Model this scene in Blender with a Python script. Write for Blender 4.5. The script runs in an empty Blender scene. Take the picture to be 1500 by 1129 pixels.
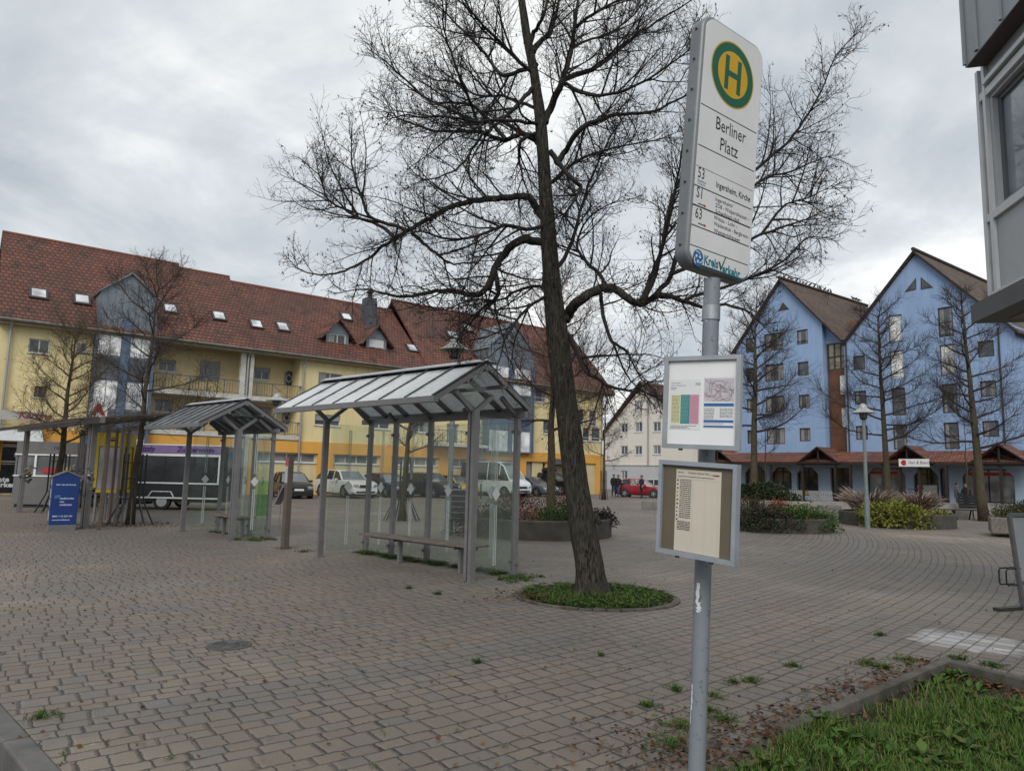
import bpy, math, random
import numpy as np
from mathutils import Vector, Matrix
random.seed(11)
scene = bpy.context.scene
COL = scene.collection
V = Vector
PI = math.pi

# ------------------------------------------------------------------ camera
CAM_H, FPX, CX, CY = 1.7, 1040.0, 750.0, 564.5
TH = math.atan(128/1040.0); RO = math.radians(1.3)
_f = V((0, math.cos(TH), math.sin(TH))); _r = V((1, 0, 0)); _u = _r.cross(_f)
CR = _r*math.cos(RO)+_u*math.sin(RO); CU = _u*math.cos(RO)-_r*math.sin(RO); CF = _f
EYE = V((0, 0, CAM_H))
cd = bpy.data.cameras.new('camera'); cam = bpy.data.objects.new('camera', cd); COL.objects.link(cam)
cd.sensor_width = 36; cd.lens = FPX/1500*36; cd.clip_end = 3000; cd.clip_start = .05
cam.matrix_world = Matrix(((CR.x, CU.x, -CF.x, 0), (CR.y, CU.y, -CF.y, 0), (CR.z, CU.z, -CF.z, CAM_H), (0, 0, 0, 1)))
scene.camera = cam

def ray(px, py): return CF+CR*((px-CX)/FPX)-CU*((py-CY)/FPX)
def G(px, py, z=0.0):
    d = ray(px, py); return EYE+d*((z-CAM_H)/d.z)
def D(px, py, y):
    d = ray(px, py); return EYE+d*(y/d.y)
def hit(px, py, P, N):
    d = ray(px, py); return EYE+d*((V(P)-EYE).dot(V(N))/d.dot(V(N)))

# ------------------------------------------------------------------ materials
class NT:
    def __init__(s, name):
        s.m = bpy.data.materials.new(name); s.m.use_nodes = True; s.t = s.m.node_tree
        s.b = s.t.nodes['Principled BSDF']; s._co = None
    def n(s, typ, **kw):
        nd = s.t.nodes.new(typ)
        for k, v in kw.items(): setattr(nd, k, v)
        return nd
    def put(s, sock, v):
        if isinstance(v, bpy.types.NodeSocket): s.t.links.new(v, sock)
        elif v is not None:
            if sock.type == 'RGBA' and len(v) == 3: v = (*v, 1)
            sock.default_value = v
    def co(s):
        if s._co is None: s._co = s.n('ShaderNodeTexCoord').outputs['Object']
        return s._co
    def math(s, op, a, b=None, c=None, clamp=False):
        nd = s.n('ShaderNodeMath', operation=op, use_clamp=clamp)
        for i, v in enumerate((a, b, c)):
            if v is not None: s.put(nd.inputs[i], v)
        return nd.outputs[0]
    def vmath(s, op, a, b=None, out=0):
        nd = s.n('ShaderNodeVectorMath', operation=op); s.put(nd.inputs[0], a)
        if b is not None: s.put(nd.inputs[1], b)
        return nd.outputs[out]
    def sep(s, v):
        nd = s.n('ShaderNodeSeparateXYZ'); s.put(nd.inputs[0], v); return nd.outputs
    def comb(s, x, y, z=0.0):
        nd = s.n('ShaderNodeCombineXYZ')
        for i, v in enumerate((x, y, z)): s.put(nd.inputs[i], v)
        return nd.outputs[0]
    def noise(s, vec, scale, detail=4, rough=.55, dist=0, out=0):
        nd = s.n('ShaderNodeTexNoise'); s.put(nd.inputs['Vector'], vec)
        nd.inputs['Scale'].default_value = scale; nd.inputs['Detail'].default_value = detail
        nd.inputs['Roughness'].default_value = rough; nd.inputs['Distortion'].default_value = dist
        return nd.outputs[out]
    def white(s, vec, out='Value'):
        nd = s.n('ShaderNodeTexWhiteNoise', noise_dimensions='3D'); s.put(nd.inputs['Vector'], vec); return nd.outputs[out]
    def rng(s, v, a, b, c=0.0, d=1.0, smooth=False):
        nd = s.n('ShaderNodeMapRange'); nd.interpolation_type = 'SMOOTHSTEP' if smooth else 'LINEAR'
        s.put(nd.inputs['Value'], v)
        for k, x in zip(('From Min', 'From Max', 'To Min', 'To Max'), (a, b, c, d)): s.put(nd.inputs[k], x)
        return nd.outputs[0]
    def mix(s, fac, a, b, mode='MIX'):
        nd = s.n('ShaderNodeMix', data_type='RGBA', blend_type=mode)
        s.put(nd.inputs[0], fac); s.put(nd.inputs[6], a); s.put(nd.inputs[7], b); return nd.outputs[2]
    def bump(s, h, strength=.5, dist=.02, normal=None):
        nd = s.n('ShaderNodeBump'); nd.inputs['Strength'].default_value = strength; nd.inputs['Distance'].default_value = dist
        s.put(nd.inputs['Height'], h)
        if normal: s.put(nd.inputs['Normal'], normal)
        return nd.outputs[0]
    def set(s, **kw):
        for k, v in kw.items(): s.put(s.b.inputs[k.replace('_', ' ')], v)
        return s.m

_mats = {}
def mat(name, col, rough=.6, metal=0.0, var=.18, scale=6, bump=0.0, bscale=60, tint=None, stretch=None, spec=.5):
    if name in _mats: return _mats[name]
    t = NT(name); co = t.co()
    if stretch: co = t.vmath('MULTIPLY', co, stretch)
    a = t.noise(co, scale, 6, .6)
    lo = tuple(c*(1-var) for c in col); hi = tuple(min(1, c*(1+var)) for c in col)
    c = t.mix(t.rng(a, .32, .68), lo, hi)
    if tint: c = t.mix(t.rng(t.noise(co, scale*.35, 5, .65), .5, .68), c, tint)
    kw = dict(Base_Color=c, Roughness=t.rng(a, .3, .7, max(0, rough-.07), min(1, rough+.07)), Metallic=metal, Specular_IOR_Level=spec)
    if bump: kw['Normal'] = t.bump(t.noise(co, bscale, 5, .6), bump, .01)
    _mats[name] = t.set(**kw); return _mats[name]

def plaster(name, col, dirt=.25):
    if name in _mats: return _mats[name]
    t = NT(name); co = t.co()
    st = t.noise(t.vmath('MULTIPLY', co, (1.3, 1.3, .18)), 1.6, 6, .6)
    bl = t.noise(co, .5, 5, .6)
    c = t.mix(t.rng(st, .45, .75), col, tuple(x*(1-dirt) for x in col))
    c = t.mix(t.rng(bl, .4, .65), c, tuple(x*(1-dirt*.55) for x in col))
    _mats[name] = t.set(Base_Color=c, Roughness=.85, Normal=t.bump(t.noise(co, 45, 4, .6), .25, .01)); return _mats[name]

def rooftile(name, u, col, dark, rowz=.24, colw=.26, moss=None):
    if name in _mats: return _mats[name]
    t = NT(name); co = t.co(); x = t.sep(co)
    uu = t.vmath('DOT_PRODUCT', co, (u[0], u[1], 0), out='Value')
    row = t.math('DIVIDE', x[2], rowz); rf = t.math('FRACT', row); ri = t.math('FLOOR', row)
    cl = t.math('ADD', t.math('DIVIDE', uu, colw), t.math('MULTIPLY', ri, .5)); cf = t.math('FRACT', cl); ci = t.math('FLOOR', cl)
    rnd = t.white(t.comb(ci, ri, 0.0))
    big = t.noise(co, .35, 5, .65)
    c = t.mix(t.rng(rnd, 0, 1), tuple(k*.78 for k in col), tuple(k*1.2 for k in col))
    c = t.mix(t.rng(big, .42, .72), c, dark)
    c = t.mix(t.rng(t.noise(t.vmath('MULTIPLY', co, (1, 1, .45)), 1.7, 5, .72), .52, .66), c, moss or tuple(k*.6 for k in dark))
    # the overlap line and side joint are darkened nearly to black
    dirt = t.math('MAXIMUM', t.rng(rf, .58, .86), t.math('MULTIPLY', t.rng(t.math('ABSOLUTE', t.math('SUBTRACT', cf, .5)), .26, .46), .8))
    c = t.mix(t.math('MULTIPLY', dirt, .8), c, (.014, .011, .010))
    hgt = t.math('ADD', t.math('MULTIPLY', t.math('SUBTRACT', 1.0, rf), .6), t.math('MULTIPLY', t.math('SINE', t.math('MULTIPLY', cf, PI)), .6))
    _mats[name] = t.set(Base_Color=c, Roughness=.8, Normal=t.bump(hgt, .9, .04)); return _mats[name]

def glass(name, tint=(.9, .95, .93), dirt=.12, dirtcol=(.35, .38, .34), power=4.0):
    if name in _mats: return _mats[name]
    t = NT(name); out = t.t.nodes['Material Output']
    tr = t.n('ShaderNodeBsdfTransparent'); t.put(tr.inputs[0], tint)
    gl = t.n('ShaderNodeBsdfGlossy'); gl.inputs['Roughness'].default_value = .04
    lw = t.n('ShaderNodeLayerWeight'); lw.inputs[0].default_value = .5
    fac = t.math('ADD', .03, t.math('MULTIPLY', t.math('POWER', lw.outputs['Facing'], power), .9))
    m1 = t.n('ShaderNodeMixShader'); t.put(m1.inputs[0], fac); t.t.links.new(tr.outputs[0], m1.inputs[1]); t.t.links.new(gl.outputs[0], m1.inputs[2])
    d1 = t.n('ShaderNodeBsdfDiffuse'); t.put(d1.inputs[0], dirtcol); d2 = t.n('ShaderNodeBsdfTranslucent'); t.put(d2.inputs[0], dirtcol); df = t.n('ShaderNodeMixShader'); df.inputs[0].default_value = .35
    t.t.links.new(d1.outputs[0], df.inputs[1]); t.t.links.new(d2.outputs[0], df.inputs[2])
    m2 = t.n('ShaderNodeMixShader')
    t.put(m2.inputs[0], t.rng(t.noise(t.vmath('MULTIPLY', t.co(), (1, 1, .6)), 2.5, 7, .7), .3, .75, dirt*.3, dirt*1.8))
    t.t.links.new(m1.outputs[0], m2.inputs[1]); t.t.links.new(df.outputs[0], m2.inputs[2]); t.t.links.new(m2.outputs[0], out.inputs[0])
    _mats[name] = t.m; return t.m

def panemat(name, col=(.02, .023, .027), rough=.06):
    if name in _mats: return _mats[name]
    t = NT(name); a = t.noise(t.co(), .9, 3, .5)
    _mats[name] = t.set(Base_Color=t.mix(t.rng(a, .4, .65), col, tuple(min(1, c*2.2+.01) for c in col)), Roughness=rough, Specular_IOR_Level=.6,
                        Normal=t.bump(t.noise(t.co(), 1.4, 2, .5), .06, .05)); return _mats[name]

def foliage(name, cols, rough=.65):
    if name in _mats: return _mats[name]
    t = NT(name)
    oi = t.n('ShaderNodeNewGeometry')
    r = t.n('ShaderNodeValToRGB'); e = r.color_ramp.elements
    while len(e) < len(cols): e.new(.5)
    for i, c in enumerate(cols): e[i].position = i/(len(cols)-1); e[i].color = (*c, 1)
    t.put(r.inputs[0], oi.outputs['Random Per Island'])
    c = t.mix(t.rng(t.noise(t.co(), 3, 3), .35, .7), r.outputs[0], (.5, .5, .5), 'MULTIPLY')
    c = t.mix(.45, r.outputs[0], c)
    _mats[name] = t.set(Base_Color=c, Roughness=rough, Specular_IOR_Level=.25); return _mats[name]

# ------------------------------------------------------------------ mesh builder
class MB:
    def __init__(s): s.v = []; s.f = []; s.mi = []; s.cur = 0
    def add(s, vs, fs):
        o = len(s.v); s.v.extend([tuple(p) for p in vs]); s.f.extend([tuple(i+o for i in f) for f in fs]); s.mi.extend([s.cur]*len(fs)); return s
    def obox(s, c, ax, ay, az):
        c, ax, ay, az = V(c), V(ax), V(ay), V(az); vs = []
        for k in (-1, 1):
            for j in (-1, 1):
                for i in (-1, 1): vs.append(c+ax*i+ay*j+az*k)
        return s.add(vs, [(0, 2, 3, 1), (4, 5, 7, 6), (0, 1, 5, 4), (2, 6, 7, 3), (0, 4, 6, 2), (1, 3, 7, 5)])
    def box(s, x0, x1, y0, y1, z0, z1):
        return s.obox(((x0+x1)/2, (y0+y1)/2, (z0+z1)/2), ((x1-x0)/2, 0, 0), (0, (y1-y0)/2, 0), (0, 0, (z1-z0)/2))
    def beam(s, p, q, w, h, up=(0, 0, 1)):
        p, q, up = V(p), V(q), V(up); d = (q-p); L = d.length; d /= L
        sd = d.cross(up)
        if sd.length < 1e-4: sd = d.cross(V((1, 0, 0)))
        sd.normalize(); u2 = sd.cross(d)
        return s.obox((p+q)/2, d*L/2, sd*w/2, u2*h/2)
    def quad(s, *p): return s.add(p, [tuple(range(len(p)))])
    def prism(s, pts, ext):
        pts = [V(p) for p in pts]; e = V(ext); n = len(pts)
        return s.add(pts+[p+e for p in pts], [tuple(range(n))[::-1], tuple(range(n, 2*n))]+[(i, (i+1) % n, n+(i+1) % n, n+i) for i in range(n)])
    def tube(s, pts, rad, n=8, caps=True):
        pts = [V(p) for p in pts]; m = len(pts)
        if not hasattr(rad, '__len__'): rad = [rad]*m
        o = len(s.v); ref = None; vs = []
        for i in range(m):
            d = pts[min(i+1, m-1)]-pts[max(i-1, 0)]
            if d.length < 1e-9: d = V((0, 0, 1))
            d.normalize()
            if ref is None:
                ref = d.cross(V((0, 0, 1)) if abs(d.z) < .9 else V((1, 0, 0)))
            else: ref = ref-d*ref.dot(d)
            if ref.length < 1e-6: ref = d.cross(V((1, 0, 0)))
            ref.normalize(); b = d.cross(ref); r = rad[i]; p = pts[i]
            for k in range(n):
                a = 2*PI*k/n; vs.append(p+ref*(r*math.cos(a))+b*(r*math.sin(a)))
        fs = [(i*n+k, i*n+(k+1) % n, (i+1)*n+(k+1) % n, (i+1)*n+k) for i in range(m-1) for k in range(n)]
        if caps: fs += [tuple(range(n))[::-1], tuple(range((m-1)*n, m*n))]
        return s.add(vs, fs)
    def lathe(s, c, prof, n=24, sx=1, sy=1):
        c = V(c); m = len(prof); vs = []
        for r, z in prof:
            for k in range(n):
                a = 2*PI*k/n; vs.append(c+V((r*math.cos(a)*sx, r*math.sin(a)*sy, z)))
        fs = [(i*n+k, i*n+(k+1) % n, (i+1)*n+(k+1) % n, (i+1)*n+k) for i in range(m-1) for k in range(n)]
        return s.add(vs, fs+[tuple(range(n))[::-1], tuple(range((m-1)*n, m*n))])
    def line(s, pts, rad, n):
        if not hasattr(s, 'lines'): s.lines = {}
        s.lines.setdefault((len(pts), n), []).append((pts, rad))
    def leaf(s, p, d, n, L, W):
        d = V(d).normalized(); sd = d.cross(V(n))
        if sd.length < 1e-4: sd = V((1, 0, 0))
        sd.normalize(); p = V(p)
        return s.add([p, p+d*L*.5+sd*W*.5, p+d*L, p+d*L*.5-sd*W*.5], [(0, 1, 2, 3)])

ROOT = {}
def wloc(o):
    while o.parent: o = o.parent
    return ROOT.get(o, (V((0, 0, 0)), 0.0))
def tag(o, label=None, cat=None, group=None, kind=None):
    for k, v in (('label', label), ('category', cat), ('group', group), ('kind', kind)):
        if v: o[k] = v
    return o
def thing(name, label, cat, loc=(0, 0, 0), rz=0.0, group=None):
    o = bpy.data.objects.new(name, None); COL.objects.link(o); o.location = loc; o.rotation_euler = (0, 0, rz); o.empty_display_size = .2
    ROOT[o] = (V(loc), rz); return tag(o, label, cat, group)
def mk(name, mb, m, parent=None, local=False, smooth=False, loc=None, label=None, cat=None, group=None, kind=None, ang=40):
    vs = mb.v
    if parent and not local:
        L, rz = wloc(parent); R = Matrix.Rotation(-rz, 3, 'Z'); vs = [R @ (V(p)-L) for p in vs]
    elif loc is not None:
        L = V(loc); vs = [V(p)-L for p in vs]
    me = bpy.data.meshes.new(name); me.from_pydata([tuple(p) for p in vs], [], mb.f)
    for x in (m if isinstance(m, (list, tuple)) else [m]): me.materials.append(x)
    if any(mb.mi): me.polygons.foreach_set('material_index', mb.mi)
    if smooth:
        me.polygons.foreach_set('use_smooth', [True]*len(me.polygons))
        if ang: me.set_sharp_from_angle(angle=math.radians(ang))
    me.update()
    o = bpy.data.objects.new(name, me); COL.objects.link(o)
    if parent: o.parent = parent
    elif loc is not None: o.location = loc
    ROOT[o] = (V(loc) if loc is not None else V((0, 0, 0)), 0.0)
    return tag(o, label, cat, group, kind)
def mk_twigs(name, mb, m, parent):
    """one mesh from many thin shoots, built array-wise"""
    L, _ = wloc(parent); VS, FS, o = [], [], 0
    for (k, n), items in mb.lines.items():
        P = np.array([[tuple(p) for p in pts] for pts, r in items], dtype=np.float32)-np.array(tuple(L), dtype=np.float32); R = np.array([r for pts, r in items], dtype=np.float32)
        T = np.empty_like(P); T[:, 1:-1] = P[:, 2:]-P[:, :-2]; T[:, 0] = P[:, 1]-P[:, 0]; T[:, -1] = P[:, -1]-P[:, -2]
        T /= np.linalg.norm(T, axis=2, keepdims=True)+1e-9; ref = np.zeros((len(P), 1, 3), np.float32); az = np.abs((P[:, -1]-P[:, 0])/(np.linalg.norm(P[:, -1]-P[:, 0], axis=1, keepdims=True)+1e-9)); ref[np.arange(len(P)), 0, np.argmin(az, axis=1)] = 1
        A = np.cross(T, np.broadcast_to(ref, T.shape)); A /= np.linalg.norm(A, axis=2, keepdims=True)+1e-9; B_ = np.cross(T, A)
        ang = np.arange(n)*2*math.pi/n; X = P[:, :, None, :]+R[:, :, None, None]*(A[:, :, None, :]*np.cos(ang)[None, None, :, None]+B_[:, :, None, :]*np.sin(ang)[None, None, :, None])
        N = len(P); i, j = np.meshgrid(np.arange(k-1), np.arange(n), indexing='ij'); q = np.stack([i*n+j, i*n+(j+1) % n, (i+1)*n+(j+1) % n, (i+1)*n+j], -1).reshape(-1, 4)
        FS.append((q[None]+(np.arange(N)*k*n)[:, None, None]+o).reshape(-1, 4)); VS.append(X.reshape(-1, 3)); o += N*k*n
    VS, FS = np.concatenate(VS), np.concatenate(FS).astype(np.int32); me = bpy.data.meshes.new(name)
    me.vertices.add(len(VS)); me.vertices.foreach_set('co', VS.ravel()); me.loops.add(FS.size); me.loops.foreach_set('vertex_index', FS.ravel()); me.polygons.add(len(FS)); me.polygons.foreach_set('loop_start', np.arange(len(FS), dtype=np.int32)*4)
    me.polygons.foreach_set('use_smooth', np.ones(len(FS), dtype=bool)); me.materials.append(m); me.update(calc_edges=True); o_ = bpy.data.objects.new(name, me); COL.objects.link(o_); o_.parent = parent; return o_
def struct(name, mb, m, smooth=False): return mk(name, mb, m, kind='structure', smooth=smooth)
def stuff(name, mb, m, label, cat, smooth=False): return mk(name, mb, m, kind='stuff', label=label, cat=cat, smooth=smooth)
def copy_tree(o, parent=None):
    c = o.copy(); COL.objects.link(c)
    if parent: c.parent = parent
    for ch in list(o.children): copy_tree(ch, c)
    return c

def text(s, size, org, right, up, m, parent, name='lettering', align='LEFT', lift=.0015, sx=1.0, bold=0.0, shear=0.0):
    """flat letters lying on a surface: org = baseline start, right/up = unit vectors of the surface"""
    cu = bpy.data.curves.new('text', 'FONT'); cu.body = s; cu.size = size; cu.align_x = align; cu.resolution_u = 2; cu.offset = bold; cu.shear = shear
    ob = bpy.data.objects.new('text', cu); COL.objects.link(ob)
    dg = bpy.context.evaluated_depsgraph_get(); me = bpy.data.meshes.new_from_object(ob.evaluated_get(dg))
    bpy.data.objects.remove(ob); right, up = V(right), V(up); nn = right.cross(up); mb = MB()
    vs = [V(org)+right*(v.co.x*sx)+up*v.co.y+nn*lift for v in me.vertices]
    mb.add(vs, [tuple(p.vertices) for p in me.polygons]); bpy.data.meshes.remove(me)
    return mk(name, mb, m, parent)

def rrect(w, h, r, n=6):
    pts = []
    for cx, cy, a0 in ((w/2-r, h/2-r, 0), (-w/2+r, h/2-r, 90), (-w/2+r, -h/2+r, 180), (w/2-r, -h/2+r, 270)):
        for k in range(n+1):
            a = math.radians(a0+90*k/n); pts.append((cx+r*math.cos(a), cy+r*math.sin(a)))
    return pts

# shared materials
M_POLE = mat('galvanised_steel', (.34, .36, .38), .5, .55, .14, 18, .15, 120)
M_SHEL = mat('shelter_grey_paint', (.205, .198, .200), .42, .35, .12, 9, .08, 90)
M_WHITE = mat('white_paint', (.75, .76, .76), .45, 0, .05, 5)
M_BLACK = mat('black_paint', (.015, .015, .017), .45, 0, .3, 8)
M_DMETAL = mat('dark_metal', (.045, .046, .048), .5, .4, .2, 10)
M_CONC = mat('grey_concrete', (.21, .20, .18), .9, 0, .25, 3, .5, 40, tint=(.10, .105, .075))
M_ZINC = mat('zinc_sheet', (.20, .23, .26), .45, .35, .15, 1.2, stretch=(1, 1, .3))
M_WFRAME = mat('white_window_frame', (.62, .63, .63), .4, 0, .06, 3)
M_BFRAME = mat('brown_window_frame', (.055, .035, .027), .5, 0, .2, 6)
M_PANE = panemat('window_pane', (.050, .056, .064), .05)
M_CURT = mat('net_curtain', (.26, .26, .25), .25, 0, .2, 6, stretch=(6, 6, .3)); RW = random.Random(77)
M_PANEB = panemat('pale_window_pane', (.42, .43, .42), .3)
M_SHUT = mat('grey_roller_shutter', (.27, .28, .28), .6, 0, .08, 2, .4, 30, stretch=(.02, .02, 1))
M_WOOD = mat('weathered_wood', (.16, .13, .11), .75, 0, .3, 5, .3, 40, stretch=(1, 1, 8))
M_BROWN = mat('dark_brown_wood', (.022, .015, .012), .65, 0, .3, 4, .2, 40)
M_INK = mat('black_ink', (.012, .012, .014), .5, 0, .1, 5)
M_RED = mat('red_print', (.45, .03, .03), .5, 0, .1, 5)
M_TYRE = mat('black_rubber', (.018, .018, .018), .8, 0, .2, 10)
M_RIM = mat('alloy_rim', (.42, .43, .44), .35, .7, .1, 10)
M_LAMPG = mat('headlight_glass', (.55, .57, .60), .1, .3, .1, 6)
M_TAIL = mat('tail_light', (.25, .01, .01), .2, 0, .1, 6)
M_CARGL = panemat('car_glass', (.012, .014, .016), .04)
M_WSCR = panemat('windscreen_glass', (.05, .055, .06), .05); M_WSCR.node_tree.nodes['Principled BSDF'].inputs['IOR'].default_value = 2.3
M_PLATE = mat('number_plate', (.7, .7, .68), .5, 0, .05, 5)
M_GLASS = glass('shelter_glass', (.94, .975, .96), .075)
M_RGLASS = glass('roof_glass', (.84, .90, .88), .72, (.86, .88, .89), 1.4)  # the near-white dirt film paints the sky's reflection into the roof panes
# ------------------------------------------------------------------ world and light
SUN_EL, SUN_AZ = math.radians(41), math.radians(261)   # direction towards the sun, azimuth from +x
w = bpy.data.worlds.new('World'); scene.world = w; w.use_nodes = True
wt = w.node_tree; bg = wt.nodes['Background']; bg.inputs['Strength'].default_value = .097
class WT(NT):
    def __init__(s): s.t = wt; s._co = None
wn = WT(); gen = wn.n('ShaderNodeTexCoord').outputs['Generated']
sky = wn.n('ShaderNodeTexSky', sky_type='NISHITA'); sky.sun_disc = False; sky.sun_elevation = SUN_EL; sky.sun_rotation = PI/2-SUN_AZ
xs = wn.sep(gen); den = wn.math('ADD', wn.math('MAXIMUM', xs[2], 0.0), .22)
cp = wn.comb(wn.math('DIVIDE', xs[0], den), wn.math('DIVIDE', xs[1], den), 0.0)
c1 = wn.noise(wn.vmath('ADD', cp, (3.7, 1.3, 0)), .95, 8, .58, .35)
c2 = wn.noise(wn.vmath('ADD', cp, (9.1, 4.0, 0)), 2.6, 6, .55, .5)
cc = wn.math('ADD', wn.math('MULTIPLY', c1, .72), wn.math('MULTIPLY', c2, .28))
# brighter towards the right of the square, where the cloud is thinner
side = wn.rng(wn.vmath('DOT_PRODUCT', gen, (.55, .80, .05), out='Value'), .1, .98)
cc = wn.math('ADD', cc, wn.math('MULTIPLY', wn.math('SUBTRACT', side, .5), .11))
ramp = wn.n('ShaderNodeValToRGB'); e = ramp.color_ramp.elements
for i, (p, c) in enumerate(((.34, (3.3, 3.7, 4.15)), (.45, (4.6, 4.95, 5.3)), (.53, (5.8, 6.1, 6.3)), (.63, (8.4, 8.5, 8.35)))):
    if i > 1: e.new(p)
for i, (p, c) in enumerate(((.34, (3.3, 3.7, 4.15)), (.45, (4.6, 4.95, 5.3)), (.53, (5.8, 6.1, 6.3)), (.63, (8.4, 8.5, 8.35)))):
    e[i].position = p; e[i].color = (c[0]/10, c[1]/10, c[2]/10, 1)
wn.put(ramp.inputs[0], cc)
cl = wn.vmath('MULTIPLY', ramp.outputs[0], (10, 10, 10))
wn.put(bg.inputs['Color'], wn.mix(.94, sky.outputs[0], cl))
sd = bpy.data.lights.new('sun', 'SUN'); sd.energy = 1.5; sd.angle = math.radians(35); sd.color = (1, .95, .88)
so = bpy.data.objects.new('sun', sd); COL.objects.link(so)
so.rotation_euler = V((math.cos(SUN_EL)*math.cos(SUN_AZ), math.cos(SUN_EL)*math.sin(SUN_AZ), math.sin(SUN_EL))).to_track_quat('Z', 'Y').to_euler()
scene.view_settings.view_transform = 'Standard'; scene.view_settings.look = 'None'
scene.view_settings.exposure = 0.42; scene.view_settings.gamma = 1.0; scene.view_settings.use_curve_mapping = False
scene.cycles.max_bounces = 6; scene.cycles.diffuse_bounces = 2; scene.cycles.glossy_bounces = 2; scene.cycles.transparent_max_bounces = 24; scene.cycles.caustics_reflective = False; scene.cycles.caustics_refractive = False

# ------------------------------------------------------------------ paving
def paving_material():
    t = NT('block_paving'); co = t.co()
    warp = t.n('ShaderNodeTexNoise'); t.put(warp.inputs['Vector'], co); warp.inputs['Scale'].default_value = 1.6; warp.inputs['Detail'].default_value = 5
    wv = t.vmath('SCALE', t.vmath('SUBTRACT', warp.outputs['Color'], (.5, .5, .5))); wv.node.inputs[3].default_value = .06
    fine = t.n('ShaderNodeTexNoise'); t.put(fine.inputs['Vector'], co); fine.inputs['Scale'].default_value = 26; fine.inputs['Detail'].default_value = 4
    wf = t.vmath('SCALE', t.vmath('SUBTRACT', fine.outputs['Color'], (.5, .5, .5))); wf.node.inputs[3].default_value = .032
    p = t.vmath('ADD', t.vmath('ADD', co, wv), wf)
    x = t.sep(p)
    dx = t.math('ADD', x[0], 26.5); dy = t.math('SUBTRACT', x[1], 38.0)
    r = t.math('SQRT', t.math('ADD', t.math('MULTIPLY', dx, dx), t.math('MULTIPLY', dy, dy)))
    a = t.math('MULTIPLY', t.math('ARCTAN2', dy, dx), 41.0)
    v = t.math('DIVIDE', r, .158)
    v = t.math('ADD', v, t.math('MULTIPLY', t.math('SINE', t.math('MULTIPLY', v, 2*PI/3.0)), .16))
    ri = t.math('FLOOR', v); rf = t.math('FRACT', v)
    ro = t.white(t.comb(ri, 3.0, 1.0))
    # block lengths vary from row to row
    ln = t.rng(t.white(t.comb(ri, 8.0, 2.0)), 0, 1, .148, .205)
    q = t.math('ADD', t.math('DIVIDE', a, ln), t.math('MULTIPLY', ro, 7.0))
    q = t.math('ADD', q, t.math('MULTIPLY', t.math('SINE', t.math('MULTIPLY', q, 2*PI/2.0)), .14))
    qi = t.math('FLOOR', q); qf = t.math('FRACT', q)
    er = t.math('MULTIPLY', t.math('SUBTRACT', .5, t.math('ABSOLUTE', t.math('SUBTRACT', rf, .5))), .158)
    eq = t.math('MULTIPLY', t.math('SUBTRACT', .5, t.math('ABSOLUTE', t.math('SUBTRACT', qf, .5))), .172)
    ed = t.math('MINIMUM', er, eq)
    jw = t.rng(t.noise(co, 3.3, 4, .6), .35, .7, .0028, .0092)
    joint = t.math('SUBTRACT', 1.0, t.rng(ed, t.math('MULTIPLY', jw, .55), jw, smooth=True), clamp=True)
    rnd = t.white(t.comb(ri, qi, 5.0)); rnd2 = t.white(t.comb(ri, qi, 9.0))
    base = t.mix(rnd, (.160, .127, .095), (.192, .156, .118))
    base = t.mix(t.rng(rnd2, .70, 1.0), base, (.140, .127, .112))
    base = t.mix(t.rng(rnd2, .0, .18), (.160, .127, .100), base)
    # blue-black band of darker blocks laid in the square
    band = t.math('MULTIPLY', t.math('MULTIPLY', t.rng(r, 40.42, 40.44), t.rng(r, 40.98, 41.0, 1, 0)), t.rng(x[0], .8, .9, 1, 0))
    base = t.mix(t.math('MULTIPLY', band, t.rng(rnd, 0, 1, .25, .85)), base, (.118, .115, .112))
    # worn tracks, damp and dirt
    big = t.noise(co, .16, 4, .6, .4); mid = t.noise(co, .75, 4, .65)
    base = t.mix(t.rng(big, .42, .66), base, t.mix(.60, base, (.088, .079, .071)))
    base = t.mix(t.rng(big, .30, .44), t.mix(.5, base, (.40, .335, .25)), base)
    base = t.mix(t.rng(mid, .55, .8), base, t.mix(.5, base, (.11, .095, .072)))
    base = t.mix(t.rng(t.noise(co, 1.7, 5, .6), .62, .75), base, t.mix(.35, base, (.24, .155, .10)))
    # relaid patches of greyer blocks, chewing gum and drip spots
    pat = t.white(t.comb(t.math('FLOOR', t.math('DIVIDE', ri, 7.0)), t.math('FLOOR', t.math('DIVIDE', qi, 9.0)), 4.0))
    base = t.mix(t.math('MULTIPLY', t.rng(pat, .86, .87), .55), base, (.135, .125, .115))
    base = t.mix(t.math('MULTIPLY', t.rng(pat, .08, .09, 1, 0), .3), base, (.21, .172, .13))
    vo = t.n('ShaderNodeTexVoronoi'); t.put(vo.inputs['Vector'], co); vo.inputs['Scale'].default_value = 1.7
    gum = t.math('MULTIPLY', t.rng(vo.outputs['Distance'], .030, .042, 1, 0), t.rng(t.white(t.vmath('SCALE', vo.outputs['Color'])), .35, .36))
    base = t.mix(t.math('MULTIPLY', gum, .6), base, t.mix(t.rng(t.sep(vo.outputs['Color'])[0], .45, .55), (.035, .032, .03), (.36, .34, .31)))
    # pale dried paint beside the lawn corner
    sx = t.math('SUBTRACT', x[0], 5.02); sy = t.math('SUBTRACT', x[1], 7.98)
    ca, sa = math.cos(math.radians(50)), math.sin(math.radians(50))
    s1 = t.math('ADD', t.math('MULTIPLY', sx, ca), t.math('MULTIPLY', sy, sa)); s2 = t.math('SUBTRACT', t.math('MULTIPLY', sy, ca), t.math('MULTIPLY', sx, sa))
    dd = t.math('ADD', t.math('POWER', t.math('ABSOLUTE', t.math('DIVIDE', s1, .55)), 3), t.math('POWER', t.math('ABSOLUTE', t.math('DIVIDE', s2, .52)), 3))
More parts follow.
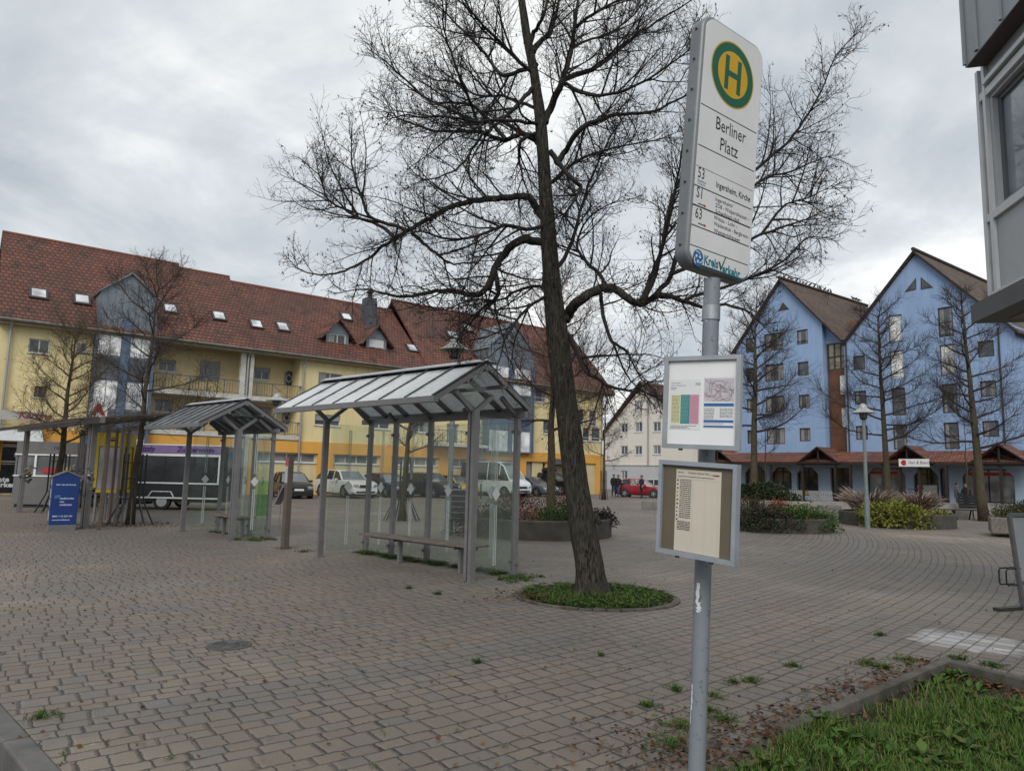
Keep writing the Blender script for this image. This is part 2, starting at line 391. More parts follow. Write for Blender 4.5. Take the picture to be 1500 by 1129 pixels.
    dd = t.math('ADD', dd, t.math('MULTIPLY', t.math('SUBTRACT', t.noise(co, 6, 5, .65), .5), 2.6))
    pm = t.math('MULTIPLY', t.rng(dd, .35, 1.25, 1, 0), t.rng(t.white(t.comb(ri, qi, 2.0)), 0, 1, .35, .95))
    base = t.mix(pm, base, (.60, .60, .61))
    # exposed aggregate
    sp = t.noise(co, 210, 3, .75)
    base = t.mix(t.rng(sp, .54, .68), base, t.mix(.8, base, (.55, .51, .46)))
    base = t.mix(t.rng(sp, .32, .46, 1, 0), base, t.mix(.8, base, (.03, .028, .025)))
    moss = t.rng(t.noise(co, .9, 5, .6), .54, .72)
    jc = t.mix(moss, (.016, .012, .009), (.030, .033, .012)); jc = t.mix(t.rng(t.noise(co, 2.6, 4, .6), .56, .68), jc, (.075, .060, .045))
    # moss creeping over the edges
    creep = t.math('MULTIPLY', t.math('MULTIPLY', t.rng(ed, .0, .035, 1, 0), moss), t.rng(t.noise(co, 14, 4, .7), .5, .66))
    base = t.mix(t.math('MULTIPLY', creep, .7), base, (.05, .05, .02))
    col = t.mix(t.math('MULTIPLY', joint, t.rng(t.noise(co, 1.1, 3), .3, .7, .65, 1)), base, jc)
    tilt = t.math('MULTIPLY', t.math('ADD', t.math('MULTIPLY', t.math('SUBTRACT', rnd, .5), rf), t.math('MULTIPLY', t.math('SUBTRACT', rnd2, .5), qf)), .35)
    h = t.math('ADD', t.math('ADD', t.rng(ed, 0.0, .016, 0, 1, True), tilt), t.math('MULTIPLY', sp, .22))
    return t.set(Base_Color=col, Roughness=t.rng(mid, .3, .7, .55, .75), Specular_IOR_Level=.6, Normal=t.bump(h, 1.0, .014))
M_PAVE = paving_material()
M_ASPH = mat('asphalt', (.05, .05, .052), .9, 0, .2, 2, .6, 150)

g = MB(); R0 = 1500
g.quad((-R0, -R0, -.14), (R0, -R0, -.14), (R0, R0, -.14), (-R0, R0, -.14)); struct('ground', g, M_ASPH)
K1, K2 = G(0, 1030), G(90, 1129)
kd = (K2-K1).normalized(); kn = V((-kd.y, kd.x, 0))          # towards the square
ka, kb = K1-kd*60, K2+kd*40
M_GRAN = mat('kerb_granite', (.135, .13, .122), .85, 0, .25, 5, .6, 160, tint=(.075, .07, .06))
kb_ = MB(); L = 0.0; pos = K1-kd*30.13
while L < 40:                                                  # separate stones with open joints
    a = pos+kd*L; b = pos+kd*(L+.985)
    j = random.uniform(-.004, .004)
    c = (a+b)/2
    kb_.obox(c-kn*.075+V((0, 0, -.135+j)), kd*.4925, kn*.074, V((0, 0, .145)))
    L += 1.0
kerb = struct('kerb', kb_, M_GRAN)
bev = kerb.modifiers.new('bevel', 'BEVEL'); bev.width = .014; bev.segments = 2
# ------------------------------------------------------------------ lawn with its edging
LC, LW, LE = V((4.10, 6.88, 0)), V((1.45, 4.62, 0)), V((6.6, 2.2, 0))
d1 = (LW-LC).normalized(); d2 = (V((4.55, 6.0, 0))-LC).normalized()
ed = MB()
for a, d, tot in ((LC, d1, 3.6), (LC, d2, 6.0)):
    L = -.06
    while L < tot:
        l1 = min(L+.99, tot); nn = V((-d.y, d.x, 0)); c = a+d*((L+l1)/2)
        sink = random.uniform(-.008, .008)-(.05 if (d is d1 and L > 2) else 0)
        ed.obox(c+V((0, 0, -.05+sink)), d*((l1-L)/2-.002), nn*.042, V((0, 0, .115))); L += 1.0
eg = struct('lawn_edging', ed, mat('edging_concrete', (.10, .092, .078), .9, 0, .35, 6, .6, 120, tint=(.045, .046, .03)))
bev = eg.modifiers.new('bevel', 'BEVEL'); bev.width = .01; bev.segments = 2
soilp = [LC+d1*.05+d2*.05, LC+d1*2.6, V((1.75, 4.75, 0)), V((1.15, 4.15, 0)), V((.85, 3.5, 0)), V((.75, 2.2, 0)), V((3.0, 1.2, 0)), LC+d2*6.0]
from mathutils.geometry import tessellate_polygon
outer = [ka+kn*.002, kb+kn*.002, kb+kn*140, ka+kn*140]
tri = tessellate_polygon([outer, soilp]); allp = outer+soilp
sq = MB(); sq.add(allp, [tuple(t) for t in tri]); struct('square_paving', sq, M_PAVE)
M_SOIL = mat('soil', (.045, .033, .022), .95, 0, .4, 6, .8, 60)
def inpoly(x, y, P):
    c = False; j = len(P)-1
    for i in range(len(P)):
        if (P[i][1] > y) != (P[j][1] > y) and x < (P[j][0]-P[i][0])*(y-P[i][1])/(P[j][1]-P[i][1])+P[i][0]: c = not c
        j = i
    return c
def lawn_z(x, y):
    """the lawn lies lower than its edging and rises to the paving on the open left side"""
    p = V((x, y, 0)); m = 9
    for i in range(2, 6):
        a, c = soilp[i-1], soilp[i]; ab = c-a; t = max(0, min(1, (p-a).dot(ab)/ab.length_squared)); m = min(m, (p-a-ab*t).length)
    return -.055*min(1, m/.5)+.004
sb = MB(); st_ = .07; idx = {}
for i in range(0, 100):
    for j in range(0, 100):
        x, y = .4+i*st_, .4+j*st_
        if inpoly(x, y, soilp) or any(inpoly(x+dx*st_, y+dy*st_, soilp) for dx in (-1, 1) for dy in (-1, 1)):
            sb.quad(*[V((xx, yy, lawn_z(xx, yy) if inpoly(xx, yy, soilp) else -.012)) for xx, yy in ((x, y), (x+st_, y), (x+st_, y+st_), (x, y+st_))])
struct('lawn_soil', sb, M_SOIL, smooth=True)
M_GRASS = foliage('grass_blades', [(.020, .054, .007), (.038, .102, .011), (.062, .150, .018), (.095, .178, .027), (.115, .16, .034), (.20, .165, .085)])
M_WEED = foliage('weed_leaves', [(.026, .066, .010), (.05, .115, .018), (.09, .15, .03), (.08, .07, .028)])
M_LITTER = foliage('dead_leaves', [(.035, .018, .010), (.075, .034, .018), (.12, .055, .026), (.16, .10, .055), (.05, .03, .02)], .8)
rg = random.Random(5)
def blade(mb, x, y, z, h, wd, lean):
    a = rg.uniform(0, 2*PI); b = a+PI/2; dx, dy = math.cos(a), math.sin(a); wx, wy = math.cos(b)*wd/2, math.sin(b)*wd/2; l = h*lean
    mb.add([(x-wx, y-wy, z), (x+wx, y+wy, z), (x+wx*.8+dx*l*.35, y+wy*.8+dy*l*.35, z+h*.55), (x-wx*.8+dx*l*.35, y-wy*.8+dy*l*.35, z+h*.55), (x+dx*l, y+dy*l, z+h)], [(0, 1, 2, 3), (3, 2, 4)])
def rosette(mb, x, y, z, R, n, up=.5):
    for k in range(n):
        a = 2*PI*k/n+rg.uniform(-.4, .4); e = rg.uniform(up*.5, up*1.4); d = V((math.cos(a)*math.cos(e), math.sin(a)*math.cos(e), math.sin(e)))
        l = R*rg.uniform(.6, 1.15); sdv = V((-d.y, d.x, 0)).normalized(); wd = l*rg.uniform(.16, .28); p = V((x, y, z)); m = p+d*l*.55; t_ = p+d*l-V((0, 0, l*.25))
        mb.add([p, m+sdv*wd, t_, m-sdv*wd], [(0, 1, 2, 3)])
from mathutils import noise as mnoise
gr = MB()
for i in range(120000):
    x, y = (rg.uniform(.8, 5.3), rg.uniform(3.75, 6.9)) if i > 9000 else (rg.uniform(.7, 6.6), rg.uniform(2.2, 3.75))
    if not inpoly(x, y, soilp): continue
    # thin, bare strip with leaves near the edging and corner
    tq = max(0, min(2.2, (V((x, y, 0))-LC).dot(d1))); de = (V((x, y, 0))-LC-d1*tq).length; de2 = (V((x, y, 0))-LC).cross(d2).z
    dens = min(1, max(0, (min(abs(de), max(0, abs(de2)-.22))-.10)/.40))+.04
    cl = mnoise.noise(V((x*2.2, y*2.2, 0)))
    if rg.random() > dens*(.72+cl*.5): continue
    blade(gr, x, y, lawn_z(x, y), rg.uniform(.03, .105)*(1+cl*.6), rg.uniform(.004, .0085), rg.uniform(.3, 1.1))
stuff('grass', gr, M_GRASS, 'long green grass growing in the lawn corner', 'grass')
we = MB()
for i in range(1100):
    x, y = rg.uniform(.75, 5.6), rg.uniform(3.0, 6.7)
    if not inpoly(x, y, soilp) or mnoise.noise(V((x*1.3+7, y*1.3, 2))) < -.15: continue
    rosette(we, x, y, lawn_z(x, y)+.01, rg.uniform(.06, .15), rg.randint(5, 9), .8)
stuff('lawn_weeds', we, M_WEED, 'broad leaved weeds among the grass of the lawn', 'weeds')
lt = MB()
def litter(mb, x, y, s, z=.012):
    a = rg.uniform(0, 2*PI); tl = rg.uniform(-.5, .5)
    mb.leaf((x, y, z+rg.uniform(0, .02)), (math.cos(a), math.sin(a), tl), (rg.uniform(-.6, .6), rg.uniform(-.6, .6), 1), s, s*rg.uniform(.5, .9))
for i in range(1500):                                        # along both sides of the edging
    t = rg.uniform(-.1, 3.9); o = rg.gauss(0, .17)
    p = LC+d1*t+V((d1.y, -d1.x, 0))*o*(-1); nn = rg.random()
    q_ = (p.x-.04, p.y+.05); litter(lt, q_[0], q_[1], rg.uniform(.02, .06), lawn_z(*q_)+.02 if inpoly(q_[0], q_[1], soilp) else .012)
for i in range(900):
    t = rg.uniform(0, 3.0); o = abs(rg.gauss(.16, .14)); n2 = V((-d2.y, d2.x, 0)); n2 = n2 if n2.dot(d1) > 0 else -n2
    p = LC+d2*t+n2*o; litter(lt, p.x, p.y, rg.uniform(.025, .07), -.03)
for i in range(500):
    p = G(rg.gauss(1000, 70), rg.uniform(1040, 1140)); litter(lt, p.x, p.y, rg.uniform(.015, .045))
for i in range(420):                                         # loose over the square
    p = G(rg.uniform(0, 1500), 730+400*rg.random()**1.6); litter(lt, p.x, p.y, rg.uniform(.02, .05))
for i in range(700):                                         # round the guarded tree on the left
    a = rg.uniform(0, 2*PI); r_ = .35+abs(rg.gauss(0, .55)); litter(lt, -10.76+math.cos(a)*r_*1.5, 20.5+math.sin(a)*r_, rg.uniform(.03, .07))
for i in range(350):
    a = rg.uniform(0, 2*PI); r_ = abs(rg.gauss(0, .5)); litter(lt, 1.0+math.cos(a)*r_-.6, 9.9+math.sin(a)*r_*.6, rg.uniform(.03, .06), .04)
stuff('fallen_leaves', lt, M_LITTER, 'brown fallen leaves scattered by the edging and over the paving', 'leaves')
# ground cover ring at the big tree, weeds in joints and along the shelters
TB = G(870, 872)
ri_ = MB(); n_ = 40
pts = [(math.cos(2*PI*k/n_)*1.06, math.sin(2*PI*k/n_)*.98) for k in range(n_)]
bed = MB(); bed.quad(*[(TB.x+.02+x, TB.y-.12+y, .006) for x, y in pts]); struct('tree_pit_soil', bed, M_SOIL)
for k in range(0, n_):
    a = 2*PI*(k+.5)/n_; c = V((TB.x+.02+math.cos(a)*1.10, TB.y-.12+math.sin(a)*1.02, -.02+rg.uniform(-.006, .004)))
    ri_.obox(c, V((-math.sin(a), math.cos(a), 0))*.082, V((math.cos(a), math.sin(a), 0))*.05, (0, 0, .045))
struct('tree_pit_edging', ri_, mat('edging_stone', (.105, .095, .08), .9, 0, .35, 6, .5, 100, tint=(.04, .042, .026)))
gc = MB()
for i in range(5200):
    a = rg.uniform(0, 2*PI); r_ = 1.05*math.sqrt(rg.random()); x, y = TB.x+.02+math.cos(a)*r_, TB.y-.12+math.sin(a)*r_*.95
    cl = mnoise.noise(V((x*2.5, y*2.5, 1)))
    if cl < -.28: continue
    if rg.random() < .5: blade(gc, x, y, 0, rg.uniform(.04, .12)*(1+cl), rg.uniform(.006, .012), rg.uniform(.5, 1.3))
    else: rosette(gc, x, y, rg.uniform(0, .07), rg.uniform(.03, .07), 4, .5)
stuff('ground_cover', gc, M_WEED, 'low green ground cover in the round pit at the foot of the large tree', 'ground cover')
jw = MB()
def tuft(p, R, n, h=.07):
    for i in range(n):
        a = rg.uniform(0, 2*PI); r_ = R*abs(rg.gauss(0, .5))
        if rg.random() < .75: blade(jw, p[0]+math.cos(a)*r_, p[1]+math.sin(a)*r_, 0, h*rg.uniform(.4, 1.1), .006, rg.uniform(.4, 1.4))
        else: rosette(jw, p[0]+math.cos(a)*r_, p[1]+math.sin(a)*r_, .01, h*.7, 4, .5)
SHA, SHN = V((.744, -.668, 0)), V((.668, .744, 0))            # along and across the bus shelters
SB, SB2 = G(687, 852), G(339, 790)
for i in range(80): p = SB+SHA*rg.uniform(-4.2, -.3)+SHN*(1.05+rg.gauss(0, .06)); tuft(p, .17, 34, .10)
for i in range(16): p = SB+SHA*(rg.uniform(.0, .5))+SHN*(rg.uniform(.45, 1.3)); tuft(p, .2, 34, .08)
for i in range(12): p = SB2+SHA*(rg.uniform(.0, .7))+SHN*(rg.uniform(.0, .8)); tuft(p, .2, 30, .1)
for i in range(10): p = SB2+SHA*(rg.uniform(-2.4, -.2))+SHN*(.55); tuft(p, .15, 20, .09)
for px, py, s in ((1100, 997, .07), (1045, 1020, .05), (1040, 1042, .05), (948, 1034, .05), (1160, 975, .06), (1292, 978, .10), (1270, 972, .08), (1330, 968, .1), (1405, 965, .09), (1455, 975, .1), (1290, 930, .05), (60, 1050, .07), (700, 970, .04), (1075, 1000, .05), (880, 960, .03), (417, 803, .16), (445, 808, .14), (640, 870, .05), (600, 862, .06), (990, 1010, .06), (1000, 1065, .12), (985, 1090, .12), (1060, 1055, .10)):
    tuft(G(px, py), s*1.6, int(60*s/.06), .06)
for i in range(150):
    p = G(rg.uniform(0, 1500), 745+380*rg.random()**1.5); tuft(p, .04, 5, .03)
stuff('joint_weeds', jw, M_WEED, 'small weeds and grass growing in the paving joints and along the shelters', 'weeds')
# drain cover
mh = G(336, 945); m_ = thing('manhole_cover', 'round dark cast iron cover set flush in the paving of the square', 'manhole cover', (mh.x, mh.y, 0))
b = MB(); b.lathe((0, 0, 0), [(.205, -.02), (.205, .006), (.19, .008), (.01, .008)], 32); mk('frame', b, mat('cast_iron', (.075, .073, .070), .65, .2, .3, 20), m_, local=True)
b = MB()
for r_ in (.05, .085, .12, .155):
    for k in range(18):
        if rg.random() < .12: continue
        a0, a1 = 2*PI*k/18, 2*PI*(k+.82)/18
        b.tube([(math.cos(a)*r_, math.sin(a)*r_, .010) for a in (a0, (a0+a1)/2, a1)], .007, 4)
mk('tread_pattern', b, mat('worn_iron', (.10, .10, .10), .6, .3, .3, 30), m_, local=True)
# ------------------------------------------------------------------ bus stop sign on its leaning pole
PT, PB = D(1043, 418, 3.37), D(1030, 830, 3.37)
pd = (PT-PB).normalized(); PG = PB-pd*(PB.z/pd.z)
bs = thing('bus_stop_sign', 'leaning grey pole with tall white stop sign and two timetable cases below', 'bus stop sign', PG)
b = MB(); b.tube([PG-pd*.05, PB, PT+pd*.03], .0385, 20)
pole_m = NT('weathered_pole_paint'); co = pole_m.co()
c = pole_m.mix(pole_m.rng(pole_m.noise(co, 22, 5, .65), .6, .64), (.205, .23, .255), (.13, .15, .165))
c = pole_m.mix(pole_m.rng(pole_m.noise(pole_m.vmath('MULTIPLY', co, (1, 1, .5)), 7, 5, .7), .655, .665), c, (.55, .56, .55))
M_SPOLE = pole_m.set(Base_Color=c, Roughness=.5, Specular_IOR_Level=.5, Normal=pole_m.bump(pole_m.noise(co, 30, 4), .15, .01))
mk('pole', b, M_SPOLE, bs, smooth=True)
b = MB(); q = PB+pd*((D(1043, 440, 3.37).z-PB.z)/pd.z); b.tube([q-pd*.10, q-pd*.03], .043, 20); mk('clamp', b, M_POLE, bs, smooth=True)
rs_ = random.Random(12)
def torn(ang, z0, z1, w_):                                     # ragged paper left on the round pole
    b = MB(); n = 9; a0 = math.radians(ang); L_, R_ = [], []
    for k in range(n+1):
        z = z0+(z1-z0)*k/n; q = PG+pd*z; x0, x1 = a0-w_*rs_.uniform(.25, 1), a0+w_*rs_.uniform(.25, 1)
        L_.append([q+V((math.cos(x), math.sin(x), 0))*.0388 for x in (x0, (2*x0+x1)/3, (x0+2*x1)/3, x1)])
    for k in range(n):
        for j in range(3): b.quad(L_[k][j], L_[k][j+1], L_[k+1][j+1], L_[k+1][j])
    return b
for ang, z0, z1, w_ in ((-140, 1.13, 1.22, .36), (-128, 1.09, 1.135, .42), (-160, .66, .77, .16), (-168, .60, .68, .12)): mk('sticker_remains', torn(ang, z0, z1, w_), M_WHITE, bs)
b = MB(); b
r3, u3, n3 = V((.8097, .5854, -.0397)), V((.0721, -.0322, .9969)), V((.5823, -.8101, -.0683)); C3 = D(1066.46, 221.0, 3.36)
FW, FH = .4466*1.003, 1.2212*1.003
def fpt(a, bb, d=0): return C3+r3*a+u3*bb+n3*d
def fpx(px, py): p = hit(px, py, C3, n3)-C3; return p.dot(r3), p.dot(u3)
def fpoly(pts, d): return [fpt(x, y, d) for x, y in pts]
M_SFR = mat('sign_frame_grey', (.20, .21, .22), .45, .3, .12, 7, .05, 80)
b = MB(); b.prism(fpoly(rrect(FW+.040, FH+.040, .082, 8), -.086), n3*.082)
o = mk('sign_frame', b, M_SFR, bs, smooth=True, ang=30); bev = o.modifiers.new('bevel', 'BEVEL'); bev.width = .016; bev.segments = 3; bev.limit_method = 'ANGLE'
face = MB(); face.prism(fpoly(rrect(FW, FH, .064, 8), -.004), n3*.006)
M_SFACE = mat('sign_white_face', (.74, .75, .75), .35, 0, .05, 3)
sp = mk('sign_panel', face, M_SFACE, bs)
for k in range(8):
    b = MB(); q = fpt(-FW/2-.0205, FH/2-.06-k*.155, -.045); b.tube([q, q-r3*.005], .006, 8); mk('rivet', b, M_DMETAL, sp)
M_GRN = mat('sign_green', (.006, .115, .060), .4, 0, .05, 4); M_YEL = mat('sign_yellow', (.62, .37, .012), .4, 0, .05, 4)
hc = fpx(1073, 111)
def disc(r0, m, nm, d): b = MB(); b.quad(*[fpt(hc[0]+r0*math.cos(2*PI*k/48), hc[1]+r0*math.sin(2*PI*k/48), d) for k in range(48)]); mk(nm, b, m, sp)
disc(.168, M_YEL, 'yellow_rim', .0026); disc(.161, M_GRN, 'green_ring', .0030); disc(.117, M_YEL, 'yellow_disc', .0034)
b = MB(); W_, H_, T_ = .063, .088, .030
for x0, x1, y0, y1 in ((-W_, -W_+T_, -H_, H_), (W_-T_, W_, -H_, H_), (-W_+T_, W_-T_, -.015, .015)):
    b.quad(*[fpt(hc[0]+x, hc[1]+y, .0038) for x, y in ((x0, y0), (x1, y0), (x1, y1), (x0, y1))])
mk('stop_letter', b, M_GRN, sp)
b = MB()
for (xa, ya), (xb, yb), th in (((1026, 155), (1112, 195), .0045), ((1022, 212), (1106, 252), .0045), ((1019, 243), (1104, 280), .002), ((1016, 271), (1102, 307), .005), ((1014, 300), (1099, 333), .007), ((1012, 329), (1097, 361), .005), ((1010, 359), (1096, 388), .004)):
    y = (fpx(xa, ya)[1]+fpx(xb, yb)[1])/2; x0, x1 = fpx(xa, ya)[0], min(fpx(xb, yb)[0], FW/2-.012)
    b = MB(); b.quad(fpt(x0, y-th/2, .0026), fpt(x1, y-th/2, .0026), fpt(x1, y+th/2, .0026), fpt(x0, y+th/2, .0026)); mk('dividing_line', b, M_INK, sp)
def ft(s, px, py, size, m=M_INK, sx=1.0, align='LEFT', bold=0.0, shear=0.0):
    a, bb = fpx(px, py); return text(s, size, fpt(a, bb, .0014), r3, u3, m, sp, sx=sx, align=align, bold=bold, shear=shear)
ft('Berliner', 1047, 188, .094, sx=.78); ft('Platz', 1053, 219.5, .094, sx=.80)
ft('53', 1021, 259, .074, sx=.72); ft('S1', 1019, 288, .074, sx=.74); ft('63', 1017, 318, .074, sx=.72)
ft('Ingersheim, Kirche', 1048, 274, .046, sx=.78, bold=.0005)
ft('Ingersheim/', 1047, 294, .029); ft('ZOB - Wolpertshausen -', 1047, 303, .029, sx=.9); ft('Schwäbisch Hall', 1047, 312, .029)
ft('Wittau - Lohr -', 1045, 321, .029); ft('Waidenshub - Bergbronn -', 1045, 330, .029, sx=.9); ft('Westgartshausen', 1045, 340, .029)
M_LBLUE = mat('logo_blue', (.02, .14, .34), .4, 0, .05, 4); M_LTEAL = mat('logo_teal', (.03, .20, .25), .4, 0, .05, 4)
ft('Stadtbus', 1021, 265, .018, M_LBLUE); ft('Crailsheim', 1021, 269, .013, M_LBLUE)
for py in (298, 327):
    a, bb = fpx(1022, py); b = MB()
    b.quad(*[fpt(a+x, bb+y, .0026) for x, y in ((0, -.0025), (.043, -.0025), (.043, .0025), (0, .0025))]); mk('arrow_bar', b, M_INK, sp)
    b = MB(); b.quad(*[fpt(a+x, bb+y, .0027) for x, y in ((.043, -.008), (.060, 0), (.043, .008))]); mk('arrow_head', b, M_RED, sp)
a, bb = fpx(1022, 378); b = MB(); b.quad(*[fpt(a+.038*math.cos(2*PI*k/28), bb+.041*math.sin(2*PI*k/28), .0026) for k in range(28)]); mk('logo_disc', b, M_LBLUE, sp)
b = MB()
for k in range(3):
    t = 2*PI*k/3+.5; b.quad(*[fpt(a+.015*math.cos(t)+.0075*math.cos(2*PI*j/10), bb+.016*math.sin(t)+.0075*math.sin(2*PI*j/10), .003) for j in range(10)])
    for s in range(4):
        t0, t1 = t+.5+s*.28, t+.5+(s+1)*.28; ra, rb = .020+s*.003, .023+s*.003
        b.quad(*[fpt(a+rr*math.cos(tt), bb+rr*math.sin(tt), .003) for rr, tt in ((ra, t0), (ra+.006, t0), (rb+.005, t1), (rb, t1))])
mk('logo_swirl', b, M_WHITE, sp)
ft('Kreis', 1030, 386, .062, M_LTEAL, .82, bold=.002); ft('erkehr', 1057, 399, .062, M_LTEAL, .82, bold=.002)
a, bb = fpx(1051, 393); b = MB(); b.quad(*[fpt(a+x, bb+y, .0026) for x, y in ((0, .035), (.014, .035), (.024, .012), (.052, .072), (.058, .070), (.026, -.006), (.018, -.006))]); mk('logo_tick', b, M_GRN, sp)
ft('Bus und Bahn im Landkreis Schwäbisch Hall', 1030, 391, .0185, M_LTEAL, .95)
# the two timetable cases
def case(C, yaw, roll, Wd, Hd, fr, back, label):
    y = math.radians(yaw); r0 = V((math.sin(y), math.cos(y), 0)); z0 = V((0, 0, 1)); rl = math.radians(roll)
    r = r0*math.cos(rl)+z0*math.sin(rl); u = z0*math.cos(rl)-r0*math.sin(rl); n = r.cross(u)
    P = lambda x, y_, d=0: C+r*x+u*y_+n*d
    b = MB()
    for x0, x1, y0, y1 in ((-Wd/2, Wd/2, Hd/2-.02, Hd/2), (-Wd/2, Wd/2, -Hd/2, -Hd/2+.02), (-Wd/2, -Wd/2+.02, -Hd/2+.02, Hd/2-.02), (Wd/2-.02, Wd/2, -Hd/2+.02, Hd/2-.02)):
        b.obox(P((x0+x1)/2, (y0+y1)/2, -.008), r*((x1-x0)/2), u*((y1-y0)/2), n*.016)
    b.obox(P(0, 0, -.021), r*(Wd/2-.002), u*(Hd/2-.002), n*.004)
    o = mk('timetable_case', b, fr, bs); tag(o, label)
    bk = MB(); bk.quad(*[P(x, y_, -.006) for x, y_ in ((-Wd/2+.02, -Hd/2+.02), (Wd/2-.02, -Hd/2+.02), (Wd/2-.02, Hd/2-.02), (-Wd/2+.02, Hd/2-.02))]); mk('back_board', bk, back, o)
    b = MB()
    for x in (-.09, .09): b.obox(P(x, -Hd/2-.004, 0), r*.008, u*.005, n*.006)
    mk('lock', b, M_DMETAL, o)
    b = MB(); b.beam(P(0, .1, -.02), P(0, .1, -.05), .03, .1, u); b.beam(P(0, -.1, -.02), P(0, -.1, -.05), .03, .1, u); mk('bracket', b, M_POLE, o)
    return o, P, r, u
def rect(P, x0, x1, y0, y1, d, m, nm, par): b = MB(); b.quad(P(x0, y0, d), P(x1, y0, d), P(x1, y1, d), P(x0, y1, d)); return mk(nm, b, m, par)
M_CFR = mat('case_aluminium', (.40, .42, .44), .4, .6, .1, 10); M_CFR2 = mat('case_blue_grey', (.37, .41, .455), .4, .3, .08, 8)
M_PAPER = mat('white_paper', (.80, .81, .81), .5, 0, .04, 3); M_PAPER2 = mat('yellowed_paper', (.62, .56, .47), .6, 0, .05, 3)
M_TAUPE = mat('taupe_board', (.135, .115, .075), .6, 0, .08, 5); M_CY = mat('print_pale_yellow', (.68, .66, .38), .5, 0, .04, 4); M_CT = mat('print_teal', (.02, .26, .26), .5, 0, .05, 4)
M_CP = mat('print_pink', (.62, .26, .36), .5, 0, .05, 4); M_CB = mat('print_blue', (.03, .13, .36), .5, 0, .05, 4); M_CG = mat('print_grey', (.45, .46, .47), .5, 0, .08, 30)
o1, P, r, u = case(D(1027, 589, 3.19), 124.3, -2.2, .3564, .4225, M_CFR, M_PAPER, None)
D0 = -.0052; rr = random.Random(3)
rect(P, -.150, -.004, -.125, .105, D0, mat('leaflet_white', (.72, .73, .74), .5, 0, .04, 3), 'timetable_sheet', o1)
rect(P, -.143, -.098, -.098, .035, D0+.0006, M_CY, 'table_column', o1); rect(P, -.098, -.055, -.098, .035, D0+.0006, M_CT, 'table_column', o1); rect(P, -.055, -.012, -.098, .035, D0+.0006, M_CP, 'table_column', o1)
rect(P, .008, .150, -.115, .115, D0, _mats['leaflet_white'], 'route_map_sheet', o1)
rect(P, .012, .146, .005, .108, D0+.0006, mat('map_paper', (.52, .49, .52), .5, 0, .1, 40), 'route_map', o1)
for y0, y1 in ((-.018, -.004), (-.090, -.079), (-.112, -.104)): rect(P, .012, .146, y0, y1, D0+.0006, M_CB, 'table_heading', o1)
def lines(P, par, rows, d, th=.0016, m=M_INK):
    b = MB()
    for x0, x1, y in rows:
        x = x0
        while x < x1-.002:
            l = min(rr.uniform(.004, .016), x1-x); b.quad(P(x, y, d), P(x+l, y, d), P(x+l, y+th, d), P(x, y+th, d)); x += l+.0022
    return mk('printed_lines', b, m, par)
lines(P, o1, [(-.145, -.10, .088), (-.145, -.075, .077), (-.145, -.115, .066), (-.145, -.125, .060), (-.145, -.02, -.108), (-.145, -.06, -.114), (-.145, -.05, -.120)]+[(-.14, -.103, .028-k*.0062) for k in range(20)]+[(.014, .06, -.028-k*.0065) for k in range(8)]+[(.085, .144, -.028-k*.0065) for k in range(7)]+[(.014, .10, -.096)], D0+.0014, .0015)
lines(P, o1, [(-.094, -.06, .028-k*.0062) for k in range(20)]+[(-.051, -.016, .028-k*.0062) for k in range(20)], D0+.0014, .0012, M_CG)
b = MB()
for k in range(26):                                             # the road net of the map
    x, y = rr.uniform(.02, .138), rr.uniform(.015, .1); a = rr.uniform(0, 2*PI)
    for s in range(5):
        l = rr.uniform(.006, .016); x2, y2 = min(.144, max(.014, x+math.cos(a)*l)), min(.106, max(.007, y+math.sin(a)*l)); a += rr.uniform(-.8, .8)
        dx, dy = y2-y, -(x2-x); q = max(1e-5, math.hypot(dx, dy)); dx, dy = dx/q*.0007, dy/q*.0007
        b.quad(P(x-dx, y-dy, D0+.0014), P(x2-dx, y2-dy, D0+.0014), P(x2+dx, y2+dy, D0+.0014), P(x+dx, y+dy, D0+.0014)); x, y = x2, y2
mk('map_lines', b, mat('map_ink', (.20, .12, .16), .6, 0, .3, 60), o1)
rect(P, -.03, -.006, .078, .09, D0+.0006, M_CG, 'emblem', o1)
tag(o1, 'aluminium timetable case with coloured table and route map')
o2, P, r, u = case(D(1018.8, 746.8, 3.19), 140.7, -3.0, .4165, .424, M_CFR2, M_TAUPE, None)
rect(P, -.115, .125, -.19, .175, D0, M_PAPER2, 'timetable_sheet', o2)
lines(P, o2, [(-.105, -.07, .160), (.07, .115, .157), (-.105, .09, .143)], D0+.0014, .0022)
lines(P, o2, [(-.092, -.03, .126-k*.0088) for k in range(20)]+[(-.102, -.03, -.06-k*.007) for k in range(6)], D0+.0014, .003)
lines(P, o2, [(-.108, -.100, .122-k*.0175) for k in range(11)], D0+.0014, .006)
text('Crailsheim, Berliner Platz', .011, P(-.05, .158, D0), r, u, M_INK, o2)
b = MB()
for x, y0, y1 in ((-.022, -.19, .13), (.045, -.19, .13), (.112, -.185, .13)): b.quad(P(x, y0, D0+.0012), P(x+.0007, y0, D0+.0012), P(x+.0007, y1, D0+.0012), P(x, y1, D0+.0012))
b.quad(P(-.108, .133, D0+.0012), P(.118, .133, D0+.0012), P(.118, .1337, D0+.0012), P(-.108, .1337, D0+.0012)); mk('column_rules', b, M_CG, o2)
rect(P, .085, .115, .155, .160, D0+.0014, M_RED, 'arrow_mark', o2)
tag(o2, 'blue grey timetable case with a yellowed sheet on taupe board')

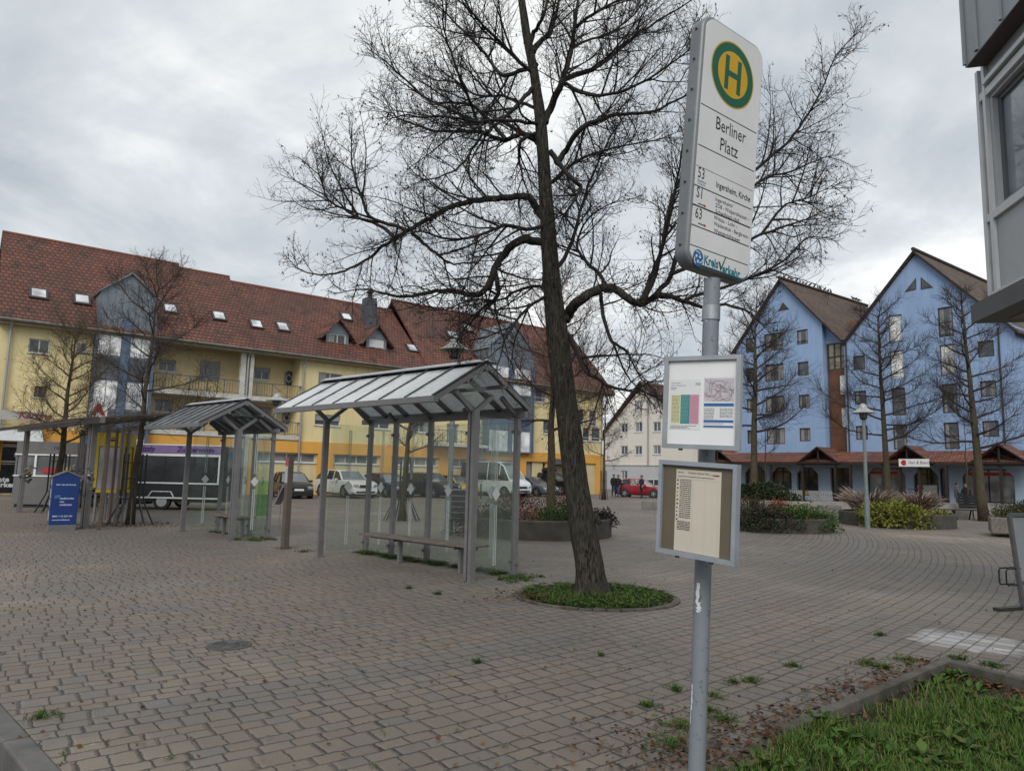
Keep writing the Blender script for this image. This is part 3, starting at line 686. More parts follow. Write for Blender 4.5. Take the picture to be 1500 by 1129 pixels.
# ------------------------------------------------------------------ bus shelters
def shelter(B, L, rear, midx, ridge, label, roofm, group, zt=2.69, za=3.46, ze=2.80):
    """B = ground point of the front post at the near end; axes SHA (along) and SHN (towards the back)"""
    t = thing('bus_shelter', label, 'bus shelter', B, group=group)
    P = lambda a, n, z: B+SHA*a+SHN*n+V((0, 0, z))
    PW = .10
    def post(a, n, z, w1=PW, w2=.07): b = MB(); b.obox(P(a, n, z/2), SHA*w1/2, SHN*w2/2, V((0, 0, z/2))); b.obox(P(a, n, .012), SHA*(w1/2+.03), SHN*(w2/2+.03), V((0, 0, .012))); mk('post', b, M_SHEL, t)
    for a in (0, -L): post(a-.045, 0, zt, .06, .12); post(a+.045, 0, zt, .06, .12) if a == 0 else None
    for a in midx: post(a, rear, zt)
    slope = (za-ze)/1.08
    # Y brackets
    def brk(p, q, w1, w2): b = MB(); b.beam(p, q, w1, w2); mk('bracket', b, M_SHEL, t)
    for a in (0, -L):
        for l in (-.42, .42): brk(P(a, 0, zt-.05), P(a, l, zt+.26), .06, .07)
        brk(P(a, rear, zt-.05), P(a, rear-.42, zt+.26), .06, .07)
    for a in midx[1:-1]: brk(P(a, rear, zt-.04), P(a, rear-.2, zt+.14), .05, .05)
    a0, a1 = -L-.28, .20
    b = MB()
    b.beam(P(a0, rear, zt), P(a1, rear, zt), .09, .10); mk('rear_beam', b, M_SHEL, t)
    b = MB(); b.beam(P(a0, ridge, za-.10), P(a1, ridge, za-.10), .07, .09); mk('ridge_beam', b, M_SHEL, t)
    for sg in (-1, 1):
        e = ridge+sg*1.08
        b = MB(); b.beam(P(a0, e, ze-.03), P(a1, e, ze-.03), .10, .09); mk('eaves_beam', b, M_SHEL, t)
        n = 7
        for k in range(n+1):
            a = a0+.04+(a1-a0-.08)*k/n; b = MB(); b.beam(P(a, ridge, za-.055), P(a, e, ze-.02), .075 if k in (0, n) else .05, .075); mk('rafter', b, M_SHEL, t)
        b = MB(); b.beam(P(a0, ridge+sg*.42, za-.42*slope-.10), P(a1, ridge+sg*.42, za-.42*slope-.10), .05, .06); mk('purlin', b, M_SHEL, t)
        for k in range(n):
            x0, x1 = a0+.04+(a1-a0-.08)*k/n+.008, a0+.04+(a1-a0-.08)*(k+1)/n-.008
            b = MB(); f_ = .13; q = [P(x0, ridge+sg*1.08*f_, za+(ze-za)*f_), P(x1, ridge+sg*1.08*f_, za+(ze-za)*f_), P(x1, e+sg*.05, ze+.0), P(x0, e+sg*.05, ze+.0)]; b.prism(q, (0, 0, .012)); mk('roof_pane', b, roofm, t)
        b = MB()
        for k in range(n+1):
            a = a0+.04+(a1-a0-.08)*k/n; b.beam(P(a, ridge, za+.022), P(a, e+sg*.04, ze+.022), .045, .02)
        mk('glazing_bars', b, mat('dark_glazing_bar', (.05, .05, .052), .5, .3, .2, 10), t)
        b = MB()
        for k in range(n+1):
            a = a0+.04+(a1-a0-.08)*k/n
            for f in (.12, .5, .88): q = P(a, ridge+sg*1.08*f, za+(ze-za)*f+.03); b.tube([q, q+V((0, 0, .018))], .014, 6)
        mk('bolts', b, M_DMETAL, t)
    for sg in (-1, 1): b = MB(); b.prism([P(a0, ridge, za-.004), P(a1, ridge, za-.004), P(a1, ridge+sg*.16, za-.16*slope-.004), P(a0, ridge+sg*.16, za-.16*slope-.004)], (0, 0, .010)); mk('ridge_gap_strip', b, M_DMETAL, t)  # dark plate imitating the shaded gap under the ridge cap
    b = MB(); b.beam(P(a0, ridge-.05, za+.022), P(a1, ridge-.05, za+.022), .15, .02, (0, -.5, 1)); b.beam(P(a0, ridge+.05, za+.022), P(a1, ridge+.05, za+.022), .15, .02, (0, .5, 1)); mk('ridge_cap', b, mat('ridge_zinc', (.58, .60, .62), .4, .5, .12, 3), t)
    # gable glass and wall glass
    def pane(q, th, nm='glass_pane'):
        b = MB(); b.prism(q, th); mk(nm, b, M_GLASS, t)
    for a in (0, -L):
        pane([P(a, ridge-.30, zt+.30), P(a, ridge+.30, zt+.30), P(a, ridge, za-.14)], SHA*.008, 'gable_pane')
        pane([P(a, .09, .10), P(a, rear-.06, .10), P(a, rear-.06, zt-.10), P(a, .09, zt-.10)], SHA*.008)
    for i in range(len(midx)-1): pane([P(midx[i]+.06, rear, .10), P(midx[i+1]-.06, rear, .10), P(midx[i+1]-.06, rear, zt-.12), P(midx[i]+.06, rear, zt-.12)], SHN*.008)
    # white diamonds and stripes etched on the panes
    M_ET = mat('etched_white', (.62, .64, .64), .6, 0, .1, 30)
    def mark(c, ax):
        nn = V((ax.y, -ax.x, 0))*.012
        for s in (1, -1):
            q = c+nn*s; b = MB(); b.quad(q+ax*.10, q+V((0, 0, .12)), q-ax*.10, q-V((0, 0, .12)))
            for x in (-.022, .022): b.obox(q+ax*x+V((0, 0, -.66)), ax*.006, nn*.02, V((0, 0, .48))); b.obox(q+ax*x+V((0, 0, .66)), ax*.005, nn*.02, V((0, 0, .48)))
            mk('etched_mark', b, M_ET, t)
    for i in range(len(midx)-1): mark(P((midx[i]+midx[i+1])/2, rear+.004, 1.35), SHA)
    mark(P(.004, rear*.52, 1.35), SHN); mark(P(-L+.004, rear*.52, 1.35), SHN)
    for a in midx:
        for z in (.22, 2.4):
            for s in (-1, 1): b = MB(); b.obox(P(a+s*.065, rear-.02, z), SHA*.03, SHN*.03, V((0, 0, .03))); mk('glass_clamp', b, M_SHEL, t)
    for z in (.22, 2.4): b = MB(); b.obox(P(0, .10, z), SHA*.03, SHN*.03, V((0, 0, .03))); mk('glass_clamp', b, M_SHEL, t)
    return t, P
M_ROOF1 = M_RGLASS
sh1, P1 = shelter(SB, 4.075, 1.06, (-4.075, -3.25, -2.2, -1.12, .0), .08, 'nearer grey steel bus shelter with bright glass gable roof, left of the large tree', M_ROOF1, 'gabled glass bus shelters')
sh2, P2 = shelter(SB2, 2.60, .92, (-2.60, -1.78, -.9, .0), .06, 'farther grey steel bus shelter with dull glass roof, beside the black food trailer', glass('dull_roof_glass', (.72, .78, .78), .62, (.34, .36, .37), 2.2), 'gabled glass bus shelters', 2.60, 3.30, 2.66)
def shelter_bench(P, a0, a1, n, label, group):
    c = P((a0+a1)/2, n, 0); t = thing('bench', label, 'bench', c, group=group)
    for lo, hi in ((a0, (a0+a1)/2-.01), ((a0+a1)/2+.01, a1)):
        b = MB()
        for k in range(5): o = -.19+k*.09; b.obox(P((lo+hi)/2, n+o, .47), SHA*(hi-lo)/2, SHN*.038, V((0, 0, .016)))
        mk('seat', b, M_WOOD, t)
    b = MB(); b.beam(P(a0+.1, n, .425), P(a1-.1, n, .425), .08, .05); mk('support_rail', b, M_SHEL, t)
    for f in (.32, .85):
        a = a0+(a1-a0)*f; b = MB(); b.obox(P(a, n, .2), SHA*.03, SHN*.04, V((0, 0, .2))); b.obox(P(a, n, .425), SHA*.02, SHN*.2, V((0, 0, .025))); mk('leg', b, M_SHEL, t)
shelter_bench(P1, -3.4, -.35, .60, 'slatted bench with grey legs under the nearer bus shelter', 'benches in the bus shelters')
shelter_bench(P2, -2.0, -.25, .52, 'slatted bench with grey legs under the farther bus shelter', 'benches in the bus shelters')
# small blue and green stickers seen on the farther shelter's panes
b = MB(); c = P2(-2.2, .935, 1.95); b.obox(c, SHA*.17, SHN*.003, V((0, 0, .11))); mk('sticker', b, mat('sticker_blue', (.03, .16, .38), .5, 0, .05, 5), sh2)
b = MB(); c = P2(.012, .72, .95); b.obox(c, SHN*.15, SHA*.003, V((0, 0, .42))); mk('sticker', b, glass('green_film', (.80, .93, .76), .14, (.14, .36, .10)), sh2)
# ------------------------------------------------------------------ buildings
class Fac:
    def __init__(s, P, vp, flip=1):
        d = ray(*vp); s.u = V((d.x, d.y, 0)).normalized()*flip; s.n = V((s.u.y, -s.u.x, 0)); s.P = V((P.x, P.y, 0))
    def pt(s, u, z, d=0.0): return s.P+s.u*u+s.n*d+V((0, 0, z))
    def uz(s, px, py, d=0.0): p = hit(px, py, s.P+s.n*d, s.n); return (p-s.P).dot(s.u), p.z
    def rect(s, x0, y0, x1, y1, d=0.0):
        a, b = s.uz(x0, y0, d), s.uz(x1, y1, d); return (a[0], b[0], b[1], a[1])
    def box(s, b, u0, u1, z0, z1, d0, d1):
        return b.obox(s.pt((u0+u1)/2, (z0+z1)/2, (d0+d1)/2), s.u*((u1-u0)/2), s.n*((d1-d0)/2), V((0, 0, (z1-z0)/2)))
    def wall(s, b, u0, u1, z0, z1, holes, d=0.0, dep=.18):
        us = sorted({u0, u1, *[min(max(h[i], u0), u1) for h in holes for i in (0, 1)]}); zs = sorted({z0, z1, *[min(max(h[i], z0), z1) for h in holes for i in (2, 3)]})
        for i in range(len(us)-1):
            for j in range(len(zs)-1):
                cu, cz = (us[i]+us[i+1])/2, (zs[j]+zs[j+1])/2
                if any(h[0] < cu < h[1] and h[2] < cz < h[3] for h in holes): continue
                b.quad(s.pt(us[i], zs[j], d), s.pt(us[i+1], zs[j], d), s.pt(us[i+1], zs[j+1], d), s.pt(us[i], zs[j+1], d))
        for h in holes:
            c = [(h[0], h[2]), (h[1], h[2]), (h[1], h[3]), (h[0], h[3])]
            for k in range(4):
                (ua, za), (ub, zb) = c[k], c[(k+1) % 4]; b.quad(s.pt(ua, za, d), s.pt(ua, za, d-dep), s.pt(ub, zb, d-dep), s.pt(ub, zb, d))
        return b
    def window(s, par, h, fm, pm, d=0.0, mull=1, trans=None, sill=None, shut=0.0, shm=None, dep=.15, fw=.06, name='window'):
        u0, u1, z0, z1 = h; b = MB(); a, c = d-dep, d-dep+.055
        for x0, x1, y0, y1 in ((u0, u1, z1-fw, z1), (u0, u1, z0, z0+fw), (u0, u0+fw, z0+fw, z1-fw), (u1-fw, u1, z0+fw, z1-fw)): s.box(b, x0, x1, y0, y1, a, c)
        for k in range(mull): x = u0+(u1-u0)*(k+1)/(mull+1); s.box(b, x-fw*.5, x+fw*.5, z0+fw, z1-fw, a, c-.003)
        if trans: y = z0+(z1-z0)*trans; s.box(b, u0+fw, u1-fw, y-fw*.4, y+fw*.4, a, c-.006)
        w_ = mk(name, b, fm, par)
        b = MB(); b.quad(s.pt(u0+.01, z0+.01, a+.02), s.pt(u1-.01, z0+.01, a+.02), s.pt(u1-.01, z1-.01, a+.02), s.pt(u0+.01, z1-.01, a+.02)); pn_ = mk('pane', b, pm, w_)
        if pm is M_PANE and RW.random() < .6:
            for sd_ in ((0, 1) if RW.random() < .7 else (0,)):
                f_ = RW.uniform(.14, .30); x0, x1 = (u0+fw, u0+fw+(u1-u0)*f_) if sd_ == 0 else (u1-fw-(u1-u0)*f_, u1-fw); b = MB(); b.quad(s.pt(x0, z0+fw, a+.024), s.pt(x1, z0+fw, a+.024), s.pt(x1, z1-fw, a+.024), s.pt(x0, z1-fw, a+.024)); mk('curtain', b, M_CURT, w_)
        if sill: b = MB(); s.box(b, u0-.06, u1+.06, z0-.05, z0-.002, d-dep+.002, d+.07); mk('sill', b, sill, w_)
        if shut: b = MB(); s.box(b, u0+.012, u1-.012, z1-(z1-z0)*shut, z1-.012, c+.004, c+.03); mk('shutter', b, shm or M_SHUT, w_)
        return w_
def roof_slab(b, q, th):
    q = [V(p) for p in q]; n = (q[1]-q[0]).cross(q[2]-q[0]).normalized(); b.prism(q, n*th)

# ---- long yellow apartment building
Y = Fac(D(882, 723, 64), (2066, 722)); YU = Y.u
M_YEL_W = plaster('yellow_plaster', (.80, .67, .36)); M_ORA = plaster('orange_plaster', (.76, .39, .08), .2); M_CREAM = plaster('cream_plaster', (.70, .59, .34))
M_YROOF = rooftile('red_clay_tiles', YU, (.185, .066, .042), (.10, .045, .032), moss=(.042, .032, .024))
yb = thing('apartment_building', 'long yellow apartment building with red tiled roof, orange ground floor and zinc stair towers', 'building', Y.pt(0, 0))
ZE, UL, UR = 8.95, -44.6, 0.0
RS = ((-44.75, -35.06, 14.95), (-35.06, -31.72, 14.73), (-31.72, -18.9, 14.42), (-18.9, .9, 15.3))
def yw(x0, y0, x1, y1, d=0.0, zm=None): return Y.rect(x0, y0, x1, y1, d)
ups = []
w1 = yw(43, 495, 72, 519); w2 = yw(113, 502, 128.5, 517); w3 = yw(51, 565, 66.5, 582.5)
b = MB(); Y.wall(b, UL-9, -40.3, 3.45, ZE+.35, [w1, w2, w3, (-43.3+3.1, -43.3+3.9, 4.6, 5.6)]); mk('upper_wall', b, M_YEL_W, yb)
Y.window(yb, w1, M_WFRAME, M_PANE, mull=1, sill=M_WFRAME); Y.window(yb, w2, M_WFRAME, M_PANE, mull=0, sill=M_WFRAME); Y.window(yb, w3, M_BFRAME, M_PANE, mull=0, sill=M_WFRAME)
# recess with balconies
RD = -1.35; r0_, r1_ = -37.15, -28.4
tops = [yw(233, 525, 257, 545, RD), yw(293.5, 527, 321, 560, RD), yw(373, 537, 395, 557, RD), yw(416.7, 542, 431, 566, RD)]
lows = [yw(227, 584, 252, 604, RD), (-35.4, -33.9, 3.6, 5.3), yw(379, 595, 396, 616, RD), yw(413, 601, 428, 622, RD)]
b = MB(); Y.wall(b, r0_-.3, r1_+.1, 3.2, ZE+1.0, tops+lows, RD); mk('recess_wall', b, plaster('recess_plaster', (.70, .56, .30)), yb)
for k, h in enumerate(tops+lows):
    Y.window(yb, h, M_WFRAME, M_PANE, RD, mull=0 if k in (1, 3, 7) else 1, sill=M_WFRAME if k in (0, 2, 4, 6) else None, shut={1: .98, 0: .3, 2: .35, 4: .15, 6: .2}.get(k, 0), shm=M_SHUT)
for k in (3, 7):
    h = (tops+lows)[k]; b = MB(); cu, cz = (h[0]+h[1])/2, (h[2]+h[3])/2; wu, wz = (h[1]-h[0])*.3, (h[3]-h[2])*.3
    for s1, s2 in ((1, 1), (1, -1), (-1, 1), (-1, -1)): b.beam(Y.pt(cu+s1*wu, cz, RD-.08), Y.pt(cu, cz+s2*wz, RD-.08), .05, .05); b.beam(Y.pt(cu, cz+s2*wz*.4, RD-.08), Y.pt(cu, cz+s2*wz*1.6, RD-.08), .05, .05, (1, 0, 0))
    mk('door_lattice', b, M_WFRAME, yb)
for u in (r0_-.01, r1_+.01):
    b = MB(); b.quad(Y.pt(u, 3.2, 0), Y.pt(u, 3.2, RD), Y.pt(u, ZE+.4, RD), Y.pt(u, ZE+.4, 0)); mk('return_wall', b, M_YEL_W, yb)
M_SLAB = mat('white_balcony_slab', (.55, .54, .50), .7, 0, .15, 2, tint=(.35, .33, .29))
M_RAIL = mat('balcony_railing', (.10, .11, .11), .5, .4, .15, 8)
for z, u0, u1 in ((6.12, r0_+.02, r1_+.2), (3.75, r0_+.02, r1_+.2)):
    b = MB(); Y.box(b, u0, u1, z-.26, z, RD+.01, .12); bl = mk('balcony', b, M_SLAB, yb)
    b = MB(); zt = z+.88; d = .08
    def bar(a, c, w=.035): b.beam(a, c, w, w)
    bar(Y.pt(u0, zt, d), Y.pt(u1, zt, d), .05); bar(Y.pt(u0, z+.12, d), Y.pt(u1, z+.12, d))
    n = 9
    for k in range(n+1):
        u = u0+(u1-u0)*k/n; bar(Y.pt(u, z-.2, d), Y.pt(u, zt, d), .045)
        if k < n:
            v = u0+(u1-u0)*(k+1)/n; m_ = (u+v)/2
            if k % 2: bar(Y.pt(u, z+.14, d), Y.pt(v, zt-.04, d), .025); bar(Y.pt(v, z+.14, d), Y.pt(u, zt-.04, d), .025)
            else:
                for j in range(1, 6): x = u+(v-u)*j/6; bar(Y.pt(x, z+.13, d), Y.pt(x, zt, d), .02)
    mk('railing', b, M_RAIL, bl)
for a_, c_ in ((-32.25, -31.95), (-31.68, -31.46)): b = MB(); Y.box(b, a_, c_, 0, ZE+.2, -.15, .14); mk('pillar', b, M_SLAB, yb)
# flush wall to the right
s3 = [yw(467, 544.5, 500.7, 570), yw(461.7, 606, 498, 624.5), yw(541, 612, 571, 629), yw(590, 560, 620, 585), yw(600, 612, 630, 634), yw(660, 575, 690, 597), yw(655, 620, 672, 650), yw(690, 600, 705, 640)]
b = MB(); Y.wall(b, r1_, -13.3, 3.45, ZE+.35, s3); mk('upper_wall', b, M_YEL_W, yb)
for k, h in enumerate(s3): Y.window(yb, h, M_WFRAME, M_PANE, mull=1 if k < 6 else 0, sill=M_WFRAME, shut=(0, .55, .0, .3, .2, .4, .1, 0)[k])
z_ = 3.75; b = MB(); Y.box(b, -18.6, -13.6, z_-.2, z_, .01, 1.1); bl = mk('balcony', b, M_SLAB, yb); b = MB()
for k in range(13): u = -18.6+5.0*k/12; b.beam(Y.pt(u, z_-.1, 1.06), Y.pt(u, z_+.95, 1.06), .03, .03); 
b.beam(Y.pt(-18.6, z_+.95, 1.06), Y.pt(-13.6, z_+.95, 1.06), .05, .05); b.beam(Y.pt(-18.6, z_+.15, 1.06), Y.pt(-13.6, z_+.15, 1.06), .04, .04)
for k in range(4): b.beam(Y.pt(-18.6+1.25*k, z_+.15, 1.06), Y.pt(-17.35+1.25*k, z_+.93, 1.06), .025, .025); b.beam(Y.pt(-17.35+1.25*k, z_+.15, 1.06), Y.pt(-18.6+1.25*k, z_+.93, 1.06), .025, .025)
mk('railing', b, M_RAIL, bl)
s4 = [yw(854, 626, 864.5, 646), yw(867, 626.5, 880, 647), yw(796, 616, 812, 636), yw(782, 560, 800, 590), (-3.6, -2.3, 6.0, 7.4), (-1.7, -.7, 6.0, 7.4)]
b = MB(); Y.wall(b, -8.9, UR, 3.45, ZE+.35, s4); mk('upper_wall', b, M_YEL_W, yb)
for h in s4: Y.window(yb, h, M_WFRAME, M_PANE, mull=0, trans=.25, sill=M_WFRAME)
# ground floor: orange band and pillars over cream infill
b = MB(); Y.box(b, UL-9, UR+.02, 2.68, 3.45, -.5, .06)
for u0, u1 in ((-29.9+3.05, -25.75), (-22.2, -21.35), (-17.3, -16.2), (-13.0, -12.1), (-10.0, -8.9), (-6.6, -5.9), (-.85, UR+.02), (-31.6, -30.9), (-37.2, -36.3), (-44.6, -43.9)): Y.box(b, u0, u1, 0, 2.68, -.5, .055)
mk('ground_floor_band', b, M_ORA, yb)
gw = [(-30.8, -26.95, 2.06, 2.66), (-25.6, -22.3, 2.06, 2.66), (-21.2, -17.4, 2.06, 2.66), (-16.1, -13.1, 2.06, 2.66)]
gd = [yw(755, 676, 779, 723, -.1), (-7.0+.0, -6.65, 1.0, 2.6)]
b = MB(); Y.wall(b, UL-9, UR, -.1, 2.69, gw+gd, -.1); mk('ground_floor_wall', b, M_CREAM, yb)
for h in gw: Y.window(yb, h, M_WFRAME, panemat('shop_blind', (.13, .125, .115), .45), -.1, mull=3, sill=M_WFRAME, fw=.07)
Y.window(yb, gd[0], M_DMETAL, M_PANE, -.1, mull=1, trans=.5)
for u0, u1 in ((-5.7, -3.3), (-3.1, -1.0)):
    b = MB(); Y.box(b, u0, u1, 0, 2.45, -.09, -.02); mk('garage_door', b, plaster('garage_cream', (.60, .52, .31)), yb)
b = MB(); Y.box(b, -6.6, -3.6, 2.5, 2.95, .0, .9); mk('canopy', b, mat('canopy_grey', (.11, .10, .10), .6, 0, .2, 5), yb)
# end wall, back wall (close the volume)
b = MB(); zr = RS[3][2]
b.quad(Y.pt(UR, 0, 0), Y.pt(UR, 0, -11), Y.pt(UR, ZE+.3, -11), Y.pt(UR, zr-.1, -5.5), Y.pt(UR, ZE+.3, 0)); b.quad(Y.pt(UL-9, 0, -11), Y.pt(UR, 0, -11), Y.pt(UR, ZE, -11), Y.pt(UL-9, ZE, -11))
b.quad(Y.pt(UL+.1, ZE-.2, 0), Y.pt(UL+.1, ZE-.2, -11), Y.pt(UL+.1, ZE+.3, -11), Y.pt(UL+.1, RS[0][2]-.1, -5.5), Y.pt(UL+.1, ZE+.3, 0)); mk('end_wall', b, M_YEL_W, yb)
ZEV = 9.02
for u0, u1, zr in RS:
    b = MB(); roof_slab(b, [Y.pt(u0, ZEV, .55), Y.pt(u1, ZEV, .55), Y.pt(u1, zr, -5.5), Y.pt(u0, zr, -5.5)], .14); roof_slab(b, [Y.pt(u0, zr, -5.5), Y.pt(u1, zr, -5.5), Y.pt(u1, ZEV, -11.5), Y.pt(u0, ZEV, -11.5)], .14)
    rf = mk('roof', b, M_YROOF, yb)
    b = MB(); b.tube([Y.pt(u0, zr+.12, -5.5), Y.pt(u1, zr+.12, -5.5)], .14, 8); mk('ridge_tiles', b, mat('ridge_tile', (.16, .06, .04), .8, 0, .3, 3, .4, 12), rf)
    b = MB(); b.tube([Y.pt(u0+.02, ZEV-.02, .66), Y.pt(u1-.02, ZEV-.02, .66)], .085, 8); mk('gutter', b, mat('eaves_gutter', (.20, .185, .16), .6, .2, .3, 3), rf)
    b = MB(); Y.box(b, u0, u1, ZEV-.22, ZEV-.03, -.02, .52); mk('soffit', b, mat('eaves_soffit', (.33, .28, .18), .7, 0, .2, 4), rf)
for u in (-44.1, -31.82, -28.2, -13.6, -.25):
    b = MB(); b.tube([Y.pt(u, ZEV, .6), Y.pt(u, ZEV-.5, .16), Y.pt(u, 0, .16)], .06, 8); mk('downpipe', b, M_POLE, yb)
def roofhit(px, py, zr):
    a, c = Y.pt(0, ZEV, .55), Y.pt(0, zr, -5.5); N = YU.cross(c-a); return hit(px, py, a, N)
M_SKF = mat('skylight_frame', (.06, .055, .055), .5, .3, .2, 8); M_SKG = panemat('skylight_glass', (.36, .37, .38), .05)
for x0, y0, x1, y1, zi in ((44, 427, 68, 442, 0), (111, 437, 127.5, 449, 0), (240, 451, 257, 461, 1), (311, 461, 328, 472, 1), (366.5, 474, 382, 483, 2), (367+0, 474, 0, 0, -1), (404, 476, 422, 489, 2), (500, 464, 512, 471, 2), (595, 508, 609, 518, 2), (624, 511, 640, 520, 2), (652, 488, 671, 499, 3), (680, 480, 688, 487, 3)):
    if zi < 0: continue
    zr = RS[zi][2]; a = roofhit(x0, y0, zr); c = roofhit(x1, y1, zr); sl = (Y.pt(0, zr, -5.5)-Y.pt(0, ZEV, .55)).normalized(); n_ = YU.cross(sl)
    m_ = (a+c)/2; hw = max(.36, abs((c-a).dot(YU))/2); hh = max(.42, abs((c-a).dot(sl))/2)
    b = MB(); b.obox(m_+n_*.20, YU*(hw+.07), sl*(hh+.08), n_*.06); k = mk('skylight', b, M_SKF, yb); b = MB(); b.obox(m_+n_*.262, YU*hw*.86, sl*hh*.86, n_*.004); mk('pane', b, M_SKG, k)
# dormers
for (xl, yl, xa, ya, xr, yr), win, wb in (((459, 489, 495.5, 470, 516, 492), (482.5, 487.5, 505.5, 515), 0), ((517, 495, 552.5, 480, 571, 500), (541, 496, 561.5, 522), 1)):
    zr = RS[2][2]; d0 = -.75
    h = Y.rect(*win, d0); cu = (h[0]+h[1])/2; hw = (h[1]-h[0])/2+.22; z0, z1 = h[2]-.15, h[3]+.12; za = z1+.95
    b = MB(); Y.wall(b, cu-hw, cu+hw, z0-.4, z1, [h], d0, .1); b.quad(Y.pt(cu-hw, z1, d0), Y.pt(cu+hw, z1, d0), Y.pt(cu, za, d0))
    for s in (-1, 1): b.quad(Y.pt(cu+s*hw, z0-.4, d0), Y.pt(cu+s*hw, z0-.4, d0-4), Y.pt(cu+s*hw, z1, d0-4), Y.pt(cu+s*hw, z1, d0))
    dm = mk('dormer', b, M_ZINC, yb); Y.window(dm, h, M_WFRAME, M_PANE, d0, mull=1, trans=.38, dep=.09, shut=.5*wb, shm=M_WFRAME, name='dormer_window')
    b = MB(); dep = -3.6; ov = .55; k = (za-z1)/hw
    for s in (-1, 1):
        q = [Y.pt(cu, za+.04, d0+.35), Y.pt(cu+s*(hw+ov), za-(hw+ov)*k+.04, d0+.35), Y.pt(cu+s*(hw+ov), za-(hw+ov)*k+.04, d0+dep), Y.pt(cu, za+.04, d0+dep-.8)]
        roof_slab(b, q if s < 0 else q[::-1], .10)
    mk('dormer_roof', b, M_YROOF, dm)
a = roofhit(540, 477, RS[2][2]); b = MB(); cu = (a-Y.P).dot(YU); d_ = (a-Y.P).dot(Y.n); Y.box(b, cu-.42, cu+.42, a.z-.8, a.z+2.1, d_-.45, d_+.35); ch = mk('chimney', b, mat('chimney_slate', (.075, .08, .09), .7, 0, .25, 6, .4, 30), yb)
b = MB(); b.tube([Y.pt(cu, a.z+2.1, d_), Y.pt(cu, a.z+2.45, d_)], .2, 10); b.lathe(Y.pt(cu, a.z+2.55, d_), [(.3, 0), (.26, .1), (.02, .16)], 12); mk('cowl', b, M_DMETAL, ch)
# zinc and glass stair towers (facade standing proud, own gable)
M_TGL = panemat('tower_white_glass', (.50, .52, .54), .08); M_TBLUE = mat('tower_blue_panel', (.10, .15, .22), .35, .2, .15, 2)
def tower(uc, hw, zapex, zsh, zbot, d1, bands, label):
    b = MB(); n = [(uc-hw, zbot), (uc-hw, zsh), (uc, zapex), (uc+hw, zsh), (uc+hw, zbot)]
    b.prism([Y.pt(u, z, d1) for u, z in n], Y.n*(-4.2-d1))
    for k in range(9):
        u = uc-hw+2*hw*k/8; zt = zsh+(zapex-zsh)*(1-abs(u-uc)/hw)-.03; b.beam(Y.pt(u, zsh-1.2, d1+.012), Y.pt(u, zt, d1+.012), .03, .03, Y.n)
    tw = tag(mk('stair_tower', b, M_ZINC, yb), label)
    for z0, z1, kind in bands:
        for s in (-1, 1):
            m_ = {'w': M_TGL, 'd': M_PANE, 'z': M_TBLUE}[kind]
            for j in range(2):
                u0 = uc+s*(.22+.02)+(s*hw*.40*j); u1 = u0+s*hw*.37
                b = MB(); Y.box(b, min(u0, u1), max(u0, u1), z0, z1, d1+.003, d1+.03); mk('tower_pane', b, m_, tw)
    b = MB()
    Y.box(b, uc-.2, uc+.2, zbot, zsh-1.3, d1, d1+.10)
    for s in (-1, 1): Y.box(b, uc+s*hw-.07, uc+s*hw+.07, zbot, zsh-1.2, d1+.001, d1+.09)
    mk('tower_column', b, M_TBLUE, tw)
    b = MB()
    for s in (-1, 1): q = [Y.pt(uc, zapex+.03, d1+.18), Y.pt(uc+s*(hw+.12), zsh-.02, d1+.18), Y.pt(uc+s*(hw+.12), zsh-.02, -4.4), Y.pt(uc, zapex+.03, -4.4)]; roof_slab(b, q if s < 0 else q[::-1], .06)
    mk('tower_roof', b, M_ZINC, tw)
tower(-38.78, 1.45, 12.5, 11.25, 0, .45, ((7.7, 9.15, 'w'), (6.35, 7.6, 'd'), (4.75, 6.25, 'w'), (3.3, 4.65, 'd'), (.4, 3.1, 'w')), 'left stair tower clad in zinc with white glazed strips')
tower(-11.0, 2.35, 13.9, 11.5, 3.3, .45, ((8.0, 10.1, 'w'), (6.3, 7.9, 'd'), (5.1, 6.2, 'z'), (3.4, 5.0, 'w')), 'right stair tower clad in zinc with blue grey panels')
# shops at the left end
def fsign(nm, h, m, par, d0=.06, d1=.18): b = MB(); Y.box(b, *h, d0, d1); return mk(nm, b, m, par)
h = yw(-4, 600, 62, 617, .6); s_ = fsign('shop_sign', h, mat('sign_grey_red', (.42, .40, .38), .5, 0, .08, 5), yb, .5, .58)
text('Kartina', (h[3]-h[2])*1.05, Y.pt(h[0]+.9, h[2]+.13, .585), Y.u, V((0, 0, 1)), mat('sign_red_letters', (.26, .07, .05), .5, 0, .1, 5), s_, bold=.02, shear=.25)
h = yw(132, 590, 156, 611, 1.2); s_ = fsign('pharmacy_sign', h, M_WHITE, yb, 1.1, 1.3)
text('A', (h[3]-h[2])*1.15, Y.pt((h[0]+h[1])/2, h[2]+.1, 1.305), Y.u, V((0, 0, 1)), mat('sign_red', (.42, .015, .02), .5, 0, .1, 5), s_, align='CENTER', bold=.05)
b = MB(); q = [Y.pt(UL-6, 3.4, .1), Y.pt(-42.3, 3.4, .1), Y.pt(-42.3, 2.75, 1.5), Y.pt(UL-6, 2.75, 1.5)]; roof_slab(b, q, .03); aw = mk('awning', b, mat('awning_white', (.50, .53, .56), .7, 0, .08, 3), yb)
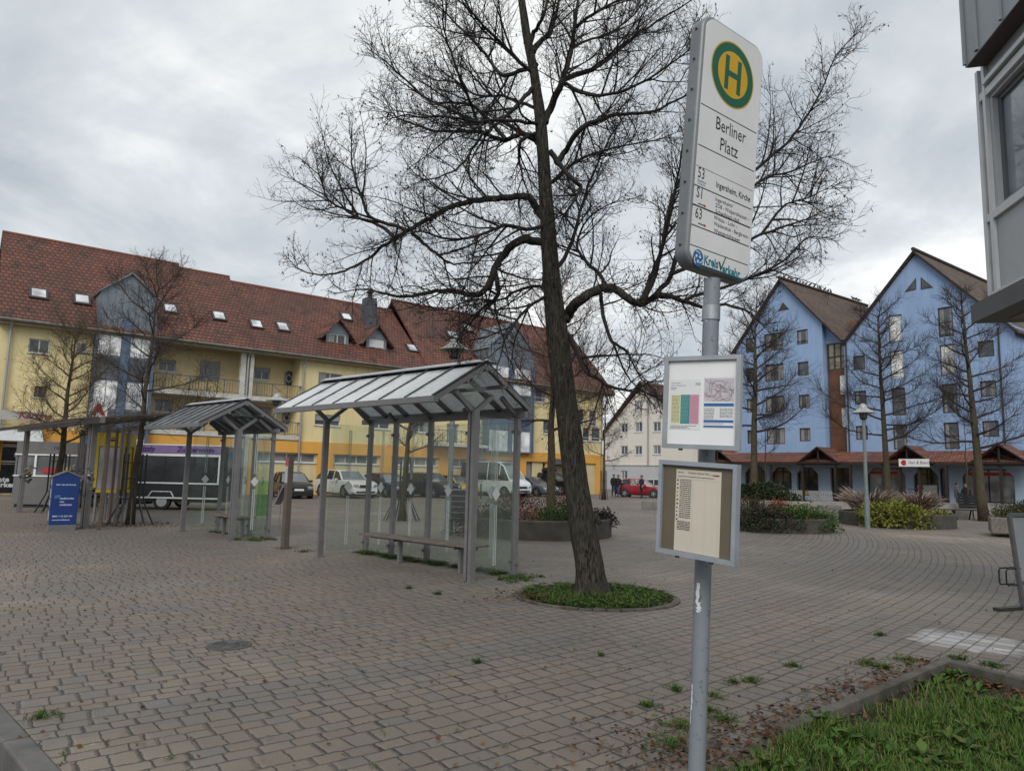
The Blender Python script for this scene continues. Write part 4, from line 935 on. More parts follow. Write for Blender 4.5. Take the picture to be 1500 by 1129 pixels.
# black poster windows
M_POST = mat('poster_black', (.012, .014, .017), .25, 0, .3, 2); M_PTEAL = mat('poster_teal', (.12, .30, .30), .5, 0, .3, 4)
h0 = Y.uz(40, 700, .02)[0]
for k in range(3):
    u1 = h0-k*2.05; u0 = u1-2.0
    for z0, z1 in ((.12, 1.55), (1.62, 2.66)):
        b = MB(); Y.box(b, u0, u1, z0, z1, -.09, -.03); p_ = mk('poster_window', b, M_POST, yb)
        if z0 < 1:
            text('Plakate', .36, Y.pt(u0+.2, z0+.55, -.029), Y.u, V((0, 0, 1)), M_WHITE, p_, bold=.012); text('wirken', .36, Y.pt(u0+.55, z0+.28, -.029), Y.u, V((0, 0, 1)), M_WHITE, p_, bold=.012)
            b = MB()
            for uu, zz, rr_ in ((u0+.12, z1-.25, .14), (u1-.15, z1-.2, .16)): b.quad(*[Y.pt(uu+rr_*math.cos(2*PI*j/12)*(.8+.3*(j % 2)), zz+rr_*1.5*math.sin(2*PI*j/12), -.028) for j in range(12)])
            mk('poster_splash', b, M_PTEAL, p_)
        else:
            b = MB()
            for uu in (u0+.45, u1-.45):
                b.quad(*[Y.pt(uu+.22*math.cos(2*PI*j/20), z0+.45+.24*math.sin(2*PI*j/20), -.028) for j in range(20)])
            Y.box(b, u0+.1, u1-.1, z0+.05, z0+.12, -.03, -.027); Y.box(b, u0+.1, u1-.1, z1-.22, z1-.05, -.03, -.027); mk('poster_print', b, mat('poster_pale', (.42, .44, .43), .5, 0, .25, 12), p_)
            b = MB()
            for uu in (u0+.45, u1-.45):
                for s in (-1, 1): b.quad(*[Y.pt(uu+s*.09+.05*math.cos(2*PI*j/10), z0+.5+.06*math.sin(2*PI*j/10), -.026) for j in range(10)])
                Y.box(b, uu-.09, uu+.09, z0+.26, z0+.31, -.03, -.0265)
            mk('poster_figure', b, M_POST, p_)

# ---- blue twin-gabled building with arcade
B = Fac(D(1231, 732, 60), (-40, 674), -1); BU = B.u
M_BLUE = plaster('blue_plaster', (.29, .42, .65), .20); M_LBL = plaster('pale_blue_plaster', (.42, .55, .70), .12)
M_BROOF = rooftile('brown_roof_tiles', B.n, (.15, .095, .07), (.075, .055, .045), .26, .3)
M_AROOF = rooftile('orange_arcade_tiles', BU, (.25, .09, .052), (.11, .048, .032), .16, .24)
M_BWALL = mat('brown_stair_cladding', (.13, .055, .028), .45, 0, .25, 1.5)
bb_ = thing('gabled_building', 'tall blue building with two steep brown tiled gables above a tiled shop arcade', 'building', B.pt(0, 0))
zsm = ((13.68, 15.0), (10.85, 12.1), (7.95, 9.15), (5.04, 6.2)); HL = []; 
for z0, z1 in zsm: HL += [(-3.55, -2.5, z0, z1), (-6.85, -4.95, z0-.2, z1+.1), (-8.9, -8.0, z0-.1, z1)]
HR = []
for z0, z1 in ((12.72, 15.0), (9.83, 12.1), (6.9, 9.1), (4.2, 6.2)): HR += [(4.5, 5.56, z0, z1), (8.22, 9.26, z0, z1)]
for z0, z1 in ((10.85, 12.05), (7.95, 9.1), (5.05, 6.2)): HR += [(1.5, 2.5, z0, z1), (10.8, 11.85, z0, z1)]
def gable(u0, u1, ua, za, zl, zr_, holes, nm, m, zb=3.9):
    zt = min(zl, zr_); hl = [h for h in holes if h[3] <= zt]; hh = [h for h in holes if h[3] > zt]
    b = MB()
    cut = [(h[0], h[1], h[2], zt) for h in hh if h[2] < zt]
    b2 = [h for h in hl]+cut
    B.wall(b, u0, u1, zb, zt, b2)
    # upper part as strips between vertical cuts, following the verge
    us = sorted({u0, u1, ua, *[x for h in hh for x in h[:2]]})
    top = lambda u: zl+(za-zl)*(u-u0)/(ua-u0) if u <= ua else za+(zr_-za)*(u-ua)/(u1-ua)
    for i in range(len(us)-1):
        a, c = us[i], us[i+1]; m_ = (a+c)/2; h = next((h for h in hh if h[0] < m_ < h[1]), None)
        if h:
            if h[2] > zt: b.quad(B.pt(a, zt), B.pt(c, zt), B.pt(c, h[2]), B.pt(a, h[2]))
            b.quad(B.pt(a, h[3]), B.pt(c, h[3]), B.pt(c, top(c)), B.pt(a, top(a)))
            for (ua_, za_), (ub_, zb2) in (((h[0], max(zt, h[2])), (h[0], h[3])), ((h[1], h[3]), (h[1], max(zt, h[2]))), ((h[0], h[3]), (h[1], h[3]))): b.quad(B.pt(ua_, za_), B.pt(ub_, zb2), B.pt(ub_, zb2, -.18), B.pt(ua_, za_, -.18))
        else: b.quad(B.pt(a, zt), B.pt(c, zt), B.pt(c, top(c)), B.pt(a, top(a)))
    return mk(nm, b, m, bb_)
gable(-9.95, -1.14, -4.97, 19.75, 14.0, 15.35, HL, 'left_gable_wall', M_BLUE)
gable(.74, 13.2, 6.79, 19.6, 13.25, 12.9, HR, 'right_gable_wall', M_BLUE)
for k, h in enumerate(HL+HR):
    big = h[1]-h[0] > 1.5; yel = h[3]-h[2] > 1.9
    lit = yel and k in (len(HL), len(HL)+2, len(HL)+3)
    B.window(bb_, h, M_BFRAME, M_PANEB if lit else M_PANE, mull=1 if big else 0, trans=.5 if yel and not lit else None, fw=.09 if not lit else .05)
for (pts) in (((1325, 428), (1342, 424), (1342, 407)), ((1349, 406), (1349, 424), (1367, 421))):
    b = MB(); q = [B.uz(*p) for p in pts]; b.prism([B.pt(u, z, .004) for u, z in q], B.n*.03); w_ = mk('triangular_window', b, M_BFRAME, bb_); cu = sum(u for u, z in q)/3; cz = sum(z for u, z in q)/3
    b = MB(); b.quad(*[B.pt(cu+(u-cu)*.72, cz+(z-cz)*.72, .037) for u, z in q]); mk('pane', b, M_PANE, w_)
q = [B.uz(*p) for p in ((1140, 456), (1156, 453), (1147, 443))]; b = MB(); b.prism([B.pt(u, z, .004) for u, z in q], B.n*.03); mk('triangular_window', b, M_BFRAME, bb_)
# stair recess between the gables
b = MB(); B.box(b, -.95, .70, 3.9, 11.2, -1.0, -.55); st = mk('stair_shaft', b, M_BWALL, bb_)
b = MB(); B.box(b, -.95, .70, 11.2, 13.5, -1.0, -.6)
mk('stair_window', b, panemat('stair_glass', (.16, .145, .10), .1), st)
b = MB()
for k in range(4): u = -.95+1.65*k/3; B.box(b, u-.05, u+.05, 11.2, 13.5, -.6, -.54)
for z in (11.2, 12.3, 13.45): B.box(b, -.95, .70, z-.05, z+.05, -.6, -.545)
mk('stair_window_frame', b, M_BFRAME, st)
for a_ in ((.05, .5, 9.0, 10.6), (.1, .55, 6.2, 7.8)): b = MB(); B.box(b, *a_, -.55, -.52); mk('stair_pane', b, M_PANEB, st)
b = MB(); b.quad(B.pt(-1.14, 3.9), B.pt(-1.14, 3.9, -1), B.pt(-1.14, 15.2, -1), B.pt(-1.14, 15.2)); b.quad(B.pt(.74, 3.9), B.pt(.74, 3.9, -1), B.pt(.74, 13.2, -1), B.pt(.74, 13.2))
b.quad(B.pt(-1.14, 13.5, -.6), B.pt(.74, 13.5, -.6), B.pt(.74, 13.6, -.6), B.pt(-1.14, 15.3, -.6)); mk('recess_wall', b, M_BLUE, bb_)
for u_, z_ in ((.98, 13.3), (12.2, 12.9)): b = MB(); b.tube([B.pt(u_, z_, .09), B.pt(u_, 3.9, .09)], .06, 8); mk('downpipe', b, M_DMETAL, bb_)
DB = -16
for u0, ua, u1, za, zl, zr_ in ((-10.3, -4.97, .72, 20.05, 13.75, 13.55), (.66, 6.79, 13.6, 19.9, 13.15, 12.3)):
    b = MB(); roof_slab(b, [B.pt(u0, zl, .35), B.pt(ua, za, .35), B.pt(ua, za, DB), B.pt(u0, zl, DB)][::-1], .16); roof_slab(b, [B.pt(ua, za, .35), B.pt(u1, zr_, .35), B.pt(u1, zr_, DB), B.pt(ua, za, DB)][::-1], .16)
    rf = mk('roof', b, M_BROOF, bb_); b = MB(); b.tube([B.pt(ua, za+.1, .36), B.pt(ua, za+.1, DB)], .15, 8); mk('ridge_tiles', b, mat('dark_ridge_tile', (.05, .035, .028), .8, 0, .3, 3), rf)
    b = MB()
    for (ea, eb) in (((u0, zl), (ua, za)), ((ua, za), (u1, zr_))): b.beam(B.pt(ea[0], ea[1]-.12, .31), B.pt(eb[0], eb[1]-.12, .31), .08, .22, B.n)
    mk('barge_board', b, M_BROWN, rf)
b = MB(); q = [B.pt(-.6, 14.6, -6.0), B.pt(2.2, 14.8, -3.2), B.pt(2.2, 17.0, -6.5), B.pt(-1.5, 17.0, -7.5)]; roof_slab(b, [B.pt(-2.0, 16.2, -5.2), B.pt(.75, 13.4, -3.0), B.pt(3.4, 16.2, -5.2), B.pt(.75, 16.3, -8.0)], .1); mk('valley_roof', b, rooftile('valley_tiles', BU, (.15, .065, .04), (.07, .04, .03)), bb_)
for u_, z_ in ((-9.95, 14), (13.2, 12.9)): b = MB(); b.quad(B.pt(u_, 0), B.pt(u_, 0, DB), B.pt(u_, z_, DB), B.pt(u_, z_)); mk('side_wall', b, M_BLUE, bb_)
# arcade: chamfered shop windows behind brown posts, tiled roof with gablets
b = MB(); shops = [(-9.2, -6.9), (-6.4, -4.4), (-3.9, -1.9), (2.3, 5.3), (5.9, 7.7), (9.3, 12.6)]; doors = [(-.8, 1.1), (7.75, 8.4)]
HS = [(a, c, .35, 2.75) for a, c in shops]+[(a, c, .02, 2.75) for a, c in doors]
B.wall(b, -10.6, 14.5, -.1, 3.95, HS, .02, .3)
for a, c in shops:
    for s, u in ((1, a), (-1, c)): b.prism([B.pt(u, 2.75, .015), B.pt(u+s*.5, 2.75, .015), B.pt(u, 2.2, .015)], B.n*-.25)
mk('arcade_wall', b, M_LBL, bb_)
M_SHOPG = panemat('shop_glass', (.035, .035, .032), .05)
for k, h in enumerate(HS): 
    w_ = B.window(bb_, h, M_BROWN, panemat('sky_painted_shop_glass', (.15, .155, .15), .08) if k in (3, 5) else M_SHOPG, .0, mull=1, trans=.82 if k < 6 else None, dep=.28, fw=.08, name='shop_window' if k < 6 else 'shop_door')  # two large panes get a paler base colour imitating the reflected sky
    if k in (3, 5): b = MB(); B.box(b, h[0]+.1, h[1]-.1, 2.28, 2.5, -.2, -.17); mk('red_band', b, M_RED, w_)
    if k in (1, 2): b = MB(); B.box(b, h[0]+.1, h[1]-.1, .42, .75, -.2, -.17); mk('orange_poster', b, M_ORA, w_)
    if k == 4: b = MB(); B.box(b, h[0]+.2, h[1]-.2, .5, 1.5, -.2, -.17); mk('pale_poster', b, M_PANEB, w_)
b = MB(); DA = 2.5
roof_slab(b, [B.pt(-11.5, 3.12, DA), B.pt(14.5, 3.12, DA), B.pt(14.5, 3.98, .03), B.pt(-11.5, 3.98, .03)], .10); ar = mk('arcade_roof', b, M_AROOF, bb_)
for uc in (-10.4, -.42, 6.6, 12.6):
    b = MB(); hw = 1.85
    for s in (-1, 1): q = [B.pt(uc, 4.42, DA+.15), B.pt(uc+s*hw, 3.08, DA+.15), B.pt(uc+s*hw, 3.08, 1.2), B.pt(uc, 4.42, .03)]; roof_slab(b, q if s < 0 else q[::-1], .09)
    gb = mk('arcade_gablet', b, M_AROOF, bb_); b = MB(); b.quad(B.pt(uc-hw+.15, 3.08, DA-1.0), B.pt(uc+hw-.15, 3.08, DA-1.0), B.pt(uc, 4.3, DA-1.0)); b.beam(B.pt(uc, 3.15, DA+.05), B.pt(uc, 4.25, DA+.05), .1, .1); b.beam(B.pt(uc-hw, 3.1, DA+.1), B.pt(uc+hw, 3.1, DA+.1), .08, .12)
    for s in (-1, 1): b.beam(B.pt(uc, 4.40, DA+.16), B.pt(uc+s*hw, 3.06, DA+.16), .05, .16, B.n)
    mk('gablet_timber', b, M_BROWN, gb)
b = MB(); B.box(b, -11.5, 14.5, 2.92, 3.10, DA-.12, DA+.02); mk('eaves_beam', b, M_BROWN, ar)
for u in (-10.0, -8.2, -6.2, -4.9, -1.9, .95, 2.2, 4.8, 6.0, 7.4, 9.2, 11.0, 12.6):
    b = MB(); B.box(b, u-.09, u+.09, -.05, 2.95, DA-.2, DA-.02); mk('arcade_post', b, M_BROWN, bb_)
h = B.rect(1317, 672, 1362, 683.5, DA+.2); b = MB(); B.box(b, *h, DA+.2, DA+.28); s_ = mk('shop_sign', b, M_WHITE, bb_)
text('Hair & Beauty', (h[3]-h[2])*.55, B.pt(h[0]+.68, h[2]+.2, DA+.282), B.u, V((0, 0, 1)), M_INK, s_, sx=.85, shear=.3)
b = MB(); cu, cz = h[0]+.35, (h[2]+h[3])/2; b.quad(*[B.pt(cu+.22*math.cos(2*PI*j/10)*(1 if j % 2 else .75), cz+.22*math.sin(2*PI*j/10), DA+.284) for j in range(10)]); mk('red_emblem', b, M_RED, s_)
b = MB(); cu, cz = B.uz(1345, 714, .3); b.quad(*[B.pt(cu+(.28 if j % 2 else .15)*math.cos(2*PI*j/10+.3), cz+(.36 if j % 2 else .18)*math.sin(2*PI*j/10+.3), -.15) for j in range(10)]); mk('orange_window_star', b, mat('star_orange', (.60, .12, .03), .5, 0, .1, 4), bb_)
# ---- white gabled house
W = Fac(D(930, 718, 85), (-200, 672), -1); M_WW = plaster('white_plaster', (.74, .70, .64), .12); M_GW = plaster('grey_plaster', (.50, .50, .52), .12)
wh = thing('white_house', 'white gabled house with brown roof and grey ground floor beyond the red car', 'house', W.pt(0, 0))
wr = [W.rect(*q) for q in ((909.5, 620, 919.5, 633.5), (930, 618.5, 941, 632.5), (956.5, 618, 968, 632), (909, 653, 919.5, 666), (930, 653, 940.5, 666), (956.5, 652, 968, 665.5), (930.5, 587, 940.5, 601), (909.5, 689, 919, 702), (888.5, 648, 893, 656), (888.5, 668, 893, 678))]
ZWE = 7.0
ua, za = 1.1, 12.6
b = MB(); W.wall(b, -4.6, 8.6, 2.95, ZWE, [h for h in wr if h[3] < ZWE and h[2] > 2.9 or h[2] < ZWE < h[3]]); 
low = [h for h in wr if h[3] <= 2.9]
hs = [(h[0], h[1], ZWE, h[3]) for h in wr if h[2] < ZWE < h[3]]+[h for h in wr if h[2] >= ZWE]
top = lambda u: ZWE+(za-.3-ZWE)*(u+4.6)/(ua+4.6) if u <= ua else za-.3+(ZWE-za+.3)*(u-ua)/(8.6-ua)
us = sorted({-4.6, 8.6, ua, *[x for h in hs for x in h[:2]]})
for i in range(len(us)-1):
    a, c = us[i], us[i+1]; zz = ZWE
    for h in sorted([h for h in hs if h[0] < (a+c)/2 < h[1]], key=lambda h: h[2]):
        if h[2] > zz: b.quad(W.pt(a, zz), W.pt(c, zz), W.pt(c, h[2]), W.pt(a, h[2]))
        zz = h[3]
    b.quad(W.pt(a, zz), W.pt(c, zz), W.pt(c, top(c)), W.pt(a, top(a)))
b.quad(W.pt(-4.6, 0), W.pt(-4.6, 0, -14), W.pt(-4.6, ZWE, -14), W.pt(-4.6, ZWE)); b.quad(W.pt(8.6, 0), W.pt(8.6, 0, -14), W.pt(8.6, ZWE, -14), W.pt(8.6, ZWE))
mk('upper_wall', b, M_WW, wh); b = MB(); W.wall(b, -4.6, 8.6, -.1, 2.95, low); mk('ground_floor_wall', b, M_GW, wh)
b = MB(); W.box(b, -4.6, 8.6, 2.9, 3.0, .003, .08); mk('string_course', b, M_GW, wh)
for h in wr: W.window(wh, h, M_WFRAME, M_PANE, mull=1, sill=M_WFRAME, fw=.1)
b = MB(); zo = 12.9
for (a, z1), (c, z2) in (((-5.5, 6.2), (ua, zo)), ((ua, zo), (9.6, 6.0))): roof_slab(b, [W.pt(a, z1, .6), W.pt(c, z2, .6), W.pt(c, z2, -14), W.pt(a, z1, -14)][::-1], .18)
rf = mk('roof', b, rooftile('brown_red_tiles', W.n, (.13, .055, .04), (.06, .035, .028), .3, .3), wh)
b = MB(); W.box(b, 4.4, 5.2, 9.5, 13.0, -5, -4.2); mk('chimney', b, M_CONC, rf)
b = MB(); u_ = 2.0; b.tube([W.pt(u_, 10.8, .12), W.pt(u_, 3.0, .12)], .07, 8); mk('downpipe', b, M_POLE, wh)
# ---- corner building with the oriel overhead at the right edge
O = Fac(D(1423, 474, 9), (940, 688), -1)
M_OZ = mat('oriel_zinc', (.34, .365, .385), .5, .3, .12, 1.5, stretch=(1, 1, .3)); M_FASC = mat('dark_fascia', (.13, .132, .135), .6, .1, .2, 4); M_SOF = mat('beige_soffit', (.30, .28, .25), .8, 0, .1, 3)
ob = thing('corner_building', 'building corner overhead with zinc parapet and projecting glazed oriel, at the right edge', 'building', O.pt(3, 0, -3.5))
def oplan(ins=0.0, far=5.2):
    return [(ins, -ins), (6.5, -ins), (6.5, -far), (1.6, -far), (.75+ins*.5, -3.4), (.28+ins*.8, -1.9), (.04+ins, -.8)]
def oprism(b, pl, z0, z1): b.prism([O.pt(u, z0, d) for u, d in pl][::-1], V((0, 0, z1-z0)))
b = MB(); oprism(b, oplan(), 3.75, 3.985); mk('floor_slab', b, M_FASC, ob)
b = MB(); pl = oplan(.30, 4.9); b.quad(*[O.pt(u, 3.742, d) for u, d in pl]); mk('soffit', b, M_SOF, ob)
b = MB(); z0, z1 = 3.987, 7.12; dd = -.22
pts = [(.10, dd), (6.5, dd), (6.5, -5), (1.7, -5), (.85, -3.4), (.40, -2.0), (.14, -1.0)]
O.wall(b, .10, 6.5, z0, z1, [(.40, 2.3, 5.18, 6.62), (2.6, 4.5, 5.18, 6.62)], dd, .16)
for i in range(1, len(pts)):
    a, c = pts[i], pts[(i+1) % len(pts)]; b.quad(O.pt(a[0], z0, a[1]), O.pt(c[0], z0, c[1]), O.pt(c[0], z1, c[1]), O.pt(a[0], z1, a[1]))
orw = mk('oriel_wall', b, mat('oriel_panel_grey', (.55, .56, .57), .5, .1, .08, 2), ob)
b = MB()
for u in (.13, .30, 2.45, 4.65): O.box(b, u-.035, u+.035, z0+.003, z1-.003, dd+.003, dd+.05)
for z in (4.06, 5.08, 6.72): O.box(b, .17, 6.4, z-.05, z+.05, dd+.003, dd+.045)
O.box(b, .36, 6.4, 6.80, 6.86, dd+.002, dd+.09); mk('oriel_frame', b, mat('oriel_frame_paint', (.70, .71, .71), .45, .2, .08, 3), orw)
for u0, u1 in ((.40, 2.3), (2.6, 4.5)): O.window(orw, (u0, u1, 5.18, 6.62), mat('dark_window_frame', (.14, .15, .16), .4, .2, .1, 5), panemat('oriel_glass', (.20, .23, .25), .04), dd, mull=0, dep=.12, fw=.07)
PSH = O.uz(1416, 135, .02)[0]+.34
b = MB(); pl = [(-.34+PSH, .02), (6.5, .02), (6.5, -5.5), (1.2, -5.5), (.3, -3.6), (-.18+PSH, -1.9)]; oprism(b, pl, 7.1, 8.6); pr = mk('parapet', b, M_OZ, ob)
b = MB()
for u in (-.32+PSH, .02+PSH, .62, 1.25, 1.95, 2.6): O.box(b, u-.02, u+.02, 7.13, 8.57, .02, .05)
mk('standing_seams', b, M_OZ, pr)
b = MB(); pl = [(-.40+PSH, .07), (6.5, .07), (6.5, -5.6), (1.1, -5.6), (.2, -3.6), (-.25+PSH, -1.9)]; oprism(b, pl, 8.6, 8.66); b.tube([O.pt(-.40+PSH, 8.75, -.4), O.pt(-.8+PSH, 9.0, -.5)], .05, 8); mk('coping', b, M_DMETAL, pr)
b = MB(); pl = [(-.32+PSH, .0), (6.45, .0), (6.45, -5.4), (1.2, -5.4), (.3, -3.6), (-.16+PSH, -1.9)]; b.prism([O.pt(u, 7.085, d) for u, d in pl][::-1], (0, 0, .012)); mk('parapet_soffit', b, mat('brown_soffit', (.10, .075, .075), .7, 0, .15, 4), pr)
b = MB(); O.wall(b, 2.2, 6.5, -.1, 3.745, [(2.8, 4.4, .1, 2.6)], -2.2, .2); b.quad(O.pt(2.2, -.1, -2.2), O.pt(2.2, -.1, -6), O.pt(2.2, 3.745, -6), O.pt(2.2, 3.745, -2.2)); mk('ground_floor_wall', b, plaster('ground_floor_grey', (.35, .34, .32)), ob)
O.window(ob, (2.8, 4.4, .1, 2.6), M_DMETAL, M_PANE, -2.2, mull=1)
# ------------------------------------------------------------------ trees
def bark(name, c0, c1, moss=None, sc=1.0):
    if name in _mats: return _mats[name]
    t = NT(name); co = t.co(); st = t.vmath('MULTIPLY', co, (1, 1, .16))
    r = t.noise(st, 40*sc, 7, .7, .5); fi = t.rng(r, .40, .60)
    c = t.mix(fi, c0, c1)
    if moss: c = t.mix(t.math('MULTIPLY', t.rng(t.noise(co, 2.2, 5, .65), .45, .68), .75), c, moss)
    _mats[name] = t.set(Base_Color=c, Roughness=.9, Specular_IOR_Level=.2, Normal=t.bump(r, 1.0, .035)); return _mats[name]
M_BARK = bark('linden_bark', (.010, .009, .008), (.092, .082, .070), (.045, .047, .032))
M_TWIG = mat('dark_twigs', (.016, .0135, .0125), .85, 0, .3, 8)
M_TWIG2 = mat('brown_twigs', (.060, .044, .030), .85, 0, .3, 8)
M_BARK2 = bark('small_tree_bark', (.035, .027, .02), (.13, .105, .075), (.10, .095, .045), 1.4)
M_DEAD = foliage('withered_leaves', [(.03, .02, .013), (.075, .045, .025), (.13, .085, .045)], .8)
def rv(r): 
    while True:
        v = V((r.uniform(-1, 1), r.uniform(-1, 1), r.uniform(-1, 1)))
        if .01 < v.length < 1: return v.normalized()
def grow(mb, r, p, d, L, r0, n, wob, trop, sides, r1=None):
    """one gnarled shoot; returns its points"""
    pts = [V(p)]; d = V(d).normalized(); st = L/n
    for i in range(n):
        d = (d+rv(r)*wob+V((0, 0, trop*(i/n)))).normalized(); pts.append(pts[-1]+d*st)
    r1 = r1 if r1 is not None else r0*.35
    mb.line(pts, [r0+(r1-r0)*i/n for i in range(n+1)], sides); return pts
def at_(pts, f):
    x = f*(len(pts)-1); i = min(int(x), len(pts)-2); return pts[i].lerp(pts[i+1], x-i), (pts[i+1]-pts[i]).normalized()
def side(r, d, spread, up=0.0):
    s = rv(r); s = (s-d*s.dot(d)).normalized(); return (d*math.cos(spread)+s*math.sin(spread)+V((0, 0, up))).normalized()
def twigs(tw, lf, r, pts, L0, n, lev, rad, up, den=1.0, leafp=.05):
    for k in range(n):
        f = .08+.92*(k+r.random())/n; p, d = at_(pts, f); L = L0*(1.15-.6*f)*r.uniform(.55, 1.25)
        q = grow(tw, r, p, side(r, d, r.uniform(.6, 1.15), up*.5), L, rad*(1-.4*f), 4 if lev else 3, .22, up, 3 if rad < .012 else 4, .0016)
        if lev: twigs(tw, lf, r, q, L*.48, max(3, int(r.uniform(.7, 1.3)*(5 if lev > 1 else 4)*den)), lev-1, max(.0026, rad*.48), up, den, leafp)
        elif r.random() < leafp:
            e = q[-1]
            for j in range(r.randint(1, 3)): lf.leaf(e+rv(r)*.02, V((r.uniform(-.4, .4), r.uniform(-.4, .4), -1)), rv(r), r.uniform(.02, .05), r.uniform(.015, .03))
bt = thing('linden_tree', 'large bare linden with a leaning trunk in a round planted pit, tallest of all', 'tree', (TB.x, TB.y, 0))
r = random.Random(21); TY = TB.y
trunk = [(869, 890, 27), (868, 868, 25), (861, 820, 23), (851, 760, 22), (841, 690, 20.5), (833, 620, 19.5), (824, 550, 19), (817, 490, 19), (810, 430, 16), (805, 370, 14.5), (800, 300, 13), (796, 230, 11), (791, 170, 10), (782, 105, 8.5), (771, 50, 7.5), (764, 0, 6.5), (757, -70, 5), (752, -170, 3.5), (748, -260, 2)]
mb = MB(); pts = [D(x, y, TY) for i, (x, y, w_) in enumerate(trunk)]; pts[0].z = -.03
fine = []; frad = []
for i in range(len(pts)-1):
    for k in range(4):
        f = k/4; fine.append(pts[i].lerp(pts[i+1], f)); frad.append((trunk[i][2]+(trunk[i+1][2]-trunk[i][2])*f)*.86*TY/FPX)
mb.tube(fine+[pts[-1]], frad+[.01], 20)
me_v = []
for k, p in enumerate(mb.v):
    q = V(p); i = min(k//20, len(fine)-1); c = fine[i]; o = q-c; a = math.atan2(o.y, o.x)
    s = 1+.09*mnoise.noise(V((q.x*6, q.y*6, q.z*1.1)))+.05*mnoise.noise(V((q.x*14, q.y*14, q.z*3)))+.035*math.sin(a*5+q.z*1.2)*min(1, 1.5/(.5+q.z))
    if q.z < .42: s += .42*(1-q.z/.42)**2*(.6+.4*math.sin(a*4+1))
    me_v.append(tuple(c+o*s))
mb.v = me_v
b = MB()
tk = mk('trunk', mb, M_BARK, bt, smooth=True, ang=None)
b.tube([D(862, 765, TY), D(874, 757, TY-.02), D(880, 768, TY-.03)], [.09, .07, .03], 8); mk('branch_stub', b, M_BARK, tk, smooth=True)
